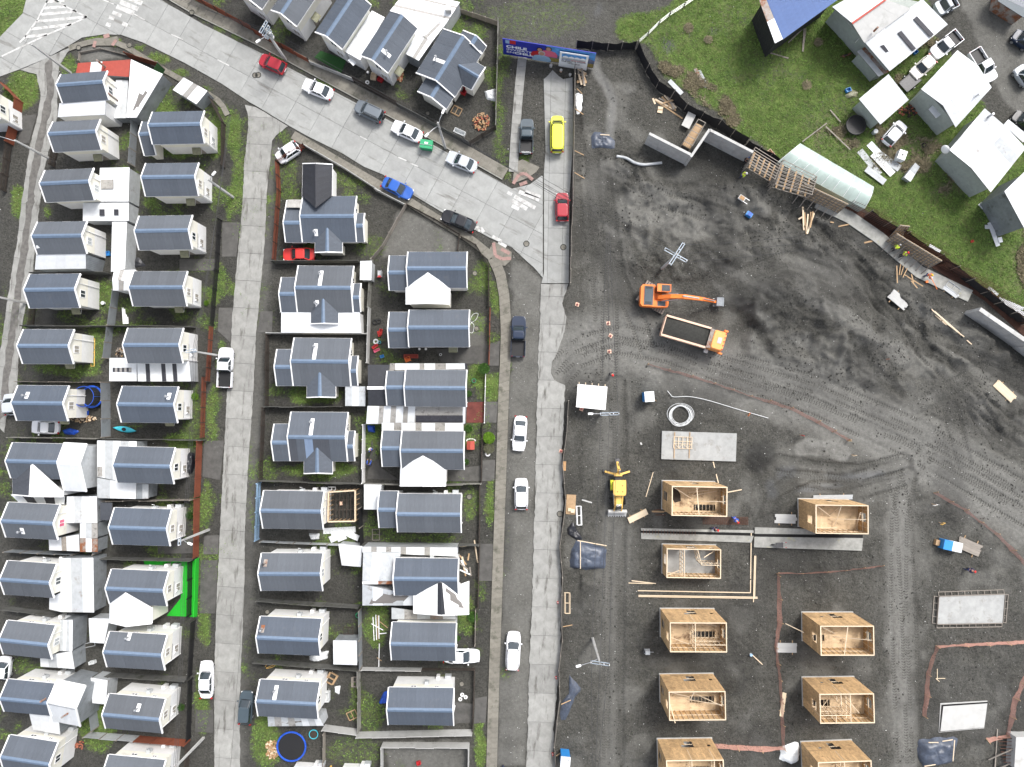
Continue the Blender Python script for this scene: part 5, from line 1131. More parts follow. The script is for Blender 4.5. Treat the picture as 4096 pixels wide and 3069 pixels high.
BR_ = [(.02,.03,.98,.45,.5,.52), (.98,.5,.98,.42,.6,.52), (.5,.02,.98,.44,.45,.52)]
t22 = timber('timber shell with a black scorched patch on its floor, above the concrete trench', '22', (1297,830), (1380,880), (1858,890), (1368,1135), (1848,1145), [(.47,.60,.2,.55), (.86,.93,.45,.6)], [(.32,.62,.15,.55)], ER, (.5,.9,.72,.93), (), BR_+[(.4,.3,.53,.78,.2,.53), (.42,.42,.55,.9,.22,.6), (.45,.05,1.0,.5,.97,.98)])
mat('scorch', (.03, .024, .02), .95, var=.4, vscale=3)
MB().add([(x*6.9, -y*3.6, 0) for x, y in ((.03,.08), (.10,.05), (.17,.16), (.24,.36), (.25,.6), (.14,.66), (.09,.5), (.03,.34))], [tuple(range(8))[::-1]]).build('scorch_mark', 'scorch', t22, loc=(0, 0, max(o.location.z for o in t22.children if o.name.startswith('floor_panel'))+.028))
timber('timber shell beside the pale board stack, its floor stained brown', '32', (265,988), (410,1042), (865,1048), (398,1290), (855,1298), NR, [(.45,.72,.55,.8)], ER, (.0,.26,.02,.14), (), BR_+[(.5,.02,.98,.52,.85,.55), (.85,.25,1.0,.93,.98,.55), (.05,.9,.6,.55,.9,.6)])
timber('single-storey timber shell with bare stud rooms and no upper floor', '22', (1290,1385), (1335,1420), (1803,1428), (1328,1672), (1793,1680), [(.40,.58,.3,.9), (.82,.9,.5,.8)], [(.25,.6,.35,.85)], [(.4,.7,.35,.85)], None, ((.33,.0,.33,1.), (.57,.0,.65,.55), (.65,.55,1.,.55)), [(.02,.92,.4,.32,.95,.5), (.05,.98,.6,.3,.85,.3), (.7,.3,.9,.95,.1,.5)], deck=False, h=2.75)
timber('timber shell with a studded partition and joists over its stair opening, under the pipe corner', '23', (1280,290), (1362,408), (1852,410), (1350,663), (1838,668), NL, WL_, ER, (.48,.9,.55,.76), ((.45,.0,.45,1.), (.47,.76,.98,.76)), [(.5,.03,.9,.92,.32,.56), (.52,.05,.75,.92,.35,.56), (.5,.1,.6,.92,.33,.6), (.05,.3,.55,.18,.33,.56), (.1,.75,.55,.4,.9,.7)])
timber('timber shell with a plank leaning out over its lower wall, opposite the lone lamp pole', '23', (1270,860), (1352,1005), (1840,1000), (1335,1255), (1828,1258), NL, WL_, ER, (.46,.9,.5,.72), (), BR_+[(.05,.5,.7,.1,1.08,1.02), (.5,.3,.6,.95,.55,.95), (.4,.35,.9,.45,.02,1.)])
timber('timber shell at the bottom of the view next to the blue cabin', '23', (1255,1415), (1330,1598), (1825,1592), (1312,1855), (1810,1852), NL, WL_, ER, (.5,.9,.6,.8), ((.45,.0,.45,1.), (.84,.0,.84,.6)), BR_[1:])
timber('timber shell with a loose plank against its side wall, beside the orange net', '33', (293,325), (450,437), (912,437), (435,693), (900,690), NR, [(.4,.7,.55,.8)], ER, (.0,.25,.55,.76), (), BR_+[(-.4,.3,.2,-.12,.5,.45), (.52,.0,1.0,.45,.98,.98), (.25,.2,.8,.0,.25,.6)])
timber('timber shell with two stud partitions inside, second up from the bottom beside the dirt track', '33', (293,885), (443,1025), (912,1020), (427,1280), (890,1273), NR, [(.4,.7,.55,.8)], ER, (.0,.35,.5,.72), ((.57,.0,.57,1.), (.0,.74,.57,.74), (.3,.74,.3,1.), (.4,.0,.4,.4)), [(.6,.1,.7,.8,.9,.6), (.7,.55,.7,.83,.85,.7), (.1,.5,.52,.3,.98,.52), (.3,.5,.52,.1,.98,.52)])
timber('timber shell at the bottom of the view beside the heap of torn white plastic', '33', (280,1445), (430,1615), (890,1598), (415,1870), (870,1860), NR, [(.4,.7,.55,.8)], ER, (.5,.9,.6,.8), ((.5,.0,.5,1.),), BR_[1:])
# ---- concrete slabs
def slab_thing(name, label, t, pts, h, m='new_slab', cat='slab', bars=None):
 q = [PG(t, *p) for p in pts]; c = sum(q, Vector())/4; root = thing(name, label, cat, (c.x, c.y, c.z))
 MB().prism([(p.x-c.x, p.y-c.y) for p in q], -.35, h).build('deck', m, root)
 if bars: bars(root, q, c, h)
 return root
def truss_frame(root, q, c, h):
 def L_(x, y): return rel(root, Vector((*P('22', x, y).xy, c.z+h+.06)))
 for x in (1400, 1530): stick('bearer', 'wood', root, L_(x, 415), L_(x-7, 640), .1, .06)
 for y in (455, 492, 515, 553): stick('rail', 'wood_pale', root, L_(1392, y)+Vector((0, 0, .06)), L_(1550, y+5)+Vector((0, 0, .06)), .07, .06)
 for x in (1392, 1430, 1468, 1506, 1546): stick('rail', 'wood_pale', root, L_(x, 455)+Vector((0, 0, .12)), L_(x-4, 553)+Vector((0, 0, .12)), .07, .05)
 for a, b2 in (((1400,515),(1430,550)), ((1430,550),(1468,515)), ((1468,515),(1506,550)), ((1506,550),(1546,515))): stick('web', 'wood_pale', root, L_(*a)+Vector((0, 0, .15)), L_(*b2)+Vector((0, 0, .15)), .05, .05)
slab_thing('foundation_slab', 'grey foundation slab carrying a wooden truss, nearest the pipe coil', '22', [(1292,405), (1935,427), (1925,668), (1285,648)], .28, bars=truss_frame)
def formwork(root, q, c, h):
 q = [p-c for p in q]
 for i in range(4):
  a, b2 = q[i], q[(i+1) % 4]; d = (b2-a).normalized(); o = Vector((d.y, -d.x, 0)); 
  if o.dot(a) < 0: o = -o
  a1, b1 = a+o*.55, b2+o*.55
  stick('form_board', 'wood_grey', root, a+o*.06+Vector((0, 0, .25)), b2+o*.06+Vector((0, 0, .25)), .05, .3)
  stick('form_rail', 'wood_grey', root, a1+Vector((0, 0, .1)), b1+Vector((0, 0, .1)), .08, .08)
  n = max(2, int((b2-a).length/.75))
  for k in range(n+1): stick('form_strut', 'wood_grey', root, a.lerp(b2, k/n)+o*.08+Vector((0, 0, .2)), a.lerp(b2, k/n)+o*.58+Vector((0, 0, .12)), .06, .06)
slab_thing('foundation_slab', 'fresh foundation slab still ringed by ladder-like formwork', '33', [(1467,182), (2030,162), (2010,405), (1450,415)], .3, bars=formwork)
def rim(root, q, c, h):
 MB().prism([(p.x-c.x, p.y-c.y) for p in [P('33', *k) for k in ((1485,1105), (1890,1082), (1862,1318), (1470,1355))]], -.3, .1).build('kerb', 'slab_light', root)
 MB().prism([(p.x-c.x, p.y-c.y) for p in [P('33', *k) for k in ((1493,1115), (1890,1090), (1862,1312), (1473,1350))]], .1, .14).build('joint_strip', 'trench', root)
slab_thing('foundation_slab', 'small whitish foundation slab near the blue tarpaulin stack', '33', [(1505,1128), (1885,1102), (1857,1308), (1480,1342)], .2, m='slab_light', bars=rim)
# strip footing in two lengths with a starter trench
def footing(label, t, quads, gapq, h, m='footing'):
 q0 = [PG(t, *p) for p in quads[0]]; c = sum(q0, Vector())/4; root = thing('strip_footing', label, 'footing', (c.x, c.y, c.z))
 for qd in quads: MB().prism([(P(t, *p).x-c.x, P(t, *p).y-c.y) for p in qd], -.4, h).build('footing_beam', m, root)
 MB().prism([(P(t, *p).x-c.x, P(t, *p).y-c.y) for p in gapq], -.4, h-.10).build('trench_bottom', 'trench', root)
 a, b2 = [(P(t, *gapq[0])+P(t, *gapq[3]))/2-c, (P(t, *gapq[1])+P(t, *gapq[2]))/2-c]
 return root, a, b2
fo, a, b2 = footing('dark strip footing with a row of rebar in its slot', '22', [[(1112,1245), (2082,1262), (2082,1284), (1112,1264)], [(1112,1284), (2082,1310), (2062,1368), (1112,1336)]], [(1112,1262), (2082,1284), (2082,1310), (1112,1284)], .22)
for k in range(18):
 q = a.lerp(b2, .02+k*.027); stick('starter_bar', 'rebar', fo, q+Vector((0, -.3, .26)), q+Vector((0, .3, .26)), .04, .03)
fo, a, b2 = footing('pale strip footing with yellow edge marks, in line with the rebar slot', '32', [[(-120,1236), (400,1250), (400,1296), (-120,1290)], [(-124,1316), (812,1328), (800,1436), (-126,1406)]], [(-120,1290), (812,1300), (812,1330), (-122,1316)], .30)
wb = thing('wheelbarrow', 'black wheelbarrow with a red grip standing on the pale strip footing', 'wheelbarrow', (*P('32', 78, 1380).xy, gz(*P('32', 78, 1380).xy)+.30), R(2))
MB().hexa([(-.3,-.2,.3),(.3,-.2,.3),(.3,.2,.3),(-.3,.2,.3)], [(-.5,-.33,.6),(.45,-.33,.6),(.45,.33,.6),(-.5,.33,.6)]).build('tray', 'steel_dark', wb); MB().ring((-.75,0,.2), .16, .05, 14, 5, 'Y').build('wheel', 'rubber', wb)
for s in (-1, 1): hd = MB().tube([(-.75, s*.08, .2), (.2, s*.28, .35), (.85, s*.32, .62)], .025, 6).build('handle', 'steel', wb); MB().tube([(.72, s*.31, .56), (.9, s*.325, .64)], .035, 6).build('grip', 'pl_red', hd); MB().tube([(.25, s*.25, .36), (.35, s*.27, 0)], .022, 5).build('leg', 'steel', wb)
# ---- tall retaining walls along the meadow
def retaining(label, t, a, b2, h, th=.32, m='concrete', side=1):
 p, q = P(t, *a), P(t, *b2); p.z = q.z = 0; c = (p+q)/2; d = (q-p).normalized(); o = Vector((-d.y, d.x, 0))*side
 root = thing('retaining_wall', label, 'wall', (c.x, c.y, 0)); n = max(1, round((q-p).length/2.4))
 for k in range(n):
  s0, s1 = p.lerp(q, k/n)+d*.008, p.lerp(q, (k+1)/n)-d*.008
  MB().hexa([v-c+Vector((0, 0, -.5)) for v in (s0, s1, s1+o*th, s0+o*th)], [v-c+Vector((0, 0, h)) for v in (s0, s1, s1+o*th, s0+o*th)]).build('wall_panel', m, root)
 return root
retaining('pale retaining wall ending at the stair scaffold, nearest the plank heap', '20', (1140,1245), (1485,1420), 3.3)
retaining('retaining wall spur standing square between the two long pale walls', '20', (1482,1425), (1640,1195), 3.3, side=-1)
retaining('pale retaining wall running from the spur to the lattice scaffold', '20', (1645,1215), (2005,1400), 3.3)
retaining('weathered retaining wall with a whitish face beside the rebar trench', '31', (1690,1052), (2112,1342), 3.0, .5)
retaining('weathered retaining wall cut by the edge of the view', '31', (2108,1345), (2500,1640), 3.0, .5)
# scaffold bay with a stair beside the spur
def scaffold(label, t, quad, h, nx=3, m='wood_grey', name='scaffold', shelves=True):
 q = [P(t, *p) for p in quad]; c = sum(q, Vector())/4; root = thing(name, label, 'scaffold', (c.x, c.y, 0)); q = [p-c for p in q]
 up = Vector((0, 0, h))
 for k in range(nx+1):
  a, b2 = q[0].lerp(q[1], k/nx), q[3].lerp(q[2], k/nx)
  for v in (a, b2): stick('post', m, root, v, v+up, .09, .09)
  stick('ledger', m, root, a+up*.55, b2+up*.55, .07, .07); stick('ledger', m, root, a+up, b2+up, .07, .07)
 for e in ((0, 1), (3, 2)):
  for f in (.3, .62, .98): stick('rail', m, root, q[e[0]]+up*f, q[e[1]]+up*f, .07, .07)
 if shelves:
  for k in range(5): stick('plank', 'wood', root, q[0].lerp(q[3], .1+.2*k)+up*.6, q[1].lerp(q[2], .1+.2*k)+up*.6, .22, .04)
 return root
scaffold('wooden stair scaffold leaning on the retaining wall spur', '20', [(1440,1290), (1560,1110), (1620,1140), (1510,1330)], 3.0, 4)
scaffold('upper bay of the lattice scaffold, joined to the pale retaining wall', '20', [(1985,1480), (2035,1345), (2250,1480), (2200,1610)], 3.0, 6)
scaffold('lower bay of the lattice scaffold, beside the greenhouse', '30', [(-5,1650), (60,1450), (340,1590), (300,1740)], 3.0, 7)
def lattice_panel(root, o, u, v, nu, nv, m='wood_grey', back='plywood'):
 """a shutter panel: sheet plus battens; o corner, u and v edges"""
 n = u.cross(v).normalized(); n = n if n.z > 0 else -n
 MB().add([o, o+u, o+u+v, o+v, o-n*.03, o+u-n*.03, o+u+v-n*.03, o+v-n*.03], [(0,1,2,3), (7,6,5,4), (0,4,5,1), (1,5,6,2), (2,6,7,3), (3,7,4,0)]).build('shutter_sheet', back, root)
 for i in range(nu+1): stick('batten', m, root, o+u*i/nu+n*.05, o+u*i/nu+v+n*.05, .07, .08)
 for j in range(nv+1): stick('batten', m, root, o+v*j/nv+n*.10, o+v*j/nv+u+n*.10, .07, .07)
def shutter_run(label, t, a, b2, h, np_, lean=.5, side=1):
 p, q = P(t, *a), P(t, *b2); c = (p+q)/2; d = (q-p).normalized(); o = Vector((-d.y, d.x, 0))*side
 root = thing('formwork', label, 'formwork', (c.x, c.y, 0))
 L_ = (q-p).length/np_
 for k in range(np_):
  lattice_panel(root, p-c+d*(L_*k+.03)+Vector((0, 0, .05)), d*(L_-.06), o*lean+Vector((0, 0, h)), 4, 5)
 for k in range(np_*2): stick('raker', 'wood_grey', root, p-c+d*(L_*k/2+.3)-o*1.4+Vector((0, 0, .05)), p-c+d*(L_*k/2+.3)+Vector((0, 0, h*.7)), .09, .07)
 return root
shutter_run('wooden wall formwork panels standing above the plank teepee', '31', (230,10), (600,185), 2.6, 3)
shutter_run('wooden wall formwork panels behind the two workers in yellow vests', '31', (1010,425), (1390,655), 2.4, 4)
shutter_run('short formwork panel bridging the rebar trench', '31', (1045,385), (1130,395), 2.4, 1, lean=.9)
# rebar cage and its red-brown trench
def rebar_run(label, t, pts, h=2.3, gap=.55):
 q = PL(t, pts); c = q[len(q)//2].copy(); root = thing('rebar_cage', label, 'rebar', (c.x, c.y, 0))
 for off in (0, gap):
  pl = []
  for i, p in enumerate(q):
   d = (q[min(i+1, len(q)-1)]-q[max(i-1, 0)]).normalized(); pl.append(p+Vector((-d.y, d.x, 0))*off-c)
  for zz in np.arange(.15, h, .32): MB().tube([p+Vector((0, 0, zz)) for p in pl], .016, 4).build('horizontal_bar', 'rebar', root)
  mb = MB(); cnt = 0
  for a, b2 in zip(pl[:-1], pl[1:]):
   n = int((b2-a).length/.28)
   for k in range(n):
    r0 = a.lerp(b2, k/n); mb = MB().bar(r0+Vector((0, 0, -.1)), r0+Vector((0, 0, h+.15)), .028); mb.build('vertical_bar', 'rebar', root); cnt += 1
 return root
mat('rust_earth', (.055, .026, .018), .95, var=.35, vscale=2)
tr = [P('31', *p) for p in ((640,150), (860,250), (1060,400), (1420,600), (1900,900), (2260,1230))]
structure(MB().prism(strip(tr, 1.5), -.3, .07).build('trench_floor', 'rust_earth'))
structure(MB().prism(strip([P('31', *p) for p in ((420,90), (700,220), (960,400), (1300,690), (1740,900))], 1.6), -.3, .16).build('wall_footing', 'footing'))
rebar_run('rusty rebar cage in front of the greenhouse end', '31', [(660,150), (860,235), (1035,350)])
rebar_run('rusty rebar cage behind the formwork by the yellow-vested workers', '31', [(1090,380), (1300,510), (1480,610)])
rebar_run('longest rusty rebar cage running past the white sheets on the bank', '31', [(1450,640), (1690,760), (1900,890)])
rebar_run('rusty rebar cage behind the weathered retaining wall', '31', [(1900,905), (2080,1050), (2230,1200)])
# ---- black shade-net fence round the site
def net_fence(label, pts, h=2.0, m='net_black', name='net_fence', step=2.2, tilt=.35, post='wood_grey', cat='fence', proud=.25, sag=.2):
 q = [P(*p) for p in pts]; c = q[len(q)//2].copy(); root = thing(name, label, cat, (c.x, c.y, 0))
 run = []
 for a, b2 in zip(q[:-1], q[1:]):
  n = max(1, round((b2-a).length/step)); run += [a.lerp(b2, k/n) for k in range(n)]
 run.append(q[-1]); pts0 = list(run)
 for i, p in enumerate(pts0):
  d = (pts0[min(i+1, len(run)-1)]-pts0[max(i-1, 0)]).normalized(); o = Vector((-d.y, d.x, 0))*tilt*random.uniform(.4, 1.4)
  g = gz(p.x, p.y); run[i] = (Vector((p.x, p.y, g)), Vector((p.x, p.y, g+h*random.uniform(.9, 1.03)))+o)
 for a, t_ in run: stick('post', post, root, a-c-Vector((0, 0, .2)), t_+(t_-a)*proud/h-c, .08, .08)
 for (a, ta), (b2, tb) in zip(run[:-1], run[1:]):
  mb = MB(); k = 5; rows = []
  for zf in (0, .35, .7, 1.0):
   rows.append([a.lerp(b2, i/k).lerp(ta.lerp(tb, i/k), zf)-c+Vector((random.uniform(-.06, .06), random.uniform(-.06, .06), -sag*math.sin(math.pi*i/k)*zf)) for i in range(k+1)])
  vs = [v for r_ in rows for v in r_]; mb.add(vs, [(r_*(k+1)+i, r_*(k+1)+i+1, (r_+1)*(k+1)+i+1, (r_+1)*(k+1)+i) for r_ in range(3) for i in range(k)])
  mb.build('net_panel', m, root, smooth=True)
 return root
net_fence('black shade-net fence below the billboard end, with pale posts', [('20',552,420), ('20',820,440), ('20',1060,430)], 2.0, tilt=.1)
net_fence('long sagging black shade-net fence along the dry grass', [('20',1065,435), ('20',1150,620), ('20',1240,760), ('20',1480,960), ('20',1760,1110), ('20',2000,1260)], 2.0)
net_fence('black shade-net fence behind the lattice scaffold', [('20',2005,1265), ('20',2200,1380), ('30',180,1500), ('30',330,1560)], 2.0, tilt=.2)
net_fence('black shade-net fence behind the rebar trench on the meadow edge', [('31',830,210), ('31',1150,390), ('31',1440,570), ('31',1830,880), ('31',2180,1150)], 1.8, tilt=.2)
# ---- orange safety nets
def safety(label, pts): return net_fence(label, pts, .75, 'net_orange', 'safety_net', 2.6, .3, 'wood', 'safety net', .12, .25)
safety('orange safety net along the upper haul road, below the dump truck', [('21',1168,1495), ('21',1350,1545), ('21',1740,1660), ('22',2209,165), ('32',190,222), ('32',420,340), ('32',690,492)])
safety('orange safety net beyond the haul road at the edge of the view', [('32',1425,945), ('32',1690,1095), ('32',1950,1295), ('32',2230,1590)])
safety('orange safety net crossing below the pale strip footing', [('32',75,1645), ('32',500,1632), ('32',978,1580)])
safety('long orange safety net hanging between the two columns of timber shells', [('32',80,1650), ('33',80,400), ('33',55,620), ('33',95,900), ('33',112,1470), ('23',2150,1478), ('23',1745,1452)])
safety('orange safety net round the plot below the formwork-ringed slab', [('33',2240,560), ('33',1700,590), ('33',1445,605), ('33',1365,850), ('33',1332,1210)])
safety('brownish safety net beside the dark excavation in the corner', [('33',2240,790), ('33',2110,1050), ('33',2055,1380), ('33',1880,1405)])
# ================================================================ VEHICLES
def lettering(body, size, m, parent, loc, rot, ext=.006, name='lettering', bold=0.0, sx=1.0):
 """raised letters as one mesh part"""
 cu = bpy.data.curves.new(name, 'FONT'); cu.body = body; cu.size = size; cu.extrude = ext; cu.offset = bold
 tmp = bpy.data.objects.new('tmp', cu); COL.objects.link(tmp); bpy.context.view_layer.update()
 me = bpy.data.meshes.new_from_object(tmp.evaluated_get(bpy.context.evaluated_depsgraph_get())); bpy.data.objects.remove(tmp); bpy.data.curves.remove(cu)
 me.materials.clear(); me.materials.append(C(m)); return obj(name, me, None, parent, loc, rot, (sx, 1, 1))
random.seed(55)
def outline(L, W, x0, n=28, p=.42):
 r = []
 for i in range(n):
  a = 2*math.pi*i/n; c, s = math.cos(a), math.sin(a)
  r.append((x0+math.copysign(abs(c)**p, c)*L/2, math.copysign(abs(s)**p, s)*W/2))
 return r
KIND = dict(  # deck height, roof height, cabin base x range, roof x range (shares of length)
 sedan=(.88, 1.45, -.37, .22, -.22, .05), hatch=(.92, 1.48, -.475, .25, -.37, .07), suv=(1.02, 1.68, -.48, .24, -.43, .09), van=(1.02, 1.82, -.485, .34, -.465, .19), pickup=(1.02, 1.72, -.10, .25, -.055, .12), cab=(1.0, 1.66, -.10, .25, -.055, .12))
WHEEL = {}
def wheel_mesh(r):
 if r not in WHEEL:
  a = MB().ring((0, 0, 0), r*.78, r*.24, 18, 8, 'Y').mesh('tyre', True); a.materials.append(C('rubber'))
  b2 = MB().loft([[(r*.62*math.cos(2*math.pi*i/14), s*.07, r*.62*math.sin(2*math.pi*i/14)) for i in range(14)] for s in (1, -1)]).mesh('rim'); b2.materials.append(C('steel')); WHEEL[r] = (a, b2)
 return WHEEL[r]
def add_wheels(root, xs, y, r):
 for x in xs:
  for s in (-1, 1):
   w = obj('wheel', wheel_mesh(r)[0], None, root, (x, s*y, r)); obj('rim', wheel_mesh(r)[1], None, w, (0, s*.03, 0))
def car(label, t, front, rear, kind, col, W=None, z0=0.0, group='parked cars and pickups', name=None, rack=False, bed=None, text=None):
 zf = .6
 a, b2 = P(t, *front, zf), P(t, *rear, zf); d = a-b2; L = d.length; c = (a+b2)/2
 deck, ht, c0, c1, r0, r1 = KIND[kind]; W = W or {'pickup': 1.86, 'cab': 1.75, 'van': 1.84, 'suv': 1.84}.get(kind, 1.76)
 if z0 is None: z0 = gz(c.x, c.y)
 root = thing(name or {'pickup': 'pickup_truck', 'cab': 'pickup_truck', 'van': 'van'}.get(kind, 'car'), label, {'pickup': 'pickup', 'cab': 'pickup', 'van': 'van'}.get(kind, 'car'), (c.x, c.y, z0), math.atan2(d.y, d.x), group)
 pm = 'car_'+col
 def rg(z, ls, ws, droop=0.0): return [(x, y, z-droop*max(0, (x/(L/2)))**2-droop*.5*max(0, (-x/(L/2)))**2) for x, y in outline(L*ls, W*ws, 0)]
 body = MB()
 if kind in ('pickup', 'cab'):
  xb = L*(c0+.0); Lf = L/2-xb+.02
  def rp(z, s, ws, droop=0): return [(x, y, z-droop*max(0, x/(L/2))**2) for x, y in outline(Lf*s, W*ws, (L/2+xb)/2)]
  body.loft([rp(.32, .97, .95), rp(.5, 1, 1), rp(deck-.18, 1, 1, .03), rp(deck-.03, .985, .97, .06), rp(deck, .96, .90, .08)]).build('body', pm, root, smooth=False)
  bw = MB(); y = W/2-.03; zt = deck+.02; xr = -L/2+.06
  bed_ = MB().box(xr, xb-.02, -y, y, .45, .62).build('bed_floor', 'black', root)
  for s in (-1, 1): MB().hexa([(xr, s*y-.035, .45), (xb-.02, s*y-.035, .45), (xb-.02, s*y+.035, .45), (xr, s*y+.035, .45)], [(xr, s*y-.035, zt), (xb-.02, s*y-.035, zt), (xb-.02, s*y+.035, zt), (xr, s*y+.035, zt)]).build('bed_side', pm, root)
  MB().box(xr-.03, xr+.03, -y+.02, y-.02, .5, zt-.01).build('tailgate', pm, root); MB().box(xb-.05, xb-.01, -y+.02, y-.02, .5, zt-.02).build('bulkhead', 'black', root)
  MB().box(-L/2-.04, -L/2+.04, -W*.44, W*.44, .42, .58).build('rear_bumper', 'steel_dark', root)
 else:
  body.loft([rg(.26, .955, .93), rg(.42, .995, .985), rg(.62, 1, 1), rg(deck-.12, .992, .985, .05), rg(deck-.02, .965, .93, .09), rg(deck+.01, .93, .86, .12)]).build('body', pm, root)
 mid = (deck+ht)/2
 def cg(z, x0, x1, ws): return [(x, y, z) for x, y in outline((x1-x0)*L, W*ws, (x0+x1)/2*L, 24, .32)]
 lerp = lambda u, v, k: u+(v-u)*k
 MB().loft([cg(deck-.05, c0, c1, .88), cg(mid, lerp(c0, r0, .55), lerp(c1, r1, .55), .83), cg(ht-.05, r0-.005, r1+.005, .74)]).build('windows', 'glass', root)
 MB().loft([cg(ht-.075, r0-.012, r1+.012, .775), cg(ht-.02, r0+.002, r1-.002, .745), cg(ht, r0+.03, r1-.03, .64)]).build('roof', pm, root)
 for s in (-1, 1):
  for xa, xt in ((c1-.012, r1+.0), (c0+.012, r0+.0), ((c0+c1)/2-.01, (r0+r1)/2)):
   if kind == 'cab' and abs(xa-(c0+c1)/2+.01) < .001: continue
   MB().bar((xa*L, s*W*.425, deck-.03), (xt*L, s*W*.372, ht-.04), .10 if xa != (c0+c1)/2-.01 else .07, .05).build('pillar', pm, root)
  MB().loft([[(x, y, .6+zz) for x, y in outline(.2, .32, L/2-.16, 10, .6)] for zz in (0, .12)]).build('headlight', 'lamp_clear', root, loc=(0, s*W*.33, .02))
  MB().box(-L/2+.0, -L/2+.12, s*W*.40-.12, s*W*.40+.12, deck-.24, deck-.05).build('tail_light', 'lamp_red', root)
  MB().box(c1*L-.22, c1*L-.08, s*(W/2+.10)-.09, s*(W/2+.10)+.09, deck+.02, deck+.14).build('wing_mirror', pm, root)
 MB().box(-L/2-.03, -L/2+.05, -.25, .25, .48, .6).build('number_plate', 'frame_white', root)
 MB().loft([[(x, y, deck-.045-zz) for x, y in outline(.05, W*.72, c1*L+.05, 12, .5)] for zz in (.0, -.06)]).build('wiper_cowl', 'black', root)
 r = .32 if kind in ('sedan', 'hatch') else .37
 add_wheels(root, (L*.31, -L*.29), W/2-.10, r)
 if rack:
  for s in (-1, 1): MB().bar((r0*L+.2, s*W*.31, ht+.04), (r1*L-.2, s*W*.31, ht+.04), .04, .05).build('roof_rail', 'steel_dark', root)
 return root
ZK = ZR
car('crimson hatchback parked nearest the transformer pole on the wide road', '10', (40,512), (254,608), 'hatch', 'crimson', z0=ZK)
car('white saloon parked on the wide road between the crimson hatchback and the grey off-roader', '10', (412,725), (662,828), 'sedan', 'white', z0=ZK)
suv = car('blue-grey off-roader with a spare wheel on its back door', '10', (865,912), (1100,1025), 'suv', 'grey', z0=ZK, rack=True)
Ls = (P('10', 865, 912, .6)-P('10', 1100, 1025, .6)).length
MB().ring((-Ls/2-.1, 0, .95), .26, .1, 18, 8, 'X').build('spare_wheel', 'rubber', suv)
car('white saloon parked beside the green waste container', '10', (1180,1083), (1430,1195), 'sedan', 'white', z0=ZK)
car('silver saloon parked just beyond the green waste container', '10', (1650,1348), (1902,1455), 'sedan', 'silver', z0=ZK)
car('bright blue saloon parked on the wide road', '10', (1348,1690), (1097,1568), 'sedan', 'blue', z0=ZK)
car('black saloon parked by the footway near the pink-tiled corner', '11', (1607,195), (1893,312), 'sedan', 'black', z0=ZK)
car('bright red saloon parked in the yard of the cross-gabled bungalow', '11', (235,545), (508,540), 'sedan', 'scarlet', z0=.02)
car('crimson hatchback parked against the plank fence at the road bend', '21', (432,12), (432,258), 'hatch', 'crimson', z0=ZK)
car('lemon yellow van parked on the side road by the billboard', '20', (390,1008), (388,1325), 'van', 'yellow', z0=ZK)
pk = car('old slate-grey pickup with lettering on its tailgate on the gravel verge', '20', (130,1035), (122,1332), 'cab', 'slate', z0=.02)
Lp = (P('20', 130, 1035, .6)-P('20', 122, 1332, .6)).length; lettering('TOYOTA', .30, 'frame_white', pk, (-Lp/2+.0, .62, 1.03), (0, 0, -math.pi/2))
bk = car('black pickup parked on the dark gravel strip', '21', (60,1074), (50,1425), 'pickup', 'navy', z0=.03)
car('white saloon on the gravel strip level with the big white site roof', '22', (55,580), (78,277), 'sedan', 'white', z0=.03)
car('white hatchback on the gravel strip level with the yellow backhoe', '22', (80,812), (80,1085), 'hatch', 'white', z0=.03)
car('white estate with roof rails, lowest on the gravel strip', 'F', (1110,1363), (1106,1446), 'suv', 'white', z0=.03, rack=True)
car('white double-cab pickup parked at the street edge beside the lamp post', '01', (1958,1345), (1942,1690), 'pickup', 'white', z0=.03)
car('silvery white saloon parked at the street edge near the bottom of the view', '03', (1786,736), (1783,1062), 'sedan', 'white', z0=.03)
car('dull slate-green hatchback parked at the street edge near the bottom', '03', (2135,996), (2115,1285), 'hatch', 'slate', z0=.03)
car('white saloon half hidden under the eave of a house', '13', (1932,695), (1615,697), 'sedan', 'white', z0=.02)
car('old white saloon parked beside the seventh house along the alley', '02', (278,370), (516,378), 'sedan', 'white', z0=.02)
car('white car cut by the edge of the view beside the alley', '03', (48,700), (28,895), 'hatch', 'white', z0=.02)
car('pale grey car half hidden by a roof edge on the alley', '02', (96,85), (106,268), 'hatch', 'silver', z0=.10)
car('white car parked behind the red slatted corner fence', '10', (188,1382), (368,1262), 'hatch', 'white', z0=.03)
car('white pickup with an empty black bed beside the farmhouse skylights', '30', (1412,485), (1640,308), 'pickup', 'white', z0=None)
car('pale silver saloon in front of the dark trailer', '30', (1245,660), (1420,505), 'sedan', 'cream', z0=None)
car('white pickup parked on the gravel track beside the white-roofed porch house', '30', (1932,702), (1768,438), 'cab', 'white', z0=None)
car('white hatchback on the grass near the round black trampoline', '30', (1165,1068), (1012,1240), 'hatch', 'white', z0=None)
car('blue-grey pickup at the top of the gravel track', '30', (1448,92), (1612,8), 'pickup', 'silver', z0=None)
car('silver car at the edge of the view on the gravel track', '30', (2152,580), (2260,735), 'hatch', 'silver', z0=None)
car('dark blue car at the edge of the view near the top corner', '30', (2118,292), (2270,400), 'hatch', 'navy', z0=None)
car('black car at the edge of the view beside the white-roofed house', '30', (2112,990), (2262,1105), 'suv', 'black', z0=None)
p = PG('30', 1205, 722); tl_ = thing('trailer', 'dark flat trailer parked behind the pale silver saloon', 'trailer', p, R(40))
MB().box(-1.2, 1.2, -.8, .8, .5, .58).build('bed', 'steel_dark', tl_); add_wheels(tl_, (0,), .9, .3)
for s in (-1, 1): MB().box(-1.2, 1.2, s*.8-.02, s*.8+.02, .58, .8).build('side', 'steel_dark', tl_)
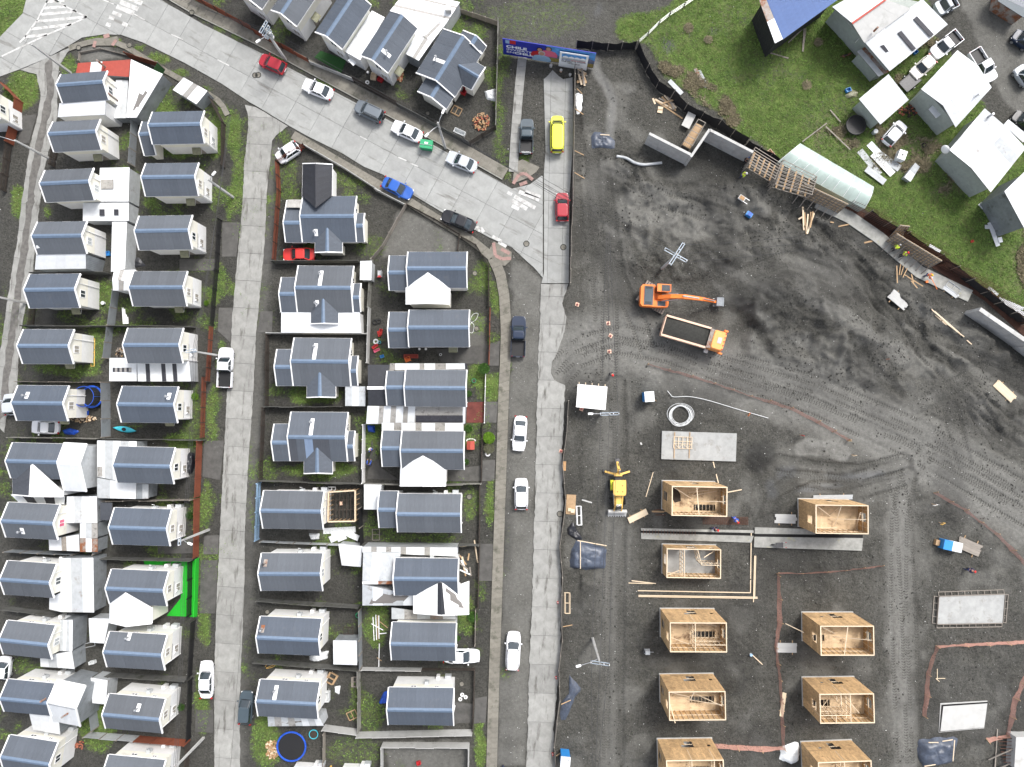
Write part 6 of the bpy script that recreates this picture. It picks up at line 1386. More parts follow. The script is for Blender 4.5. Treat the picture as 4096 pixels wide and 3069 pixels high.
MB().bar((1.2, 0, .5), (2.0, 0, .45), .08).build('drawbar', 'steel_dark', tl_)
# ---- dump truck
a, b2 = P('21', 1815, 1305, 1.5), P('21', 1300, 1155, 1.5); d = a-b2; c = (a+b2)/2; Lt = d.length
dt = thing('dump_truck', 'orange-cabbed dump truck loaded with dark soil', 'truck', (c.x, c.y, gz(c.x, c.y)), math.atan2(d.y, d.x))
W = 2.5; x1, x0 = Lt/2, -Lt/2; cb = x1-1.75
MB().box(x0+.2, x1-.3, -.45, .45, .75, 1.05).build('chassis', 'steel_dark', dt)
MB().box(x0, cb-.25, -W/2, W/2, 1.1, 1.22).build('tipper_floor', 'pl_peach', dt)
for s in (-1, 1): MB().box(x0, cb-.25, s*W/2-.06, s*W/2+.06, 1.22, 2.35).build('tipper_side', 'pl_peach', dt); MB().box(x0-.02, cb-.25, s*(W/2)-.12, s*W/2+.12, 2.35, 2.45).build('tipper_rail', 'pl_peach', dt)
MB().box(x0-.05, x0+.05, -W/2+.06, W/2-.06, 1.2, 2.35).build('tailboard', 'pl_peach', dt); MB().box(cb-.31, cb-.21, -W/2+.06, W/2-.06, 1.2, 2.6).build('headboard', 'steel_dark', dt)
MB().sheet([(cb-.35, -W/2, 2.62), (cb+.55, -W/2+.1, 2.72), (cb+.55, W/2-.1, 2.72), (cb-.35, W/2, 2.62)], .06).build('cab_guard', 'zinc_rust', dt)
mb = MB(); n = 14; vs = []
for i in range(n+1):
 for j in range(9):
  u = x0+.07+(cb-.32-x0-.07)*i/n; v = -W/2+.07+(W-.14)*j/8; e = (2*i/n-1)**2+(2*j/8-1)**2
  vs.append((u, v, 2.2+.32*max(0, 1-.7*e)+random.uniform(-.03, .03)))
mb.add(vs, [(i*9+j, (i+1)*9+j, (i+1)*9+j+1, i*9+j+1) for i in range(n) for j in range(8)])
mat('pl_tangerine', (.82, .33, .09), .4, var=.08, vscale=3); mat('load_soil', (.035, .035, .031), .95, var=.3, vscale=4, bump=.5, bscale=12); ld = mb.build('soil_load', 'load_soil', dt, smooth=True)
MB().loft([[(x, y, zz) for x, y in outline(1.72*sx, W*sw, cb+.92, 24, .25)] for zz, sx, sw in ((.7, .98, .97), (1.4, 1, 1), (2.2, 1, 1), (2.75, .92, .95), (2.85, .84, .88))]).build('cab', 'pl_tangerine', dt)
MB().box(cb+.75, cb+1.25, -.38, .38, 2.85, 2.90).build('roof_hatch', 'pane_light', dt); MB().loft([[(x1-.05-.12*zz, y, 1.55+zz) for y in (-W*.43, W*.43)]+[(x1+.03-.12*zz, y, 1.55+zz) for y in (W*.43, -W*.43)] for zz in (0, .95)]).build('windscreen', 'glass', dt)
for s in (-1, 1):
 MB().box(x1-.35, x1+.12, s*(W/2+.2)-.1, s*(W/2+.2)+.1, 1.9, 2.4).build('mirror', 'car_orange', dt); MB().box(x1-.06, x1+.06, s*.9-.2, s*.9+.2, .8, 1.05).build('headlight', 'lamp_clear', dt)
 MB().box(cb-.1, cb+.4, s*W/2-.45, s*W/2, .55, 1.05).build('fuel_tank', 'steel', dt)
MB().box(x1-.15, x1+.1, -W/2, W/2, .45, .75).build('bumper', 'car_orange', dt)
for k in range(5): MB().box(x1-.25, x1-.1, -1.0+k*.5-.06, -1.0+k*.5+.06, 2.83, 2.92).build('marker_lamp', 'pl_red', dt)
add_wheels(dt, (x1-1.0, x0+2.2, x0+.95), W/2-.2, .5)
# ---- excavator
def wp_rel(root, t, x, y, z): 
 v = P(t, x, y, z)-root.location; r = -root.rotation_euler[2]; return Vector((v.x*math.cos(r)-v.y*math.sin(r), v.x*math.sin(r)+v.y*math.cos(r), v.z))
c = P('21', 1240, 902, 1.6); ex_ = thing('excavator', 'orange tracked excavator with its boom stretched over the soil heap', 'excavator', (c.x, c.y, gz(c.x, c.y)-.03), R(-3))
E = ex_
for s in (-1, 1):
 ca, sa = math.cos(R(-27)), math.sin(R(-27)); mb = MB(); rows = []
 for x, zz in ((-2.0, .42), (-1.75, .08), (1.75, .08), (2.0, .42), (1.75, .84), (-1.75, .84)):
  rows.append([((x*ca-(s*1.15+w)*sa), (x*sa+(s*1.15+w)*ca), zz) for w in (-.3, .3)])
 vs = [r_[0] for r_ in rows]+[r_[1] for r_ in rows]; mb.add(vs, [(0,1,2,3,4,5), (11,10,9,8,7,6)]+[(i, 6+i, 6+(i+1) % 6, (i+1) % 6) for i in range(6)])
 tk = mb.build('track', 'steel_dark', E)
 for k in range(12):
  x = -1.8+k*.33; o = piece('track_shoe', 'wood_grey', tk, (x*ca-s*1.15*sa, x*sa+s*1.15*ca, .84), (.22, .62, .05), (0, 0, R(-27)))
MB().disc((0, 0), .9, .8, 1.1, 20).build('slew_ring', 'steel_dark', E)
MB().prism(outline(3.7, 2.8, -.15, 24, .25), 1.0, 1.45).build('house_deck', 'car_orange', E)
MB().prism([(-2.0, -1.05), (-1.75, -1.38), (-.3, -1.38), (-.3, 1.38), (-1.75, 1.38), (-2.0, 1.05)], 1.45, 2.25).build('counterweight', 'car_orange', E)
MB().box(-1.55, -.45, -1.2, 1.15, 2.25, 2.33).build('engine_cover', 'pl_slate', E)
for y, n in ((-.95, 6), (.95, 6)):
 for k in range(n): piece('vent_slat', 'black', E, (-1.35+k*.13, y, 2.33), (.06, .3, .03))
MB().loft([[(x, y, zz) for x, y in outline(1.75*k, 1.0, .75, 20, .25)] for zz, k in ((1.45, 1), (2.2, 1), (2.9, .96), (3.0, .9))]).build('cab', 'glass', E, loc=(0, .9, 0))
MB().prism([(-.1, .42), (1.62, .42), (1.62, 1.38), (-.1, 1.38)], 2.98, 3.05).build('cab_roof', 'car_orange', E); MB().box(.45, 1.45, .5, 1.25, 3.05, 3.09).build('roof_window', 'glass', E)
for k in range(7): piece('guard_bar', 'steel_dark', E, (.55+k*.16, .9, 3.09), (.04, .8, .04))
MB().box(-.25, 1.45, -1.38, -.55, 1.45, 1.95).build('tool_box', 'car_orange', E); MB().box(.2, 1.2, -1.3, -.62, 1.95, 1.98).build('tool_box_lid', 'pl_slate', E)
hr = MB()
for x in (-.1, 1.4): hr.bar((x, -1.36, 1.95), (x, -1.36, 2.5), .05)
hr.bar((-.1, -1.36, 2.5), (1.4, -1.36, 2.5), .05); hr.build('handrail', 'car_orange', E)
B0 = wp_rel(E, '21', 1270, 912, 2.0); B1 = wp_rel(E, '21', 1480, 905, 3.9); B2 = wp_rel(E, '21', 1640, 925, 3.2); B3 = wp_rel(E, '21', 1760, 950, .9)
def arm(pts, ws, hs, name, m):
 rg_ = []
 for i, p in enumerate(pts):
  dd = (pts[min(i+1, len(pts)-1)]-pts[max(i-1, 0)]).normalized(); sd = dd.cross(Vector((0, 0, 1))).normalized(); u = sd.cross(dd)
  rg_.append([p+sd*ws[i]+u*hs[i], p-sd*ws[i]+u*hs[i], p-sd*ws[i]-u*hs[i], p+sd*ws[i]-u*hs[i]])
 return MB().loft(rg_).build(name, m, E)
arm([B0, B0.lerp(B1, .5)+Vector((0, 0, .5)), B1, B1.lerp(B2, .6), B2], [.24, .25, .24, .22, .2], [.3, .38, .4, .3, .2], 'boom', 'car_orange')
arm([B2+Vector((-.6, 0, .25)), B2, B3], [.18, .19, .14], [.15, .24, .14], 'stick_arm', 'car_orange')
for s in (-.42, .42): MB().tube([B0+Vector((.35, s, .05)), B0.lerp(B1, .75)+Vector((0, s*.8, .3))], .09, 8).build('boom_ram', 'steel', E)
MB().tube([B1+Vector((-.2, 0, .5)), B2+Vector((-.5, 0, .45))], .09, 8).build('arm_ram', 'steel', E); MB().tube([B2+Vector((.1, .0, .35)), B3+Vector((-.35, 0, .75))], .07, 8).build('bucket_ram', 'steel', E)
prof = [(-.35, .35), (.3, .45), (.62, .1), (.5, -.4), (.0, -.55), (-.45, -.35)]
MB().loft([[(B3.x+.35+x, B3.y+w, B3.z+.1+zz) for x, zz in prof] for w in (-.55, .55)]).build('bucket', 'zinc_dark', E)
for k in range(5): piece('bucket_tooth', 'steel', E, (B3.x-.15, B3.y-.45+k*.225, B3.z-.38), (.28, .07, .08))
# ---- backhoe loader
c = P('22', 915, 880, 1.2); bh = thing('backhoe_loader', 'yellow backhoe loader facing the stack of squared beams', 'backhoe', (c.x, c.y, gz(c.x, c.y)), R(-90)); K = bh
sc_ = 1/ (TS*31.0)*1.0
def bx3(name, x0, x1, y0, y1, z0, z1, m, p=bh): return MB().box(x0, x1, y0, y1, z0, z1).build(name, m, p)
bx3('chassis', -1.3, 2.9, -.38, .38, .7, 1.1, 'steel_dark')
MB().loft([[(x, y, zz) for x, y in outline(1.5, .78*k, 1.95, 18, .3)] for zz, k in ((1.05, 1), (1.6, 1), (1.85, .85))]).build('bonnet', 'car_amber', bh)
bx3('grille', 2.35, 2.72, -.34, .34, 1.5, 1.9, 'black')
lettering('CAT', .34, 'frame_white', bh, (2.46, -.30, 1.905), (0, 0, R(90)), bold=.01)
MB().loft([[(x, y, zz) for x, y in outline(1.75*k, 1.45*k, .15, 20, .28)] for zz, k in ((1.1, .96), (1.9, 1), (2.65, .97))]).build('cab_glass', 'glass', bh)
MB().loft([[(x, y, zz) for x, y in outline(1.95*k, 1.62*k, .1, 20, .3)] for zz, k in ((2.62, 1), (2.74, 1), (2.8, .93))]).build('cab_roof', 'car_amber', bh)
for x, y in ((-.2, .35), (.55, .35), (.55, -.3)): MB().disc((x, y), .07, 2.8, 2.83, 10).build('roof_cap', 'pl_brown', bh)
for s in (-1, 1):
 MB().hexa([(-.75, s*.78-.2, 1.2), (.55, s*.78-.2, 1.2), (.55, s*.78+.2, 1.2), (-.75, s*.78+.2, 1.2)], [(-.7, s*.78-.2, 1.5), (.4, s*.78-.2, 1.5), (.4, s*.78+.2, 1.5), (-.7, s*.78+.2, 1.5)]).build('mudguard', 'car_yellow' if s < 0 else 'car_amber', bh)
 MB().bar((.7, s*.52, 1.9), (2.7, s*.46, 1.35), .14, .22).build('loader_arm', 'car_amber', bh); MB().bar((2.7, s*.46, 1.35), (3.35, s*.46, .55), .14, .22).build('loader_arm', 'car_amber', bh); MB().tube([(.9, s*.6, 1.1), (2.5, s*.5, 1.25)], .06, 8).build('loader_ram', 'steel', bh)
 MB().bar((-1.45, s*.35, 1.0), (-1.75, s*1.55, .45), .22, .24).build('stabiliser', 'car_amber', bh); MB().disc((-1.78, s*1.62), .2, .0, .25, 10).build('stabiliser_foot', 'steel_dark', bh)
 w = obj('wheel', wheel_mesh(.70)[0], None, bh, (-.15, s*.95, .70)); obj('rim', wheel_mesh(.70)[1], None, w); w = obj('wheel', wheel_mesh(.48)[0], None, bh, (2.0, s*.92, .48)); obj('rim', wheel_mesh(.48)[1], None, w)
MB().loft([[(x, y, zz) for x, zz in ((3.1, .12), (3.1, .75), (3.35, .95), (3.5, .85), (3.3, .3), (3.95, .08), (3.95, .03))] for y in (-1.18, 1.18)]).build('front_bucket', 'slab_light', bh)
for k in range(8): piece('bucket_tooth', 'steel', bh, (3.97, -1.05+k*.3, .04), (.2, .1, .06))
bx3('swing_frame', -1.6, -1.25, -.5, .5, .6, 1.5, 'car_amber')
MB().loft([[(x, y+w, zz) for x, zz in ((-1.6, 1.3), (-2.1, 2.7), (-2.3, 2.75), (-1.85, 1.25))] for y in (0,) for w in (-.13, .13)]).build('backhoe_boom', 'car_amber', bh)
MB().loft([[(x, y, zz) for x, zz in ((-2.05, 2.85), (-2.9, 1.6), (-3.1, 1.7), (-2.35, 3.0))] for y in (-.28, .0)]).build('dipper_arm', 'car_amber', bh)
MB().tube([(-1.5, 0, 2.2), (-2.1, 0, 2.95)], .07, 8).build('boom_ram', 'steel', bh); MB().tube([(-2.2, -.1, 3.0), (-2.9, -.1, 2.1)], .06, 8).build('dipper_ram', 'steel_dark', bh)
MB().loft([[(x, y, zz) for x, zz in ((-2.85, 1.6), (-3.45, 1.4), (-3.5, .9), (-3.0, .75), (-2.8, 1.1))] for y in (-.35, .15)]).build('digging_bucket', 'steel_dark', bh)
# ================================================================ PEOPLE
def skin_obj(name, pts, edges, radii, m, parent, root_i=0, sub=1):
 me = bpy.data.meshes.new(name); me.from_pydata(pts, edges, []); o = obj(name, me, m, parent)
 md = o.modifiers.new('skin', 'SKIN'); md.use_smooth_shade = True
 sv = me.skin_vertices[0].data
 for i, r in enumerate(radii): sv[i].radius = (r, r) if not isinstance(r, tuple) else r; sv[i].use_root = (i == root_i)
 s = o.modifiers.new('sub', 'SUBSURF'); s.levels = sub; s.render_levels = sub
 return o
def person(label, pos, face, top, legs, hat=None, bend=0.0, arms=((.25, -.1), (.25, -.1)), step=.12, hair='hair'):
 """arms: (forward, up) reach of the two hands as shares of arm length"""
 root = thing('person', label, 'person', pos, face)
 cb_, sb = math.cos(bend), math.sin(bend)
 def up(x, y, zz): dz = zz-.95; return (x*cb_+dz*sb, y, .95-x*sb+dz*cb_)
 V = []; Eg = []; Rr = []
 def v(p, r): V.append(p); Rr.append(r); return len(V)-1
 pel = v(up(0, 0, .95), (.15, .11)); wa = v(up(0, 0, 1.12), (.13, .10)); ch = v(up(0, 0, 1.34), (.16, .11)); nb = v(up(0, 0, 1.49), .06); hd = v(up(.02, 0, 1.60), (.085, .095)); ht_ = v(up(.02, 0, 1.72), (.075, .085)); Eg += [(pel, wa), (wa, ch), (ch, nb), (nb, hd), (hd, ht_)]
 V.append(up(.125, 0, 1.62)); Rr.append(.014); Eg.append((hd, len(V)-1))
 J = {}
 for s in (-1, 1):
  hp = v(up(0, s*.10, .90), .095); kn = v((s*step*.7+.03, s*.11, .50), .062); an = v((s*step, s*.11, .09), .045); to_ = v((s*step+.17, s*.12, .04), .035); Eg += [(pel, hp), (hp, kn), (kn, an), (an, to_)]
  fw, uu = arms[0 if s < 0 else 1]
  sh = up(0, s*.19, 1.42); el = up(fw*.30, s*.26, 1.42-.28+uu*.2); ha = up(fw*.30+.26*max(.2, fw), s*.22, 1.42-.50+uu*.55)
  a = v(sh, .058); b2_ = v(el, .046); c_ = v(ha, .036); Eg += [(ch, a), (a, b2_), (b2_, c_)]
  hv = Vector(ha); fd = (hv-Vector(el)).normalized(); pm_ = v(tuple(hv+fd*.07), (.038, .02)); Eg.append((c_, pm_)); sd = Vector((0, 1, 0))
  for k, (off, ln) in enumerate(((-.03, .07), (-.01, .085), (.01, .08), (.03, .06))): f1_ = v(tuple(hv+fd*(.07+ln*.55)+sd*off), .0095); f2_ = v(tuple(hv+fd*(.07+ln)+sd*off*1.1-Vector((0, 0, .02))), .008); Eg += [(pm_, f1_), (f1_, f2_)]
  th_ = v(tuple(hv+fd*.05-sd*s*.05), .0105); Eg.append((c_, th_)); J[s] = (hp, kn, an, to_, a, b2_, c_)
 skin_obj('body', V, Eg, Rr, 'skin', root)
 def sub(name, ids, m, grow):
  mp = {i: k for k, i in enumerate(ids)}
  skin_obj(name, [V[i] for i in ids], [(mp[a], mp[b2_]) for a, b2_ in Eg if a in mp and b2_ in mp], [tuple(x+grow for x in Rr[i]) if isinstance(Rr[i], tuple) else Rr[i]+grow for i in ids], m, root)
 sub('trousers', [pel]+[j for s in (-1, 1) for j in J[s][:3]], legs, .022); sub('jacket', [ch, wa, pel]+[j for s in (-1, 1) for j in J[s][4:]], top, .026)
 for s in (-1, 1): a, b2_ = Vector(V[J[s][2]]), Vector(V[J[s][3]]); MB().tube([a+Vector((-.06, 0, -.05)), a+Vector((.05, 0, -.04)), b2_+Vector((.04, 0, .0))], [.055, .06, .045], 8).build('boot', 'black', root)
 q = Vector(up(.02, 0, 1.665))
 hm = MB().dome((0, 0, 0), .135 if hat else .115, 14, 4, 1.0)
 if hat: hm.disc((0.03, 0), .165, -.012, .006, 14)
 hm.build('helmet' if hat else 'hair_cap', hat or hair, root, smooth=True, loc=q, rot=(0, bend, 0))
 return root
def on(t, x, y, dz=0.0): return PG(t, x, y, dz)
person('worker in a yellow vest and white helmet bending on the new wall footing', on('31', 1058, 505, .16), R(40), 'hivis', 'cloth_dark', 'helmet_white', .9, ((.7, .1), (.7, .1)))
person('worker in a yellow vest and red helmet on the new wall footing', on('31', 1125, 558, .16), R(20), 'hivis', 'cloth_dark', 'helmet_red', .5, ((.6, .1), (.5, .0)))
person('worker in an orange jacket and yellow helmet holding a long orange pole', on('31', 1342, 728, .0), R(-40), 'hiorange', 'cloth_navy', 'helmet_yellow', .3, ((.8, .3), (.7, .2)))
person('worker in a navy top and red helmet walking alone below the plank stack', on('32', 1700, 1590), R(-20), 'cloth_navy', 'cloth_navy', 'helmet_red', .35, step=.25)
person('worker in blue overalls and red helmet bending over the rebar mesh', on('22', 1905, 1150), R(-60), 'cloth_blue', 'cloth_blue', 'helmet_red', .8, ((.6, 0), (.6, 0)))
person('worker in dark blue and red helmet stepping beside the strip footing', on('22', 1728, 1238), R(-25), 'cloth_navy', 'cloth_navy', 'helmet_red', .45, step=.2)
person('lone worker in grey with a red helmet near the traffic cones', on('21', 850, 1572), R(-70), 'pl_slate', 'cloth_dark', 'helmet_red', .3)
person('worker in a yellow vest standing under the upper scaffold bay', on('20', 1968, 1530), R(0), 'hivis', 'jean', 'helmet_white', .5)
person('worker in dark clothes and a blue helmet at the end of the pale wall', on('20', 2000, 1412), R(60), 'cloth_dark', 'cloth_dark', 'helmet_blue', .4)
person('person in a blue jacket beside the white boards and the blue tarp', on('12', 1000, 560), R(-50), 'cloth_blue', 'pl_white', None, .4)
person('person in blue with arms spread in the narrow yard', on('12', 992, 690), R(90), 'cloth_blue', 'jean', None, .25, ((.9, .5), (.9, .5)))
person('person in a bright orange vest at the porch of the white-roofed house', on('30', 1300, 905), R(-120), 'hiorange', 'cloth_dark', None, .2)
person('person in dark clothes on the footway at the bottom of the view', on('13', 2140, 1640, .17), R(-90), 'cloth_dark', 'cloth_navy', None, .15)
# the long orange pole in the worker's hands
q = on('31', 1360, 735); stick('pole', 'pl_orange', None, q+Vector((0, 0, 1.0)), on('31', 1455, 842)+Vector((0, 0, .12)), .05, .05); tag(bpy.data.objects['pole'], 'long orange pole held by the worker in the orange jacket', 'pole')
# dog lying in the meadow
dg = thing('dog', 'black and tan dog lying on the grass by the rusty shed', 'dog', on('30', 668, 485), R(15))
dv = [(-.35,0,.22), (-.1,0,.26), (.2,0,.28), (.38,0,.38), (.5,0,.46), (.63,0,.43), (-.55,.05,.16), (-.75,.12,.08), (.25,.12,.12), (.48,.13,.04), (.25,-.12,.12), (.48,-.14,.04), (-.3,.15,.12), (-.08,.22,.05), (-.3,-.15,.12), (-.08,-.22,.05), (.5,.07,.55), (.5,-.07,.55)]
skin_obj('body', dv, [(0,1),(1,2),(2,3),(3,4),(4,5),(0,6),(6,7),(2,8),(8,9),(2,10),(10,11),(0,12),(12,13),(0,14),(14,15),(4,16),(4,17)], [.13,.13,.15,.09,.09,.045,.04,.03,.06,.04,.06,.04,.08,.05,.08,.05,.03,.03], 'pl_brown', dg)
skin_obj('back_coat', [(-.36,0,.26), (-.1,0,.31), (.18,0,.33)], [(0,1),(1,2)], [.11,.115,.12], 'cloth_dark', dg)
# ================================================================ FENCES
random.seed(66)
SLAT = {}
def slat_mesh(m):
 """two metres of slats and two rails as one shared panel, unit length along x"""
 if m not in SLAT:
  mb = MB(); n = 13
  for k in range(n): mb.box(-.5+(k+.2)/n, -.5+(k+.78)/n, -.02, .02, .08, 1)
  mb.box(-.5, .5, .02, .05, .25, .31); mb.box(-.5, .5, .02, .05, .75, .81); SLAT[m] = mb.mesh('slat_panel'); SLAT[m].materials.append(C(m))
 return SLAT[m]
def fence(label, t, pts, kind='panel', h=1.75, step=2.05):
 q = [P(t, *p) for p in pts]; c = (q[0]+q[-1])/2; c.z = 0; root = thing('fence', label, 'fence', c)
 m, pm, th = {'panel': ('panel', 'panel', .05), 'dark': ('panel_dark', 'panel_dark', .05), 'pale': ('concrete', 'concrete', .07), 'zinc': ('zinc_dark', 'wood_grey', .03), 'zincl': ('zinc_old', 'wood_grey', .03), 'red': ('wood_red', 'wood_red', .03), 'rslat': ('wood_red', 'wood_dark', 0), 'slat': ('wood_dark', 'wood_dark', 0), 'iron': ('black', 'black', 0), 'wood': ('wood_grey', 'wood_grey', .03), 'blue': ('pl_sky', 'pl_sky', 0), 'green': ('turf', 'turf', .1), 'white': ('fascia', 'fascia', .04), 'black': ('net_black', 'wood_grey', .02), 'olive': ('turf_dark', 'wood_grey', .03)}[kind]
 for a, b2 in zip(q[:-1], q[1:]):
  L_ = (b2-a).length; n = max(1, round(L_/step)); d = (b2-a).normalized(); rz = math.atan2(d.y, d.x)
  for k in range(n+1):
   p = a.lerp(b2, k/n)-c; piece('post', pm, root, (p.x, p.y, -.1), (.11, .11, h+.14), (0, 0, rz))
   if k < n:
    m_ = a.lerp(b2, (k+.5)/n)-c; hh = h*random.uniform(.96, 1.0); tl = random.uniform(-.03, .03)
    if th: o = piece('fence_panel', m, root, (m_.x, m_.y, -.02), (L_/n-.10, th, hh), (tl, 0, rz))
    else: o = obj('slat_panel', slat_mesh(m), None, root, (m_.x, m_.y, 0), (tl, 0, rz), (L_/n-.10, 1, hh))
 return root
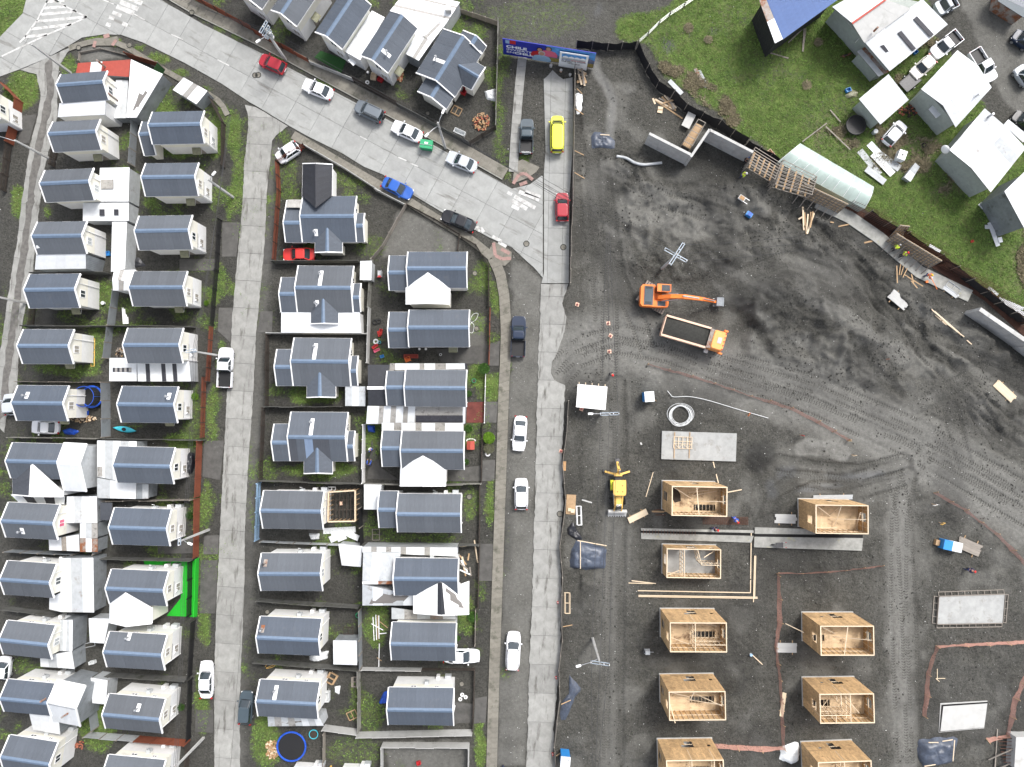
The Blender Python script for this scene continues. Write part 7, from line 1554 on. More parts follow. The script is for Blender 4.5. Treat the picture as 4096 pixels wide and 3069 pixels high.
for a in (
 ('dark green sheet fence along the wide road beside the white-roofed yard', '00', [(1190,1045), (1430,605)], 'olive', 2.2),
 ('red board fence behind the red and white patched extension', '00', [(1130,505), (1425,600)], 'red'),
 ('grey sheet fence between the second alley house and the green corner plot', '00', [(1190,1062), (1165,1440)], 'zinc'),
 ('dark slat fence round the tip of the green corner plot', '00', [(1800,800), (1950,1085), (1945,1450)], 'slat', 1.5),
 ('low board edging round the gravel bed at the junction', '00', [(690,530), (700,465), (880,430), (1120,490)], 'wood', .45),
 ('dark slat fence in front of the second alley house', '00', [(500,1330), (480,1445)], 'slat', 1.5),
 ('red board fence of the house across the alley', '00', [(60,745), (200,890), (185,1000), (120,1255)], 'red'),
 ('black slat fence across the alley below the red board fence', '00', [(110,1262), (60,1657)], 'slat', 1.5),
 ('white sheet fence beside the big white patio roof', '01', [(1145,-10), (1130,240)], 'zincl'),
 ('black lattice fence of the litter-strewn yard', '01', [(1915,250), (1890,685)], 'iron', 1.5), ('black lattice fence of the yard with the white boards', '01', [(1885,695), (1850,1150)], 'iron', 1.5),
 ('black lattice fence turning red beside the pickup', '01', [(1845,1165), (1815,1640)], 'rslat', 1.5),
 ('dark row fence under the fourth alley house', '01', [(330,715), (960,712)], 'dark'),
 ('grey sheet fence beside the stacked white boards', '01', [(1030,860), (990,1160)], 'zinc'), ('grey sheet fence behind the scrap-filled corner', '01', [(980,1170), (950,1440)], 'zinc'),
 ('dark fence above the sixth alley house', '01', [(250,1165), (980,1170)], 'dark'), ('dark fence above the house with the striped patio roof', '01', [(995,1165), (1690,1172)], 'dark'),
 ('dark slat fence at the alley front of the fifth house', '01', [(315,1012), (300,1155)], 'slat', 1.5),
 ('pale rail fence below the sixth alley house', '01', [(180,1640), (910,1645)], 'wood', 1.2),
 ('tall grey sheet fence between trampoline yard and kayak yard', '02', [(950,-10), (955,455)], 'zinc', 2.1),
 ('pale concrete fence below the trampoline yard', '02', [(140,458), (900,468)], 'panel'), ('dark fence below the kayak yard', '02', [(955,470), (1780,482)], 'dark'),
 ('red lattice fence along the kayak yard front', '02', [(1785,-60), (1770,465)], 'rslat', 1.5), ('dark red board fence beside the black tarps', '02', [(1748,490), (1728,965)], 'red'), ('dark red board fence behind the street lamp base', '02', [(1725,985), (1715,1480)], 'red'),
 ('fence below the zinc-roofed yard and black carport', '02', [(840,1000), (1690,992)], 'wood'), ('grey sheet fence below the pink-curtained house', '02', [(110,1430), (690,1455)], 'zinc'), ('grey sheet fence behind the small solar panel', '02', [(885,1005), (875,1450)], 'zinc', 2.0),
 ('dark panel fence above the bright green lawn', '02', [(820,1490), (1690,1505)], 'dark'),
 ('bright green wall with the lawn of artificial turf', '02', [(1715,1505), (1700,1990)], 'green', 1.0), ('black railing on the bright green wall', '02', [(1665,1520), (1655,1985)], 'iron', 1.5),
 ('dark fence above the house with the lying ladder', '03', [(90,270), (520,325)], 'dark'), ('dark lattice fence below the green lawn along the street', '03', [(1690,385), (1660,850)], 'iron', 1.5), ('dark panel fence above the house with the white shed behind', '03', [(870,835), (1640,875)], 'dark'),
 ('black lattice fence beside the house with the white flue', '03', [(1665,885), (1650,1390)], 'iron', 1.5), ('dark red sheet fence near the bottom of the street column', '03', [(1215,1385), (1640,1420)], 'red'), ('zinc sheet fence near the bottom of the street column', '03', [(785,1350), (1210,1385)], 'zincl'), ('grey sheet fence behind the white shed near the bottom', '03', [(800,890), (855,1300)], 'zinc'),
 ('brown lattice fence at the bottom end of the street', '03', [(1645,1430), (1630,1760)], 'slat', 1.5),
 ('red slatted fence shielding the white car at the street corner', '10', [(432,1278), (210,1420)], 'rslat'), ('long red slatted fence along the street beside the red saloon', '10', [(205,1420), (218,1660), (175,2260)], 'rslat'),
 ('long pale wall along the footway below the wide road', '10', [(415,1262), (760,1460), (1085,1668)], 'pale', 1.1), ('pale wall beside the blue saloon', '11', [(1040,-5), (1295,125)], 'pale', 1.1),
 ('weathered board fence slanting behind the gravel triangle', '11', [(1300,130), (1095,490), (1012,590)], 'wood', 1.4), ('low wire fence round the gravel triangle', '11', [(1310,120), (1540,240), (1758,375), (1742,510)], 'slat', .9),
 ('dark fence between the red saloon and the white-porched bungalow', '11', [(165,618), (900,612)], 'dark'), ('pale concrete fence below the white porch roof', '11', [(125,1225), (975,1230)], 'pale', 1.6), ('brown board fence in front of the third bungalow', '11', [(118,1240), (112,1840)], 'slat', 1.6),
 ('pale concrete fence beside the shopping trolley', '11', [(1012,600), (985,1010)], 'panel'), ('pale wall beside the yard crammed with clutter', '11', [(990,1010), (975,1480)], 'pale'),
 ('dark fence between the mossy corner yard and the footway', '11', [(1775,400), (1900,470), (2010,650), (2012,990)], 'slat', 1.2), ('red post fence in front of the gravel yard', '11', [(2022,1005), (2012,1500)], 'rslat', 1.5),
 ('fence between third and fourth bungalows', '12', [(110,200), (760,195)], 'dark'), ('black slat fence in front of the patch-roofed bungalow', '12', [(85,205), (60,810)], 'slat', 1.6), ('long pale blue-white wall beside the two people in blue', '12', [(945,350), (940,845)], 'white', 1.9),
 ('concrete fence below the patch-roofed bungalow', '12', [(55,830), (925,855)], 'dark'), ('light blue metal fence at the street front', '12', [(45,850), (30,1335)], 'blue'), ('zinc sheets fence below the open timber frame', '12', [(60,1352), (915,1385)], 'zincl', 1.2), ('black netting fence beside the heap of roof sheets', '12', [(915,1060), (930,1385)], 'black', 2.0),
 ('white post fence before the red paved yard', '12', [(1985,-130), (1972,335)], 'white', .8), ('dark fence in front of the bright green bush', '12', [(1955,345), (1945,845)], 'slat', .9), ('concrete fence behind the big white cross gable', '12', [(935,855), (1250,862)], 'panel'), ('concrete fence on the footway side of the big white cross gable', '12', [(1640,862), (1945,855)], 'panel'),
 ('thin dark fence in front of the house with the aerial', '12', [(1932,870), (1928,1360)], 'slat', 1.0), ('dark panel fence below the house with the aerial', '12', [(940,1370), (1925,1378)], 'dark'), ('thin fence in front of the timber-strewn yard', '12', [(1928,1385), (1918,1920)], 'slat', 1.0),
 ('dark panel fence below the rust-stained house', '13', [(40,200), (900,255)], 'dark'), ('dark panel fence beside the white bag', '13', [(15,720), (895,790)], 'dark'), ('grey sheet fence beside the pipes laid in the grass', '13', [(910,285), (918,780)], 'zinc'), ('weathered wall beside the stacked pallets', '13', [(900,800), (905,1310)], 'panel'),
 ('concrete fence below the house with the pale lean-to', '13', [(600,1290), (890,1328)], 'pale', 1.8), ('mossy concrete fence above the empty walled plot', '13', [(890,1352), (1868,1330)], 'pale', 1.8), ('white wall across the top of the empty walled plot', '13', [(1100,1440), (1838,1445)], 'pale', 1.6), ('side wall of the empty plot on the trampoline side', '13', [(1098,1450), (1098,1760)], 'pale', 1.6), ('side wall of the empty plot on the footway side', '13', [(1840,1455), (1836,1760)], 'pale', 1.6),
 ('thin fence in front of the three wheel rims', '13', [(1888,800), (1872,1320)], 'slat', 1.0), ('pale fence below the pipe-strewn grass', '13', [(925,795), (1430,800)], 'pale', 1.2), ('mesh fence behind the half hidden white saloon', '13', [(1440,800), (1880,800)], 'slat', .9), ('low post fence in front of the vine-covered yard', '13', [(1898,290), (1892,590)], 'wood', 1.0), ('board fence beside the blue trampoline', '13', [(600,1340), (598,1700)], 'wood', 1.3),
 ('dark red slat fence at the top of the wide road', '00', [(1670,-5), (2209,285)], 'rslat'), ('red-brown slat fence behind the transformer pole', '10', [(0,300), (475,555)], 'rslat'), ('low pale wall below the dark green turf', '10', [(480,560), (845,705)], 'pale', 1.1), ('dark slat fence in front of the stacked firewood', '10', [(850,708), (1225,920)], 'slat'), ('mossy panel fence behind the lamp with two arms', '10', [(1232,925), (1845,1255)], 'dark', 1.3), ('dark slat fence at the corner of the firewood yard', '10', [(1848,1256), (2068,1120)], 'slat', 1.5), ('thin panel fence between the firewood yard and the billboard plot', '10', [(2070,1115), (2092,215)], 'panel', 1.6), ('weathered board fence behind the skylit white roofs', '10', [(1765,115), (2088,225)], 'wood', 1.2),
): fence(*a)
# tall plank fence along the site edge with raking props
pf = fence('tall grey plank fence along the side road with raking props', '20', [(540,560), (530,1100), (520,1657), (506,2120), (498,2460)], 'wood', 1.9)
for x, y, x2, y2 in ((560,765,605,810), (545,940,625,995), (540,1300,620,1340), (540,1490,625,1540)): stick('prop', 'wood', pf, rel(pf, P('20', x, y, 1.2)), rel(pf, P('20', x2, y2, .05)), .1, .06)
lf = fence('low crooked plank fence along the lane beside the building site', '22', [(485,145), (468,420), (432,700), (462,1000), (440,1200), (410,1400), (432,1650)], 'wood', 1.2)
lf2 = fence('low crooked plank fence at the lower end of the lane', '23', [(432,10), (420,300), (432,550), (400,800), (410,1060), (385,1250), (362,1450), (378,1657)], 'wood', 1.2)
for x, y, x2, y2 in ((440,445,520,430), (425,1115,520,1072), (380,1560,465,1510)): stick('prop', 'wood', lf2, rel(lf2, P('23', x, y, .6)), rel(lf2, P('23', x2, y2, .1)), .1, .06)
# meadow wire fence
wf = thing('wire_fence', 'pale wire mesh fence climbing through the meadow', 'fence', P('20', 1300, 200)); wp_ = [PG('20', x, y) for x, y in ((1085,382), (1170,310), (1265,215), (1355,145), (1480,65), (1580,-5))]
for a in wp_: stick('post', 'wood_grey', wf, a-wf.location, a-wf.location+Vector((0, 0, 1.3)), .1, .1)
for a, b2 in zip(wp_[:-1], wp_[1:]):
 for zz in (.3, .7, 1.1): stick('wire', 'steel', wf, a-wf.location+Vector((0, 0, zz)), b2-wf.location+Vector((0, 0, zz)), .03, .03)
# ================================================================ POLES, LAMPS, WIRES
def pole(label, t, x, y, h=9.0, arms=(), lamps=(), transformer=False, z=0.0):
 """arms: (height, angle, length, kind); lamps: (height, angle, reach)"""
 p = P(t, x, y, 0); p.z = gz(p.x, p.y) if z is None else z
 root = thing('utility_pole', label, 'pole', p)
 MB().hexa([(-.15, -.13, -.1), (.15, -.13, -.1), (.15, .13, -.1), (-.15, .13, -.1)], [(-.09, -.08, h), (.09, -.08, h), (.09, .08, h), (-.09, .08, h)]).build('shaft', 'concrete', root)
 for zz, an, ln, *k in arms:
  u = Vector((math.cos(R(an)), math.sin(R(an)), 0)); v = Vector((-u.y, u.x, 0))
  am = MB().bar(-u*ln/2+v*.14+Vector((0, 0, zz)), u*ln/2+v*.14+Vector((0, 0, zz)), .07, .1).bar(-u*ln/2-v*.14+Vector((0, 0, zz)), u*ln/2-v*.14+Vector((0, 0, zz)), .07, .1).build('crossarm', 'sky_steel', root)
  for f in (-.48, 0.2, .48): MB().disc((u*ln*f)[:2], .07, zz+.05, zz+.28, 8, .04).build('insulator', 'frame_white', am)
 for zz, an, rc in lamps:
  u = Vector((math.cos(R(an)), math.sin(R(an)), 0)); MB().tube([(0, 0, zz-.5), u*rc*.5+Vector((0, 0, zz)), u*rc+Vector((0, 0, zz+.1))], .045, 6).build('lamp_arm', 'steel', root)
  MB().prism(outline(.62, .27, 0, 14, .4), 0, .14).build('lamp_head', 'box_grey' if rc < .1 else 'frame_white', root, loc=u*(rc+.3)+Vector((0, 0, zz+.03)), rot=(0, 0, R(an)))
 if transformer:
  for k in range(3): MB().disc((.35*math.cos(k*2.1), .35*math.sin(k*2.1)), .17, h-2.2, h-1.5, 10).build('transformer', 'box_grey', root)
  MB().box(-.25, .25, .1, .5, h-3.2, h-2.5).build('junction_box', 'frame_white', root)
 return root, p, h
mat('sky_steel', (.34, .40, .46), .4, .3, var=.08)
tops = {}
for k, a in dict(
 A=('pole carrying transformers and a lamp above the crimson hatchback', '10', 262, 525, 8.5, [(8.3,60,1.6), (7.4,60,1.4), (6.6,60,1.2)], [(6.6,215,1.2)], True), B=('two-armed lamp post beside the green waste container', '10', 1635, 1282, 8.5, [], [(8.0,225,1.6), (8.3,65,1.2)]),
 Cc=('lamp post reaching over the alley by the second house', '00', 478, 1395, 7.5, [], [(7.3,165,2.4)]), D=('bare pole at the alley mouth', '00', 612, 632, 7.5), E=('lamp post at the green verge by the street', '01', 2012, 48, 7.5, [], [(7.2,50,.7)]),
 F=('pole with a short crossarm beside the white double-cab pickup', '01', 1890, 1412, 8, [(7.8,10,1.2), (7.2,10,.8)]), G=('pole with insulators beside the fifth alley house', '01', 228, 958, 8, [(7.8,0,1.2)]), Hh=('lamp post behind the dark red board fence', '02', 1803, 1258, 8, [(7.9,90,.9)], [(7.3,-20,.8)]), I=('bare pole at the bottom end of the street', '03', 1758, 1402, 8.5, [(8.2,0,1.0)]),
 J=('utility pole with two crossed steel arms above the excavator', '21', 1288, 668, 9, [(8.9,57,3.0), (8.3,-30,3.0)], [], False, None), K=('utility pole with a lamp beside the white site roof', '22', 770, 252, 9, [(8.8,2,2.2)], [(7.6,180,1.8)], False, None), L=('lone lamp pole with a crossarm on the bare soil below the plank fence bend', '23', 695, 545, 9, [(8.8,-8,2.2)], [(7.8,195,2.2)], False, None),
).items(): tops[k] = pole(*a)
def wire(label, pts, r=.022, sag=.5):
 c = pts[0].copy(); root = None; mb = MB(); pl = []
 for a, b2 in zip(pts[:-1], pts[1:]): pl += [a.lerp(b2, k/10)-c-Vector((0, 0, sag*4*(k/10)*(1-k/10))) for k in range(10)]
 pl.append(pts[-1]-c); o = mb.tube(pl, r, 4).build('overhead_wire', 'steel_dark', None, loc=c); tag(o, label, 'wire'); return o
def top(k, dx=0, dy=0, dz=.2): r_, p, h = tops[k]; return Vector((p.x+dx, p.y+dy, p.z+h+dz))
for i, dx in enumerate((-1.0, 0, 1.0)):
 wire(('outer', 'middle', 'inner')[i]+' power line strung down the site track from the white site roof', [Vector((*P('22', 818+i*12, -1312, 8.8).xy, 8.8)), top('K', dx, 0, 0), top('L', dx, 0, 0), P('23', 700+i*14, 1900, 8.8)])
 wire(('upper', 'middle', 'lower')[i]+' power line crossing from the wide road over the excavator pole', [P('20', 200, 1500+i*40, 8.6), top('J', dx*.5, -dx, 0), P('31', 300, 380+i*60, 8.6)], sag=.8)
 wire(('nearest', 'second', 'third')[i]+' cable strung along the street column fences', [P('00', 1990-i*10, 1000, 6.5), top('F', dx*.2, 0, -1), top('Hh', dx*.2, 0, -1), top('I', dx*.2, 0, -1)], r=.018)
 wire(('highest', 'second', 'lowest')[i]+' cable following the fences above the wide road', [P('00', 1500, -60+i*20, 7), top('A', dx*.3, dx*.2, -1), top('B', dx*.3, dx*.2, -.8), P('21', 500, 60+i*30, 7)], r=.018)
# ================================================================ BILLBOARD
bl, br = P('10', 2135, 468, .25), P('20', 700, 590, .25); bd = (br-bl); Wb = bd.length; Hb = 3.9
bb = thing('billboard', 'long blue billboard reading CHILE INVIERTE EN CHILE at the end of the side road', 'billboard', (bl.x, bl.y, 0), math.atan2(bd.y, bd.x))
mat('bill_blue', (.012, .022, .28), .5, var=.1, vscale=1); mat('bill_sky', (.08, .28, .62), .5, var=.35, vscale=1.2); mat('bill_field', (.28, .22, .06), .6, var=.4, vscale=3); mat('bill_white', (.78, .80, .82), .5); mat('bill_hill', (.10, .12, .2), .6, var=.5, vscale=2)
MB().box(0, Wb, -.03, .06, .3, .3+Hb).build('board', 'bill_blue', bb)
for k in range(7): piece('post', 'steel_dark', bb, (Wb*(k+.5)/7, .14, 0), (.1, .1, Hb+.3)); 
for zz in (.5, Hb): MB().box(0, Wb, .06, .13, zz, zz+.1).build('rail', 'wood_grey', bb)
def pr(name, x0, x1, z0, z1, m, y=-.034): return MB().box(x0*Wb, x1*Wb, y-.008, y, .3+z0*Hb, .3+z1*Hb).build(name, m, bb)
pr('sky_print', .47, .998, .42, .99, 'bill_sky'); pr('field_print', .47, .998, .02, .30, 'bill_field'); 
mb = MB(); mb.add([(Wb*x, -.046, .3+Hb*zz) for x, zz in ((.47,.28), (.55,.62), (.62,.45), (.70,.6), (.8,.42), (.92,.62), (.998,.5), (.998,.28))], [tuple(range(8))]); mb.build('mountain_print', 'bill_hill', bb)
pr('logo_blue', .03, .072, .76, .96, 'pl_sky', -.036); pr('logo_red', .076, .14, .76, .98, 'pl_red', -.036)
for s, zz, sz, bo in (('CHILE', .50, .80, .03), ('INVIERTE', .335, .66, .0), ('EN', .165, .66, .0)): lettering(s, sz, 'bill_white', bb, (Wb*.035, -.045, .3+Hb*zz), (R(90), 0, 0), bold=bo, sx=1.25)
lettering('CHILE', .72, 'bill_white', bb, (Wb*.125, -.045, .3+Hb*.155), (R(90), 0, 0), bold=.03, sx=1.25)
def figure(cx, zb, sc, shirt, hair):
 """printed family figure: shoulders, neck, face, hair, flat on the board"""
 def flat(pts, m, y, name): MB().add([(Wb*cx+x*sc, y, .3+Hb*zb+zz*sc) for x, zz in pts], [tuple(range(len(pts)))]).build(name, m, bb)
 k = [(math.cos(a), math.sin(a)) for a in [2*math.pi*i/14 for i in range(14)]]
 flat([(-.95,0), (.95,0), (1.0,.5), (.75,1.05), (.3,1.25), (-.3,1.25), (-.75,1.05), (-1.0,.5)], shirt, -.052-sc*.002, 'printed_shirt'); flat([(c*.36, 1.62+s*.44) for c, s in k], hair, -.053-sc*.002, 'printed_hair'); flat([(c*.26, 1.55+s*.36) for c, s in k], 'skin', -.055-sc*.002, 'printed_face')
figure(.40, .22, 1.15, 'pl_red', 'hair'); figure(.495, .32, 1.2, 'pl_pink', 'steel_dark'); figure(.425, -.05, 1.25, 'pl_sky', 'box_grey')
wbx = thing('project_board', 'white project board with a housing picture fixed over the blue billboard', 'sign', (*(bl.lerp(br, .62)).xy, 0), math.atan2(bd.y, bd.x)); Ww = Wb*.31
MB().box(0, Ww, -.32, -.24, .0, Hb*.97).build('board', 'bill_white', wbx); MB().box(Ww*.08, Ww*.92, -.335, -.325, Hb*.55, Hb*.9).build('picture_sky', 'bill_sky', wbx); MB().box(Ww*.08, Ww*.92, -.345, -.337, Hb*.55, Hb*.68).build('picture_ground', 'box_grey', wbx)
for k in range(4): MB().add([(Ww*(.12+k*.2)+x, -.35, Hb*.66+zz) for x, zz in ((0,0), (.7,0), (.7,.3), (.35,.5), (0,.3))], [(0,1,2,3,4)]).build('pictured_house', 'bill_white', wbx)
MB().box(Ww*.08, Ww*.4, -.34, -.33, Hb*.52, Hb*.545).build('blue_stripe', 'pl_blue', wbx); MB().box(Ww*.4, Ww*.92, -.34, -.33, Hb*.52, Hb*.545).build('red_stripe', 'pl_red', wbx)
for s, zz, sz, x in (('70 VIVIENDAS COMITE', .445, .27, .08), ('HUELEMU', .375, .27, .08), ('146.061,76 UF', .29, .24, .3)): lettering(s, sz, 'steel_dark', wbx, (Ww*x, -.34, Hb*zz), (R(90), 0, 0), bold=.006, sx=1.15)
for x in (.1, .9): piece('leg', 'steel_dark', wbx, (Ww*x, -.2, 0), (.1, .1, Hb*.9))
# ================================================================ SITE MATERIALS AND YARD CLUTTER
random.seed(77)
def planks(label, t, segs, w=.14, h=.04, m='wood_pale', name='plank_pile', cat='planks', z=.03, lift=.045, mats=None):
 """loose planks: (x0,y0,x1,y1) each, later ones lie higher"""
 q = [(PG(t, a, b2), PG(t, c, d)) for a, b2, c, d in segs]; c0 = q[0][0].copy(); root = thing(name, label, cat, c0)
 for k, (a, b2) in enumerate(q):
  up = Vector((0, 0, z+lift*(k % 7))); stick('plank', (mats[k % len(mats)] if mats else m), root, a-c0+up, b2-c0+up+Vector((0, 0, random.uniform(0, .03))), w*random.uniform(.85, 1.15), h)
 return root
def bundle(label, t, a, b2, n, w, h, m, layers=1, name='board_stack', bearers=True, cat='boards'):
 p, q = PG(t, *a), PG(t, *b2); c = (p+q)/2; root = thing(name, label, cat, c); d = (q-p).normalized(); o = Vector((-d.y, d.x, 0)); L_ = (q-p).length
 if bearers:
  for f in (.2, .8): stick('bearer', 'wood', root, p.lerp(q, f)-c-o*(n*w*.75)+Vector((0, 0, .05)), p.lerp(q, f)-c+o*(n*w*.75)+Vector((0, 0, .05)), .1, .1)
 for l in range(layers):
  for k in range(n): s = random.uniform(-.12, .12); stick('board', m, root, p-c+o*((k-(n-1)/2)*w)+d*s+Vector((0, 0, .13+l*h)), q-c+o*((k-(n-1)/2)*w)+d*s+Vector((0, 0, .13+l*h)), w-.012, h-.004)
 return root
def tarp(label, t, pts, h, m='tarp', name='tarpaulin', cat='tarpaulin', planks_=(), seed=0):
 """crumpled sheet over something, outline in pixels"""
 q = [PG(t, *p) for p in pts]; c = sum(q, Vector())/len(q); root = thing(name, label, cat, (c.x, c.y, gz(c.x, c.y))); n = 36; rings = 9; vs = []
 def edge(a):
  best = None; d = Vector((math.cos(a), math.sin(a)))
  for i in range(len(q)):
   p, e = (q[i]-c).xy, (q[(i+1) % len(q)]-c).xy; den = d.x*(e.y-p.y)-d.y*(e.x-p.x)
   if abs(den) < 1e-6: continue
   s = (p.x*(e.y-p.y)-p.y*(e.x-p.x))/den; u = (p.x*d.y-p.y*d.x)/den
   if s > 0 and -1e-3 <= u <= 1.001: best = max(best or 0, s)
  return best or .3
 for r_ in range(rings+1):
  for i in range(n):
   a = 2*math.pi*i/n; f = r_/rings; R_ = edge(a)*f*(1+.05*random.uniform(-1, 1)*(r_ > rings-2)); x, y = R_*math.cos(a), R_*math.sin(a)
   zz = h*(1-max(0, (f-.62)/.38)**1.5)*(.8+.35*noise.noise((x*1.1+seed, y*1.1, 3)))+.10*noise.noise((x*3.2, y*3.2, seed+.5))+.05*noise.noise((x*8, y*8, seed+.5)); vs.append((x, y, max(.015, zz)))
 MB().add(vs, [(r_*n+i, (r_+1)*n+i, (r_+1)*n+(i+1) % n, r_*n+(i+1) % n) for r_ in range(rings) for i in range(n)]).build('sheet', m, root, smooth=True)
 for a, b2 in planks_: stick('batten', 'wood_pale', root, rel(root, P(t, *a, h))+Vector((0, 0, h+.12-rel(root, P(t, *a, h)).z)), rel(root, P(t, *b2, h))+Vector((0, 0, h+.12-rel(root, P(t, *b2, h)).z)), .1, .06)
 return root
planks('heap of splintered boards against the black net fence', '20', [(1212,852,1470,1025), (1235,860,1400,950), (1265,850,1420,930), (1290,840,1410,960), (1310,830,1415,940), (1330,815,1395,950), (1300,900,1390,870), (1215,850,1235,900), (1320,890,1400,900), (1345,930,1390,840)], .2, mats=['wood', 'wood_pale', 'wood_grey'])
planks('pile of broken timber behind the plank fence near the billboard', '20', [(560,570,640,585), (565,600,640,640), (560,640,650,660), (570,690,640,640), (560,720,630,690), (575,650,600,740), (600,600,620,740), (590,575,640,720), (560,700,645,715), (615,640,625,745), (570,610,580,700)], .22, mats=['wood', 'wood_pale', 'wood_grey', 'wood'])
planks('teepee of long planks below the formwork panels', '31', [(300,130,312,330), (312,180,322,370), (340,195,325,360), (362,180,350,300), (385,190,322,370), (375,180,345,320), (250,245,285,225)], .2, mats=['wood_pale', 'wood'], lift=.1)
planks('long thin battens lying beside the weathered retaining wall', '31', [(1400,1015,1765,1315), (1440,1065,1535,1150), (1480,1090,1700,1250), (1430,1035,1660,1220)], .12)
planks('loose sticks below the worker in orange', '31', [(1170,712,1335,815), (1235,710,1250,785), (1140,625,1125,720), (1165,640,1140,720), (1195,660,1155,740), (1225,770,1275,835), (1100,640,1105,790)], .12, m='wood')
bundle('stack of pale boards on bearers on the churned soil', '31', (1060,880), (1200,985), 6, .22, .05, 'slab_light', 3)
bundle('grey board stack beside the ladder-like frames', '31', (1510,820), (1625,905), 3, .2, .06, 'zinc_old', 2)
bundle('pile of sawn planks at the edge of the view by the haul road', '32', (1960,-5), (2115,135), 6, .18, .06, 'wood_pale', 3)
bundle('two squared beams lying in front of the backhoe bucket', '22', (1000,1180), (1160,1100), 2, .38, .34, 'wood_pale', 1)
bundle('neat pale board stack beside the brown-stained timber shell', '32', (58,1160), (238,1165), 3, .38, .22, 'slab_light', 1)
bundle('pale plywood boards on trestles beside the orange net', '33', (70,622), (243,625), 3, .4, .1, 'slab_light', 1)
bundle('grey boards beside the blue and white toilet cabin', '32', (1635,1360), (1820,1440), 5, .3, .06, 'wood_grey', 2)
bundle('narrow boards leaning along the orange net', '33', (140,1005), (112,1210), 2, .25, .08, 'wood_pale', 1)
bundle('boards at the head of the brown-stained timber shell', '32', (380,980), (720,975), 2, .3, .06, 'zinc_old', 1)
planks('setting-out battens forming a corner above a timber shell', '23', [(1085,132,2055,150), (2055,150,2062,-380), (1090,172,2115,188), (1090,182,2115,198), (2090,195,2100,-170), (2080,230,2090,-170), (1030,45,1240,70), (1005,66,1215,72)], .11, lift=.012, z=.09)
planks('stray plank on the soil below the backhoe arm', '22', [(1218,762,1155,975)], .1); planks('plank propped between the slab and the scorched shell', '22', [(1735,670,1780,855), (1855,935,1980,912)], .12); planks('broken board pieces under the backhoe', '22', [(603,1000,690,1025), (1108,505,1118,525)], .2, m='slab_light')
planks('bent rebar and sticks piled beside the scorched shell', '22', [(1205,1098,1330,1100), (1225,1090,1290,1080), (1210,1104,1310,1106), (1235,1130,1325,1128)], .1, mats=['wood', 'rebar'])
planks('crossed sticks on the plot below the formwork-ringed slab', '33', [(1460,808,1458,900), (1445,890,1525,888), (1445,890,1475,915)], .08); planks('rusty steel bar lying on the tracks', '31', [(1015,1445,1205,1425)], .12, m='rebar'); planks('bucket stick leaning by the shell under the pipe corner', '23', [(2070,685,2160,770)], .12); planks('scattered offcuts near the formwork', '31', [(830,440,915,420), (605,300,700,280), (800,295,855,335), (530,265,560,268)], .18, m='wood')
planks('white boards stacked behind the skylit annex', '01', [(1060,1000,1070,1140), (1075,1010,1085,1140), (1090,1060,1100,1140), (1105,1080,1110,1140)], .2, m='fascia')
planks('white lengths of pipe and sticks on the grass', '13', [(1010,360,1020,565), (1035,340,1042,555), (1050,345,1055,555), (1062,345,1064,545), (1000,415,1100,470), (1070,395,1140,450), (1065,500,1130,493), (1065,590,1060,790), (1045,710,1085,738)], .1, mats=['fascia', 'fascia', 'wood'])
planks('timber offcuts heaped in the yard behind the widest gable', '12', [(1760,1480,1815,1560), (1780,1490,1800,1600), (1770,1520,1825,1620), (1755,1540,1830,1600), (1840,1460,1830,1520), (1885,1345,1915,1540), (1760,1600,1850,1640), (1845,1580,1855,1657), (1790,1560,1810,1657)], .18, mats=['wood', 'wood_pale', 'fascia', 'wood_grey'])
planks('roof sheets dropped in a heap beside the black netting', '12', [(580,1270,860,1255), (650,1290,850,1275), (640,1345,760,1290), (705,1340,780,1310), (800,1290,890,1330)], .8, m='zinc', lift=.06)
planks('fallen zinc sheets on the grass beside the water tank', '30', [(790,1300,960,1510), (870,1240,1060,1440), (950,1330,1130,1460), (900,1330,1070,1510), (840,1460,1000,1580)], .85, mats=['zinc_old', 'zinc'], lift=.05, name='sheet_pile', cat='sheets')
planks('white torn sheets on the meadow near the workshop', '31', [(1870,110,1930,260), (1825,100,1860,140), (1905,265,1980,470), (1865,305,1965,305), (1990,395,2000,440)], .5, m='zinc', name='sheet_pile', cat='sheets'); planks('rusted sheet lying on the dry grass', '20', [(1610,610,1680,755), (1580,595,1660,750), (1355,700,1465,815)], .5, mats=['zinc_old', 'zinc_rust'], name='sheet_pile', cat='sheets')
planks('dark logs and posts lying on the meadow', '30', [(-10,450,175,505), (325,250,300,450), (310,250,295,450), (170,375,290,260), (530,955,620,1060), (290,1230,500,1070), (490,1100,700,1300)], .16, m='wood_grey')
planks('white sheets on the bank behind the rebar trench', '31', [(1900,825,1980,890), (1990,920,2200,1010), (2020,940,2209,1060), (1385,465,1480,520)], .45, m='zinc', name='sheet_pile', cat='sheets')
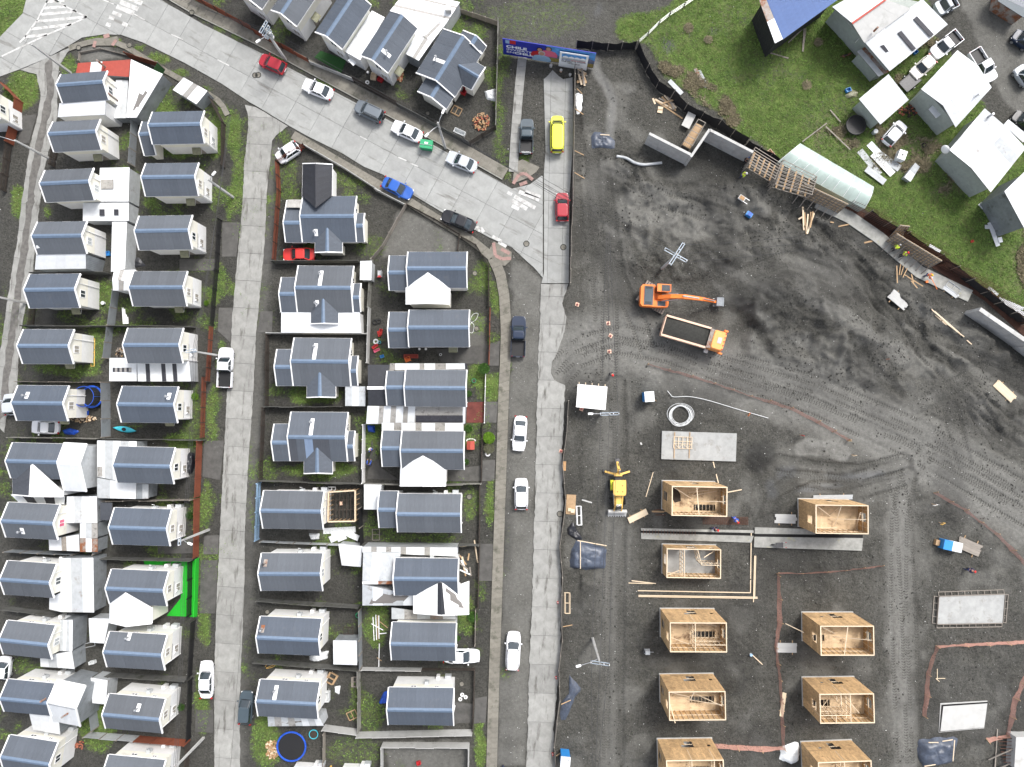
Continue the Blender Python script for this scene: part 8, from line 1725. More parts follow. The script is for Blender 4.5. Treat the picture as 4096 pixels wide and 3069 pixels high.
for a in (('blue-grey tarpaulin over a stack beside the lane, held by battens', '22', [(560,1345), (820,1410), (800,1590), (640,1605), (500,1590), (505,1440)], .9, 'tarp', (((565,1350), (815,1395)), ((590,1355), (590,1595)))), ('crumpled black sheet trailing above the tarpaulin stack', '22', [(530,1180), (560,1260), (620,1340), (560,1350), (480,1300), (475,1250)], .25, 'tarp_black', ()), ('blue-grey tarpaulin on the soil near the corrugated pipe', '20', [(710,1135), (800,1150), (890,1210), (880,1290), (780,1275), (690,1285), (680,1190)], .35, 'tarp', (((760,1165), (840,1170)),)), ('crumpled black sheet along the crooked plank fence', '23', [(490,850), (560,930), (600,985), (540,1060), (500,1170), (450,1270), (405,1240), (430,1090), (500,1010), (485,930)], .25, 'tarp', ()), ('blue-grey tarpaulin stack near the corner excavation', '33', [(1300,1420), (1450,1400), (1640,1395), (1600,1610), (1450,1640), (1340,1660), (1280,1560)], 1.0, 'tarp', (((1380,1440), (1465,1440)), ((1500,1430), (1590,1415)), ((1605,1420), (1590,1600)), ((1345,1645), (1440,1630)))), ('heap of torn white plastic beside the bottom timber shell', '33', [(110,1480), (220,1430), (270,1450), (265,1600), (190,1625), (95,1580)], .5, 'plastic_white', ()), ('black tarps bundled at the gable of a house', '02', [(1625,580), (1680,600), (1690,680), (1660,780), (1620,770), (1610,650)], .9, 'tarp_black', ()), ('blue tarp crumpled beside the old white saloon', '02', [(540,400), (600,380), (695,405), (640,440), (560,435)], .3, 'tarp_blue', ()), ('small blue tarp by the netted trampoline', '02', [(715,235), (770,230), (765,270), (715,282)], .4, 'tarp_blue', ()), ('blue tarp showing at the corner of the lowest house', '13', [(1100,1010), (1140,990), (1140,1100), (1070,1112), (1060,1100)], .4, 'tarp_blue', ()), ('blue tarp over goods in the narrow yard', '12', [(960,355), (1025,360), (1030,420), (970,415)], .7, 'tarp_blue', ()), ('white builder bag slumped at the corner of a house', '13', [(460,700), (560,660), (630,650), (615,720), (540,745), (470,740)], .6, 'plastic_white', ()), ('crumpled clear plastic on crates by the billboard plot fence', '10', [(1970,790), (2070,765), (2070,880), (1990,860)], .5, 'plastic_white', ()), ('white plastic heap beside the roof sheets', '12', [(455,1290), (550,1290), (545,1340), (475,1345)], .5, 'plastic_white', ()), ('reflective sheeting behind the plank fence', '20', [(545,800), (610,810), (615,960), (560,990), (545,900)], .25, 'zinc', ()), ('clear plastic sheet over a pallet at the gable', '13', [(680,960), (730,950), (720,1030), (680,1010)], .3, 'plastic_white', ()), ('olive cloth and rubbish heap beside the blue crates', '30', [(660,830), (720,770), (780,800), (760,840), (690,850)], .3, 'awning', ()), ('heap of dark soil and litter in the side yard', '01', [(1100,600), (1200,560), (1260,640), (1150,660), (1090,650)], .2, 'tarp_black', ())): tarp(*a[:5], planks_=a[5], seed=len(a[0]) % 7)
def boxy(name, label, t, x, y, size, rz, parts, cat, z=None, group=None):
 """thing built from boxes: (part, x0,x1,y0,y1,z0,z1, material)"""
 p = PG(t, x, y) if z is None else P(t, x, y, z); root = thing(name, label, cat, p, R(rz), group)
 for n_, *b2, m in parts: MB().box(*b2).build(n_, m, root)
 return root
def toilet(label, t, x, y, rz, m1='plastic_white', m2='pl_sky'): boxy('site_toilet', label, t, x, y, 1, rz, [('body', -.55, .55, -.6, .6, 0, 2.1, m2), ('roof', -.6, .6, -.65, .65, 2.1, 2.25, m1), ('door', -.45, .45, -.64, -.6, .1, 2.0, m1), ('vent', .3, .42, .3, .42, 2.25, 2.5, 'box_grey')], 'toilet')
mat('pl_azure', (.03, .22, .55), .45); toilet('white roofed site toilet above the coil of pipe', '22', 1160, 112, 4, m2='pl_azure'); toilet('blue and white site toilet at the bottom of the lane', '23', 452, 1540, -5, m2='pl_azure')
tl2 = boxy('site_toilet', 'blue and white toilet cabin lying beside the grey boards', '32', 1545, 1385, 1, -12, [('body', -.0, 1.2, -.6, .6, 0, 1.2, 'plastic_white'), ('lid', -1.1, 0, -.6, .6, 0, 1.2, 'pl_azure'), ('crate', -1.7, -1.2, -.35, .35, 0, .5, 'wood')], 'toilet')
q = [P('22', 568, 2, 2.6), P('22', 823, 25, 2.6), P('22', 806, 226, 2.6), P('22', 553, 200, 2.6)]; c = sum(q, Vector())/4; sr = thing('site_canopy', 'plain white flat-roofed canopy beside the lane', 'canopy', (c.x, c.y, 0))
MB().prism([((p-sr.location).x, (p-sr.location).y) for p in q], 2.45, 2.6).build('roof', 'fascia', sr)
for p in q: e = (p-c)*.93; piece('post', 'wood_pale', sr, (e.x, e.y, -.1), (.12, .12, 2.56))
for k in range(5): e = q[0].lerp(q[1], .05+.22*k)-sr.location; piece('rafter_end', 'wood_pale', sr, (e.x, e.y+.05, 2.35), (.08, .5, .1))
# coil of white pipe, hose and corrugated pipe
cp = thing('pipe_coil', 'coil of white pipe lying on the soil above the foundation slab', 'pipe coil', PG('22', 1460, 270))
for k in range(7): MB().ring((random.uniform(-.12, .12)-.05*k, random.uniform(-.1, .1), .05+.05*k), 1.28+random.uniform(-.12, .12), .032, 28, 5, sq=random.uniform(.9, 1.02)).build('turn', 'plastic_white', cp)
MB().ring((-.1, .15, .06), 1.72, .03, 28, 5, sq=.8).build('turn', 'plastic_white', cp)
def hose(name, label, t, pts, r, m, cat='hose', z=.04):
 q = [PG(t, *p) for p in pts]; pl = []
 for i in range(len(q)-1):
  p0, p1, p2, p3 = q[max(0, i-1)], q[i], q[i+1], q[min(len(q)-1, i+2)]
  for k in range(8):
   u = k/8; pl.append(.5*((2*p1)+(p2-p0)*u+(2*p0-5*p1+4*p2-p3)*u*u+(3*p1-p0-3*p2+p3)*u**3))
 pl.append(q[-1]); c = q[0].copy(); o = MB().tube([p-c+Vector((0, 0, z+r)) for p in pl], r, 7).build(name, m, None, smooth=True, loc=c); tag(o, label, cat); return o
hose('water_hose', 'white hose running from the pipe coil across the site', '22', [(1340,60), (1365,90), (1395,112), (1530,110), (1700,145), (1950,220), (2209,295)], .04, 'plastic_white', z=.08)
hose('drain_pipe', 'grey corrugated drain pipe lying on the bare soil', '20', [(900,1355), (980,1370), (1060,1410), (1130,1428), (1210,1420), (1290,1410)], .19, 'zinc_old', 'pipe')
hose('garden_hose', 'pale hose looped in the gravel yard', '11', [(1840,1130), (1870,1060), (1915,1050), (1900,1100), (1850,1140), (1835,1200), (1870,1215), (1880,1150), (1850,1120)], .025, 'plastic_white'); hose('garden_hose', 'yellow hose snaking beside the dark panel fence', '13', [(80,790), (120,740), (190,740), (150,790), (90,800), (200,755)], .03, 'pl_amber')
hose('garden_hose', 'green hose coil against the fence', '13', [(860,340), (880,320), (895,345), (875,365), (862,345), (885,325)], .04, 'pl_green'); hose('rope', 'rope lying on the dark paving behind the wide gable', '12', [(1740,1390), (1800,1400), (1850,1390), (1780,1405), (1750,1400)], .03, 'wood_pale')
# traffic cones
def cone(label, t, x, y): 
 r_ = thing('traffic_cone', label, 'cone', PG(t, x, y) if t != '22' or x > 450 else P(t, x, y, ZR), random.uniform(0, 3), 'traffic cones along the lane and site entrance')
 MB().box(-.24, .24, -.24, .24, 0, .05).build('base', 'pl_peach', r_); MB().disc((0, 0), .16, .05, .34, 12, .10).build('cone_body', 'pl_scarlet', r_); MB().disc((0, 0), .105, .34, .46, 12, .08).build('band', 'frame_white', r_); MB().disc((0, 0), .08, .46, .72, 12, .025).build('tip', 'pl_scarlet', r_)
for a in (('traffic cone standing alone below the plank fence end', '21', 563, 972), ('topmost of the three cones on the haul road entrance', '21', 830, 1135), ('middle one of the three cones on the haul road entrance', '21', 850, 1242), ('lowest of the three cones on the haul road entrance', '21', 840, 1378), ('traffic cone under the edge of the white canopy', '22', 600, 217), ('traffic cone at the lane edge below the white canopy', '22', 423, 580), ('traffic cone at the lane edge beside the wooden crate frame', '23', 395, 232), ('traffic cone at the lane edge opposite the black sheet', '23', 380, 878), ('traffic cone at the lane edge beside the bottom toilet', '23', 350, 1535)): cone(*a)
def sign(label, t, x, y, m, rz, w=.5, h=.5): boxy('site_sign', label, t, x, y, 1, rz, [('post', -.03, .03, -.03, .03, 0, 1.1, 'wood'), ('plate', -w/2, w/2, -.05, -.03, .6, .6+h, m)], 'sign')
for a in (('yellow warning sign on the bare plot beyond the dirt track', '32', 1475, 1195, 'pl_amber', 30), ('red sign panel above the pale mud patch', '32', 272, 440, 'pl_scarlet', -25, .3, .9), ('small white sign at the dirt track corner', '32', 1412, 1035, 'frame_white', 20), ('small wooden sign by the pale mud patch', '32', 720, 612, 'wood_pale', 10), ('orange sign on the soil above the foundation slab', '22', 2025, 262, 'pl_orange', 60), ('wooden sign beside the site toilet', '22', 1225, 140, 'wood', -30), ('yellow flag at the end of the upper orange net', '32', 685, 488, 'pl_amber', 0, .35, .3)): sign(*a)
# wooden frames, mesh, small plant
def frame_stack(label, t, x, y, L_, W_, rz, n=3, m='wood_pale'):
 nm = 'pallet' if 'pallet' in label else 'ladder' if 'ladder' in label else 'timber_rack'; r_ = thing(nm, label, nm.replace('_', ' '), PG(t, x, y), R(rz))
 for k in range(n):
  z0 = .05+k*.09; ox = k*.06
  for s in (-1, 1): stick('rail', m, r_, (-L_/2, s*W_/2+ox, z0), (L_/2, s*W_/2+ox, z0), .07, .07)
  for f in (-.5, 0, .5): stick('crosspiece', m, r_, (f*L_, -W_/2+ox, z0+.01), (f*L_, W_/2+ox, z0+.01), .06, .06)
for a in (('white ladder frames stacked by the lane fence', '22', 573, 1135, 2.4, .55, -88, 3, 'fascia'), ('wooden crate frames stacked by the lane fence', '23', 472, 238, 2.6, .6, -90, 3), ('ladder-like wooden frames beside the wall footing', '31', 1585, 835, 1.9, .8, -37, 3, 'zinc_old'), ('yellow ladder standing against the gable of the sixth alley house', '01', 803, 1385, 3.6, .45, 90, 1, 'pl_amber'), ('grey ladder lying behind the zinc lean-to', '03', 725, 610, 2.9, .5, 12, 1, 'zinc_old'), ('wooden pallet on the bare yard by the firewood heap', '10', 1730, 962, 1.2, 1.0, -28, 2, 'wood'), ('orange-brown pallet leaning near the pale lean-to', '13', 833, 1207, 1.2, 1.0, 25, 2, 'wood'), ('dark slatted pallet table behind the zinc shed', '13', 798, 480, 1.2, .9, 0, 2, 'wood_dark'), ('pallets piled behind the house with the pale lean-to', '13', 660, 890, 1.3, 1.0, 60, 4, 'wood'), ('grey pallet pieces leaning on the fence by the alley', '01', 850, 640, 1.6, .9, 80, 3, 'wood_grey'), ('stack of pallets against the weathered wall', '13', 862, 915, 1.2, .6, 90, 4, 'wood_grey'), ('small wooden gate frame in the grass', '12', 1035, 1300, 1.4, .9, 90, 1, 'wood_grey'), ('white window frames leaning behind the open timber frame', '12', 655, 905, 1.0, .4, 0, 2, 'fascia')): frame_stack(*a)
rm = thing('rebar_mesh', 'flat rebar mesh lying beside the scorched timber shell', 'rebar mesh', PG('22', 1840, 1178))
for k in range(9): stick('bar', 'rebar', rm, (-2.9, -.45+k*.115, .08), (2.9, -.52+k*.115, .08), .03, .03)
for k in range(24): stick('bar', 'rebar', rm, (-2.8+k*.245, -.5, .1), (-2.8+k*.245, .5, .1), .03, .03)
boxy('plywood_board', 'rusty plywood sheet with boxes beside the white ladder frames', '22', 508, 1040, 1, -3, [('sheet', -.6, .6, -1.25, 1.25, .02, .08, 'wood'), ('box', .0, .5, -1.0, -.55, .08, .35, 'wood_pale'), ('carton', -.35, .05, -.85, -.45, .08, .3, 'wood_pale')], 'plywood')
boxy('plywood_board', 'orange board leaning inside the lane fence', '22', 453, 708, 1, -2, [('sheet', -.18, .18, -.6, .6, .1, .16, 'firewood'), ('batten', -.18, .18, -.05, .05, .16, .2, 'wood')], 'plywood'); boxy('plywood_board', 'pale plywood sheet leaning on the retaining wall', '20', 1515, 1055, 1, -27, [('sheet', -.55, .55, -1.0, 1.0, .6, .65, 'slab_light'), ('trestle', -.5, .5, -.1, .1, 0, .6, 'wood')], 'plywood'); boxy('plywood_board', 'square board on the soil beside the splintered heap', '20', 1277, 952, 1, -10, [('sheet', -.33, .33, -.42, .42, .1, .16, 'wood_pale'), ('batten', -.33, .33, -.05, .05, .16, .2, 'wood'), ('foot', -.3, .3, -.3, .3, 0, .1, 'wood')], 'plywood')
boxy('cement_mixer', 'small grey cement mixer below the shell with the studded partition', '23', 1160, 648, 1, 0, [('frame', -.35, .35, -.3, .3, .1, .5, 'steel'), ('drum', -.28, .28, -.25, .25, .5, 1.0, 'box_grey'), ('handle', .35, .8, -.05, .0, .6, .66, 'steel'), ('motor', -.5, -.3, -.15, .15, .4, .7, 'steel_dark')], 'mixer')
boxy('generator', 'blue generator near the wheelbarrow on the churned slope', '21', 2035, 205, 1, -35, [('engine', -.4, .4, -.28, .28, .15, .7, 'pl_azure'), ('tank', -.25, .3, -.25, .25, .7, .85, 'pl_blue'), ('skid', -.45, .45, -.32, .32, 0, .15, 'steel_dark')], 'generator')
wb2 = boxy('wheelbarrow', 'whitish wheelbarrow on the churned slope', '21', 1975, 65, 1, -35, [('tray', -.45, .4, -.32, .32, .3, .55, 'slab_light'), ('load', -.35, .3, -.22, .22, .55, .62, 'firewood'), ('handle', .4, .95, -.3, -.25, .5, .55, 'steel'), ('handle', .4, .95, .25, .3, .5, .55, 'steel'), ('leg', .2, .25, -.25, .25, 0, .3, 'steel')], 'wheelbarrow'); MB().ring((-.65, 0, .2), .16, .05, 14, 5, 'Y').build('wheel', 'rubber', wb2)
cc = thing('corner_pier', 'pale concrete pier with starter bars in the bottom corner excavation', 'concrete pier', PG('33', 2130, 1480)); MB().hexa([(-1.2,-1.9,-.3), (2.5,-1.9,-.3), (2.5,1.9,-.3), (-.9,1.9,-.3)], [(-1.2,-1.9,1.6), (2.5,-1.9,1.6), (2.5,1.9,1.6), (-.9,1.9,1.6)]).build('pier', 'slab_light', cc)
for k in range(8): stick('starter_bar', 'rebar', cc, (-1.9-.1*k % 1, -1.6+k*.42, .7), (-.9, -1.5+k*.42, .9), .05, .05)
for a, b2 in (((-2.6,-2.6,.1), (-2.2,2.2,.1)), ((-3.4,-1.6,.1), (-1.0,.3,1.2)), ((-2.8,-3,.1), (-1.1,-1.5,1.0))): stick('prop', 'wood_grey', cc, a, b2, .12, .1)
# ---- housing plots
def flatpatch(nm, t, pts, m, z=.05): return structure(MB().prism([(P(t, *p).x, P(t, *p).y) for p in pts], -.1, z).build(nm, m))
flatpatch('artificial_lawn', '02', [(1240,1520), (1510,1530), (1712,1525), (1700,2010), (1440,2000), (1560,1850), (1570,1560), (1250,1560)], 'turf', .06); flatpatch('turf_yard', '10', [(560,440), (780,520), (735,635), (505,495)], 'turf_dark'); flatpatch('red_paving', '12', [(1820,158), (1972,155), (1965,335), (1815,335)], 'paving_red')
for t, pts in (('12', [(1975,155), (2090,155), (2075,335), (1970,335)]), ('12', [(1955,660), (2065,655), (2055,835), (1950,840)]), ('11', [(2020,1310), (2105,1285), (2095,1500), (2010,1500)]), ('11', [(1550,1360), (2000,1320), (2005,1490), (1600,1470)]), ('12', [(1000,480), (1075,720), (1240,830), (960,820)]), ('12', [(1640,740), (1940,705), (1940,840), (1640,840)]), ('13', [(1890,1060), (1995,1045), (1980,1270), (1880,1280)]), ('13', [(1710,1090), (1870,1110), (1865,1270), (1705,1280)]), ('02', [(1360,1390), (1700,1310), (1700,1460), (1365,1465)]), ('02', [(1760,1310), (1890,1305), (1885,1470), (1755,1470)]), ('02', [(1760,490), (1935,490), (1900,830), (1750,800)]), ('02', [(1735,1520), (1880,1520), (1860,1980), (1725,1980)]), ('01', [(1890,1000), (2010,1000), (1990,1300), (1880,1200)]), ('01', [(1550,580), (1890,580), (1885,680), (1550,680)]), ('11', [(70,410), (165,440), (160,620), (55,620)]), ('11', [(40,1030), (145,1030), (140,1210), (15,1215)]), ('03', [(1690,1165), (1840,1160), (1845,1360), (1685,1350)]), ('01', [(1920,265), (2075,265), (2040,560), (1915,560)]), ('00', [(200,1000), (320,990), (250,1240), (150,1240)]), ('12', [(1935,1380), (2050,1380), (2035,1700), (1925,1700)])): flatpatch('driveway', t, pts, 'paving_dark', .055)
def shed(label, t, roof, mats, wall): 
 q = [P(t, *p) for p in roof]; c = sum(q, Vector())/4; r_ = thing('garden_shed', label, 'shed', (c.x, c.y, 0)); annex(r_, t, roof, mats, wall=wall); return r_
shed('small white sheet shed beside the shopping trolley', '11', [(900,597,2.3), (1000,594,2.3), (995,762,2.1), (895,760,2.1)], ['zinc', 'zinc'], 'zinc_old'); shed('zinc shed with a white roof near the dark pallet table', '13', [(665,563,2.6), (868,565,2.6), (872,776,2.4), (668,770,2.4)], ['zinc', 'zinc', 'zinc'], 'zinc_dark'); shed('white shed roof with a clear strip in the green corner plot', '00', [(1585,670,2.4), (1790,785,2.4), (1695,900,2.2), (1490,775,2.2)], ['zinc', 'zinc', 'poly', 'zinc', 'zinc'], 'zinc_dark'); shed('white sheet shed behind the rust-stained house', '12', [(710,1380,2.3), (915,1400,2.3), (905,1580,2.1), (740,1565,2.1)], ['zinc', 'zinc', 'zinc'], 'zinc_old'); shed('crooked zinc cover on the grass below the water tank', '30', [(1175,1530,1.0), (1270,1405,1.1), (1310,1440,1.0), (1230,1570,.8)], ['zinc', 'zinc_old'], 'zinc_old')
# open timber frame behind the house
tf = thing('timber_extension', 'open timber frame with dark joists beyond the house gable', 'frame', P('12', 740, 1055)); A_ = [rel(tf, P('12', x, y, 2.4)) for x, y in ((625,935), (855,920), (855,1185), (620,1190))]
for i in range(4):
 a, b2 = A_[i], A_[(i+1) % 4]
 for zz in (0, -.35): stick('wall_plate', 'wood_pale' if zz == 0 else 'wood', tf, a+Vector((0, 0, zz)), b2+Vector((0, 0, zz)), .14, .09)
 n = 6
 for k in range(n): p = a.lerp(b2, k/n); stick('stud', 'wood', tf, p, Vector((p.x, p.y, 0)), .09, .09)
for k in range(1, 7): stick('joist', 'wood_dark', tf, A_[0].lerp(A_[1], k/7)-Vector((0, 0, 1.7)), A_[3].lerp(A_[2], k/7)-Vector((0, 0, 1.7)), .08, .14)
for k in (1, 2): stick('joist', 'wood_dark', tf, A_[0].lerp(A_[3], k/3)-Vector((0, 0, 1.65)), A_[1].lerp(A_[2], k/3)-Vector((0, 0, 1.65)), .08, .12)
boxy('plastic_stool', 'orange plastic stool inside the open timber frame', '12', 738, 1028, 1, 5, [('seat', -.22, .22, -.22, .22, .4, .46, 'pl_peach'), ('leg', -.2, -.14, -.2, -.14, 0, .4, 'pl_peach'), ('leg', .14, .2, .14, .2, 0, .4, 'pl_peach'), ('leg', .14, .2, -.2, -.14, 0, .4, 'pl_peach'), ('leg', -.2, -.14, .14, .2, 0, .4, 'pl_peach')], 'stool')
def trampoline(label, t, x, y, r, rimm, net=False, h=.75):
 p = PG(t, x, y); r_ = thing('trampoline', label, 'trampoline', p); MB().disc((0, 0), r-.18, h-.02, h, 32).build('mat', 'black', r_); MB().ring((0, 0, h+.02), r-.1, .12, 32, 6).build('pad', rimm, r_)
 for k in range(6): a = k*math.pi/3; stick('leg', 'steel_dark', r_, (r*.95*math.cos(a), r*.95*math.sin(a), 0), (r*.95*math.cos(a), r*.95*math.sin(a), h), .06, .06)
 if net:
  mat('net_sheer', (.02, .022, .026), .8, alpha=.55)
  MB().loft([[(r*.9*math.cos(2*math.pi*k/28), r*.9*math.sin(2*math.pi*k/28), zz) for k in range(28)] for zz in (h, 2.5)], cap=False).build('safety_net', 'net_sheer', r_)
  MB().ring((0, 0, 2.5), r*.9, .04, 28, 5).build('net_hoop', 'tarp_blue', r_)
  for k in range(6): a = k*math.pi/3; stick('net_pole', 'pl_blue', r_, (r*.98*math.cos(a), r*.98*math.sin(a), h), (r*.92*math.cos(a), r*.92*math.sin(a), 2.5), .05, .05)
trampoline('round trampoline with a wide blue rim beside the log heap', '13', 322, 1455, 1.9, 'tarp_blue'); trampoline('netted trampoline behind the seventh alley house', '02', 822, 112, 1.45, 'tarp_blue', True); trampoline('plain black trampoline on the meadow by the tool shed', '30', 735, 1100, 1.3, 'black')
def logs(label, t, x, y, rx, ry, n, m='firewood', mats=('firewood', 'brick_red', 'wood_dark', 'wood')):
 p = PG(t, x, y); r_ = thing('firewood_heap', label, 'firewood', p)
 for k in range(n):
  a, f = random.uniform(0, 6.28), math.sqrt(random.random()); px, py = rx*f*math.cos(a), ry*f*math.sin(a); zz = .08+.42*(1-f)*random.random(); an = random.uniform(0, 3.14); L_ = random.uniform(.22, .34)
  stick('log', random.choice(mats), r_, (px-L_*math.cos(an)/2, py-L_*math.sin(an)/2, zz), (px+L_*math.cos(an)/2, py+L_*math.sin(an)/2, zz+random.uniform(-.05, .1)), random.uniform(.1, .17), random.uniform(.1, .16))
logs('heap of split logs beside the blue-rimmed trampoline', '13', 145, 1500, .95, 1.2, 130, mats=('firewood', 'wood', 'wood_pale')); logs('heap of reddish firewood at the corner below the billboard plot', '10', 1945, 1055, 1.1, 1.15, 150); logs('rows of firewood along the seventh alley house', '02', 725, 300, 1.7, .42, 110, mats=('wood', 'wood_pale', 'wood_dark')); logs('stacked firewood along the wall of the house with the flue', '10', 1240, 640, .5, 1.0, 70, mats=('firewood', 'brick_red', 'wood')); logs('dark scrap wood behind the striped patio roof', '01', 1035, 1385, .45, .6, 40, mats=('wood_dark', 'wood', 'wood_grey')); logs('brick and timber rubble at the gable of the last alley house', '03', 690, 1460, .7, .5, 45, mats=('brick_red', 'wood_dark')); logs('brushwood and red clods beside the tool shed', '30', 1205, 960, 1.2, .8, 70, mats=('brick_red', 'wood_dark', 'wood_dark'))
ky = thing('kayak', 'cyan kayak lying in the yard behind the red lattice fence', 'kayak', PG('02', 1085, 392), R(-9))
rg_ = []
for k in range(11): f = k/10*2-1; w = .36*(1-abs(f)**2.2)+.02; rg_.append([(f*1.5, w*math.cos(a), .2+.14*math.sin(a)*(1 if math.sin(a) > 0 else 1.2)+.06*f*f) for a in [2*math.pi*i/12 for i in range(12)]])
MB().loft(rg_).build('hull', 'pl_cyan', ky, smooth=True); MB().ring((-.05, 0, .36), .26, .035, 18, 5, sq=.75).build('coaming', 'black', ky); MB().disc((-.05, 0), .23, .33, .345, 14).build('cockpit', 'black', ky); MB().bar((-.2, .55, .1), (1.7, -.3, .1), .04).build('paddle', 'steel_dark', ky)
boxy('waste_container', 'green waste container on wheels at the kerb', '10', 1480, 1272, 1, -8, [('body', -.75, .75, -.5, .5, .15, 1.1, 'pl_green'), ('lid', -.8, .8, -.1, .55, 1.1, 1.22, 'pl_green'), ('front_lid', -.8, .8, -.55, -.12, 1.1, 1.18, 'pl_green'), ('label_plate', -.25, .2, .02, .25, 1.22, 1.23, 'frame_white'), ('hinge_bar', -.82, .82, -.13, -.09, 1.2, 1.25, 'box_grey'), ('wheel', -.7, -.55, -.45, -.3, 0, .15, 'rubber'), ('wheel', .55, .7, .3, .45, 0, .15, 'rubber')], 'container', z=ZR)
boxy('water_tank', 'white caged water tank on the grass', '30', 1122, 1362, 1, -20, [('tank', -.5, .5, -.6, .6, .15, 1.1, 'plastic_white'), ('pallet', -.55, .55, -.65, .65, 0, .14, 'wood'), ('cap', -.1, .1, -.1, .1, 1.1, 1.17, 'steel_dark'), ('cage', -.53, .53, -.02, .02, .15, 1.13, 'steel'), ('cage', -.02, .02, -.63, .63, .15, 1.13, 'steel')], 'tank')
def tyre(label, t, x, y, r=.33, m='rubber'): o = thing('tyre', label, 'tyre', PG(t, x, y)); MB().ring((0, 0, .1), r*.75, r*.28, 18, 8).build('tread', m, o, smooth=True); MB().ring((0, 0, .1), r*.5, .03, 18, 5).build('bead', m, o)
for a in (('old tyre on the meadow near the white hatchback', '30', 1343, 1257), ('black tyre against the wall of the cluttered yard', '11', 1028, 1125, .38), ('grey tyre leaning beside the black tyre', '11', 1062, 1118, .33), ('white painted tyre in the bed with the green bush', '12', 2000, 603, .34, 'frame_white'), ('grey tyre ring beside the teal pot', '11', 1035, 1293, .36, 'box_grey'), ('white tyre beside the dark pots of the firewood yard', '10', 962, 715, .28, 'frame_white'), ('pile tyre at the top of the farmhouse wall', '30', 1218, 18, .34)): tyre(*a)
for k, (x, y) in enumerate(((1780,1030), (1810,1050), (1763,1068))): tyre(('upper', 'outer', 'lower')[k]+' of the three white wheel rims on the ground', '13', x, y, .25, 'frame_white')
def pot(name, label, t, x, y, r, h, m, rim=None): o = thing(name, label, name.replace('_', ' '), PG(t, x, y)); MB().disc((0, 0), r*.85, 0, h, 14, r).build('wall', m, o); MB().ring((0, 0, h), r-.02, .03, 14, 5).build('rim', rim or m, o); MB().disc((0, 0), r*.85, h, h+.006, 14).build('contents', 'wood_dark' if rim is None else rim, o)
for a in (('bucket', 'teal pot beside the grey tyre ring', '11', 1070, 1300, .18, .3, 'pl_teal'), ('bucket', 'white bucket under the eave, next to the awning', '11', 1595, 1405, .16, .3, 'plastic_white'), ('bucket', 'white tub below the cluttered yard eave, nearer the red bag', '11', 1412, 1357, .15, .3, 'plastic_white', 'frame_white'), ('bucket', 'white tub nearer the green awning', '11', 1468, 1357, .15, .3, 'plastic_white', 'frame_white'), ('paddling_pool', 'turquoise round tub beside the blue trampoline', '13', 502, 1365, .6, .3, 'pl_cyan'), ('bucket', 'white oval tub in the mossy alley yard', '01', 900, 962, .24, .4, 'plastic_white', 'plastic_white'), ('flower_pot', 'green glazed pot on the lawn', '11', 1882, 1630, .28, .35, 'pl_green'), ('bucket', 'white bucket in the yard of the crimson dried plants', '10', 945, 590, .16, .3, 'plastic_white', 'frame_white'), ('bucket', 'second white bucket in the junk-filled front yard', '10', 968, 632, .16, .3, 'plastic_white', 'frame_white'), ('gas_bottle', 'yellow gas bottle at the wall cut by the bottom of the view', '13', 648, 1650, .16, .6, 'pl_amber', 'pl_amber'), ('gas_bottle', 'yellow gas bottle beside the blue trampoline house', '13', 542, 1640, .16, .6, 'pl_amber', 'pl_amber'), ('bucket', 'pale drum on the billboard verge, topmost', '20', 335, 577, .2, .45, 'slab_light', 'slab_light'), ('bucket', 'yellowish drum on the billboard verge', '20', 422, 617, .18, .4, 'pl_peach', 'slab_light'), ('bucket', 'pale drum by the plank fence on the billboard verge', '20', 500, 655, .18, .4, 'slab_light', 'slab_light'), ('bucket', 'orange bucket beside the worker in orange', '31', 1362, 778, .17, .3, 'pl_orange', 'pl_orange'), ('bucket', 'white paint tub beside the worker in orange', '31', 1405, 742, .17, .3, 'plastic_white', 'box_grey'), ('bucket', 'white bucket hanging by the shell under the pipe corner', '23', 2057, 682, .18, .35, 'plastic_white', 'pl_sky'), ('bucket', 'green tub on the white patio floor', '00', 1068, 1005, .2, .5, 'pl_green', 'pl_green'), ('barrel', 'blue-grey barrel lying behind the tool shed', '30', 908, 1150, .3, .7, 'box_grey', 'box_grey')): pot(*a)
def crate(label, t, x, y, w, d, h, rz, m, name='crate', cat='crate'): boxy(name, label, t, x, y, 1, rz, [('bottom', -w/2, w/2, -d/2, d/2, 0, .04, m), ('side', -w/2, w/2, -d/2, -d/2+.04, .04, h, m), ('side', -w/2, w/2, d/2-.04, d/2, .04, h, m), ('side', -w/2, -w/2+.04, -d/2+.04, d/2-.04, .04, h, m), ('side', w/2-.04, w/2, -d/2+.04, d/2-.04, .04, h, m)], cat)
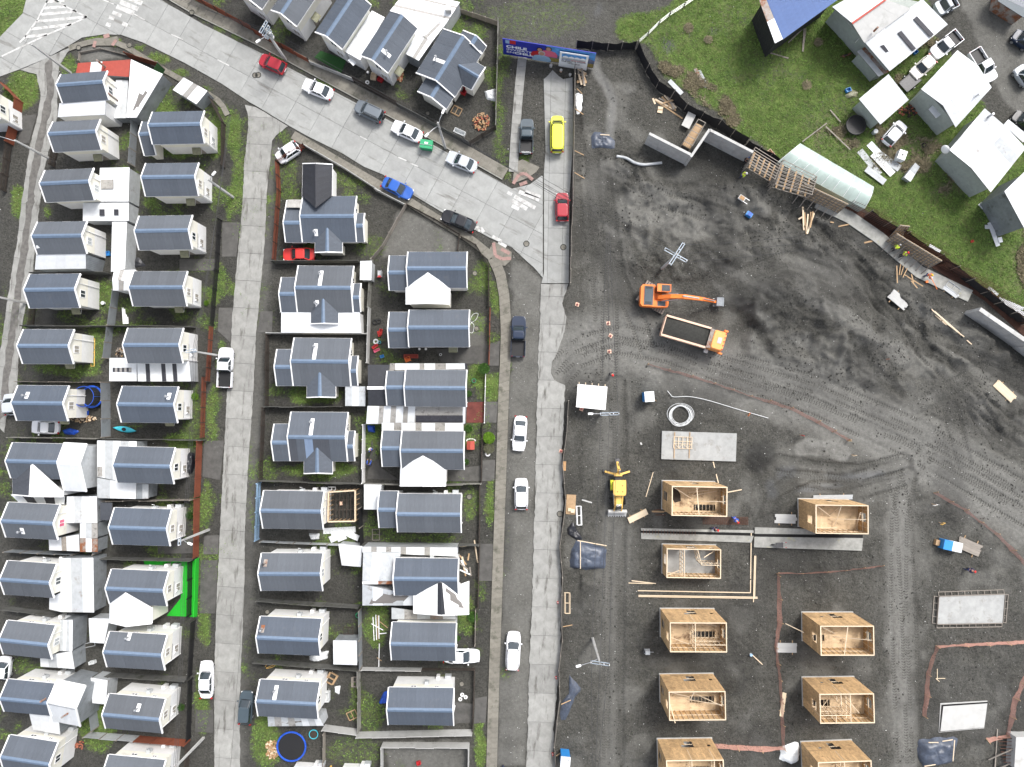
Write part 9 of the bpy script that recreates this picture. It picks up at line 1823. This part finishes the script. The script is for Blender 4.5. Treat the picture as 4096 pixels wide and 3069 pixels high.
for a in (('upper pink-red crate in the cluttered yard', '11', 1080, 1210, .35, .75, .5, -10, 'pl_scarlet'), ('pink-red crate crossing the upper one', '11', 1065, 1225, .35, .7, .3, 15, 'pl_scarlet'), ('red box beside the striped bowl in the cluttered yard', '11', 1030, 1335, .8, .35, .4, 35, 'pl_red'), ('pink crate below the red box', '11', 1045, 1368, .8, .35, .35, 25, 'pl_pink'), ('orange bag crate beside the metal rack', '11', 1310, 1445, .7, .6, .4, 20, 'pl_orange'), ('blue toy seat on the planks in the cluttered yard', '11', 1090, 1420, .5, .35, .3, 20, 'pl_azure'), ('red crate in the empty walled plot', '13', 1405, 1615, .5, .45, .35, 15, 'pl_red'), ('blue crate beside the olive cloth on the meadow', '30', 685, 785, .65, .5, .4, 20, 'pl_azure'), ('red table with a cloth behind the cross-gabled bungalow', '10', 1788, 795, .9, .8, .75, -28, 'pl_red'), ('red crates in the junk-filled front yard', '10', 1075, 695, .7, .55, .4, -30, 'pl_red'), ('white freezer box behind the lamp with two arms', '10', 1760, 1155, 1.5, .6, .7, -25, 'plastic_white'), ('wooden crate in the junk-filled front yard', '10', 1018, 668, .7, .9, .4, -10, 'wood_pale'), ('white washing machine at the trampoline house gable', '13', 612, 1035, .9, 1.2, .8, 0, 'plastic_white'), ('stove box by the fence of the green corner plot', '00', 1395, 810, .8, .7, .5, -25, 'box_grey'), ('blue crate behind the fourth alley house', '01', 940, 535, .4, .6, .35, 10, 'pl_azure'), ('white cabinet at the zinc lean-to', '03', 810, 745, .7, .4, .6, 12, 'plastic_white'), ('blue container hanging over the farm parking place', '30', 1265, 460, .5, .4, .4, 40, 'pl_azure'), ('red cushion on the meadow grass near the torn sheets', '31', 1757, 428, .35, .3, .2, 20, 'pl_scarlet'), ('orange and white board beside the greenhouse', '30', 35, 1340, .5, 1.6, .3, 40, 'pl_peach'), ('striped metal rack full of red scrap', '11', 1340, 1420, 1.8, .5, .5, 0, 'zinc_red')): crate(*a)
boxy('shopping_trolley', 'shopping trolley parked beside the small white shed', '11', 1077, 715, 1, 0, [('basket', -.22, .22, -.4, .45, .45, .5, 'steel'), ('side', -.24, -.2, -.4, .45, .5, .9, 'steel'), ('side', .2, .24, -.4, .45, .5, .9, 'steel'), ('handle', -.28, .28, -.5, -.44, .92, .98, 'pl_red'), ('seat', -.2, .2, -.38, -.2, .6, .64, 'pl_red'), ('chassis', -.22, .22, -.35, .4, .1, .16, 'steel')], 'trolley')
dh = thing('dog_house', 'red dog kennel with a pitched roof ringed by white stones', 'kennel', PG('12', 1855, 528)); MB().box(-.4, .4, -.42, .42, 0, .55).build('walls', 'wood_red', dh)
for s in (-1, 1): MB().sheet([(0, -.55, .95), (0, .55, .95), (s*.5, .55, .55), (s*.5, -.55, .55)], .04).build('roof_board', 'zinc_red', dh)
MB().box(-.14, .14, -.44, -.41, .02, .4).build('doorway', 'black', dh)
for k in range(9): a = math.pi*k/8; MB().dome((.55*math.cos(a), .55+.25*math.sin(a), 0), .09, 8, 2).build('stone', 'frame_white', dh)
# ---- shrubs and small trees
def shrub(name, label, t, x, y, r, h, n, m, cat='shrub', trunk=0.0):
 p = PG(t, x, y); root = thing(name, label, cat, p); mb = MB()
 for k in range(n):
  a, b2 = random.uniform(0, 6.283), random.uniform(-.5, 1.57); f = random.random()**.4; c_ = Vector((r*f*math.cos(a)*math.cos(b2), r*f*math.sin(a)*math.cos(b2), trunk+h*.45+h*.5*f*math.sin(b2))); c_ *= 1
  u = Vector((random.gauss(0, 1), random.gauss(0, 1), random.gauss(0, .6))).normalized(); v = u.orthogonal().normalized(); s = random.uniform(.05, .11)
  mb.add([c_-u*s, c_+v*s*.55, c_+u*s*1.2, c_-v*s*.55], [(0, 1, 2, 3)])
 mb.build('crown', m, root)
 tb = MB().tube([(0, 0, -.05), (.02, .01, trunk+h*.55)], [.05, .02], 6)
 for k in range(4): a = k*1.57+.4; tb.tube([(0, 0, trunk+h*.15), (r*.55*math.cos(a), r*.55*math.sin(a), trunk+h*.6)], [.025, .008], 5)
 tb.build('trunk', 'bark', root)
for a in (('bush', 'round bright lime-green bush by the footway', '12', 2012, 465, .78, 1.1, 2600, 'leaf_bright'), ('bush', 'dull olive bush below the lime-green one', '12', 2012, 555, .72, .8, 1500, 'awning'), ('small_tree', 'small green tree beside the white post fence', '11', 1972, 1530, .75, 1.0, 1300, 'leaf', 'tree', .8), ('bush', 'dark shrub against the house with lean-to roofs', '12', 1838, 85, .4, .8, 500, 'leaf'), ('bush', 'leafy shrub beside the big white cross gable', '12', 1835, 385, .5, .7, 700, 'leaf'), ('bush', 'shrub at the lower corner of the kennel bed', '12', 1812, 672, .4, .6, 450, 'leaf'), ('bush', 'rambling shrub along the vine-covered yard', '13', 1870, 350, .7, .9, 900, 'leaf'), ('bush', 'small bush at the edge of the vine-covered yard', '13', 1745, 540, .35, .5, 350, 'leaf'), ('bush', 'yellowish flowering shrub behind the kayak yard fence', '02', 1690, 110, .5, .7, 500, 'leaf_bright'), ('bush', 'green plants at the gable beside the red lattice', '01', 1785, 960, .35, .5, 350, 'leaf_bright'), ('bush', 'hedge plants inside the dark red board fence', '02', 1650, 1130, .5, .9, 700, 'leaf'), ('bush', 'low hedge by the white-flued house gable', '03', 1575, 1130, .45, .8, 600, 'leaf'), ('bush', 'dry brown bush on the meadow edge by the barn', '20', 1520, 250, .7, .5, 500, 'blade_dry'), ('bush', 'grey-brown bush in the meadow beside the pond', '20', 1690, 350, .6, .5, 450, 'blade_dry'), ('bush', 'dry bush on the meadow above the tool shed', '30', 430, 370, .6, .45, 400, 'blade_dry'), ('bush', 'brown bush in the meadow beside the bent white hoops', '30', 330, 740, .7, .45, 450, 'blade_dry')): shrub(*a)
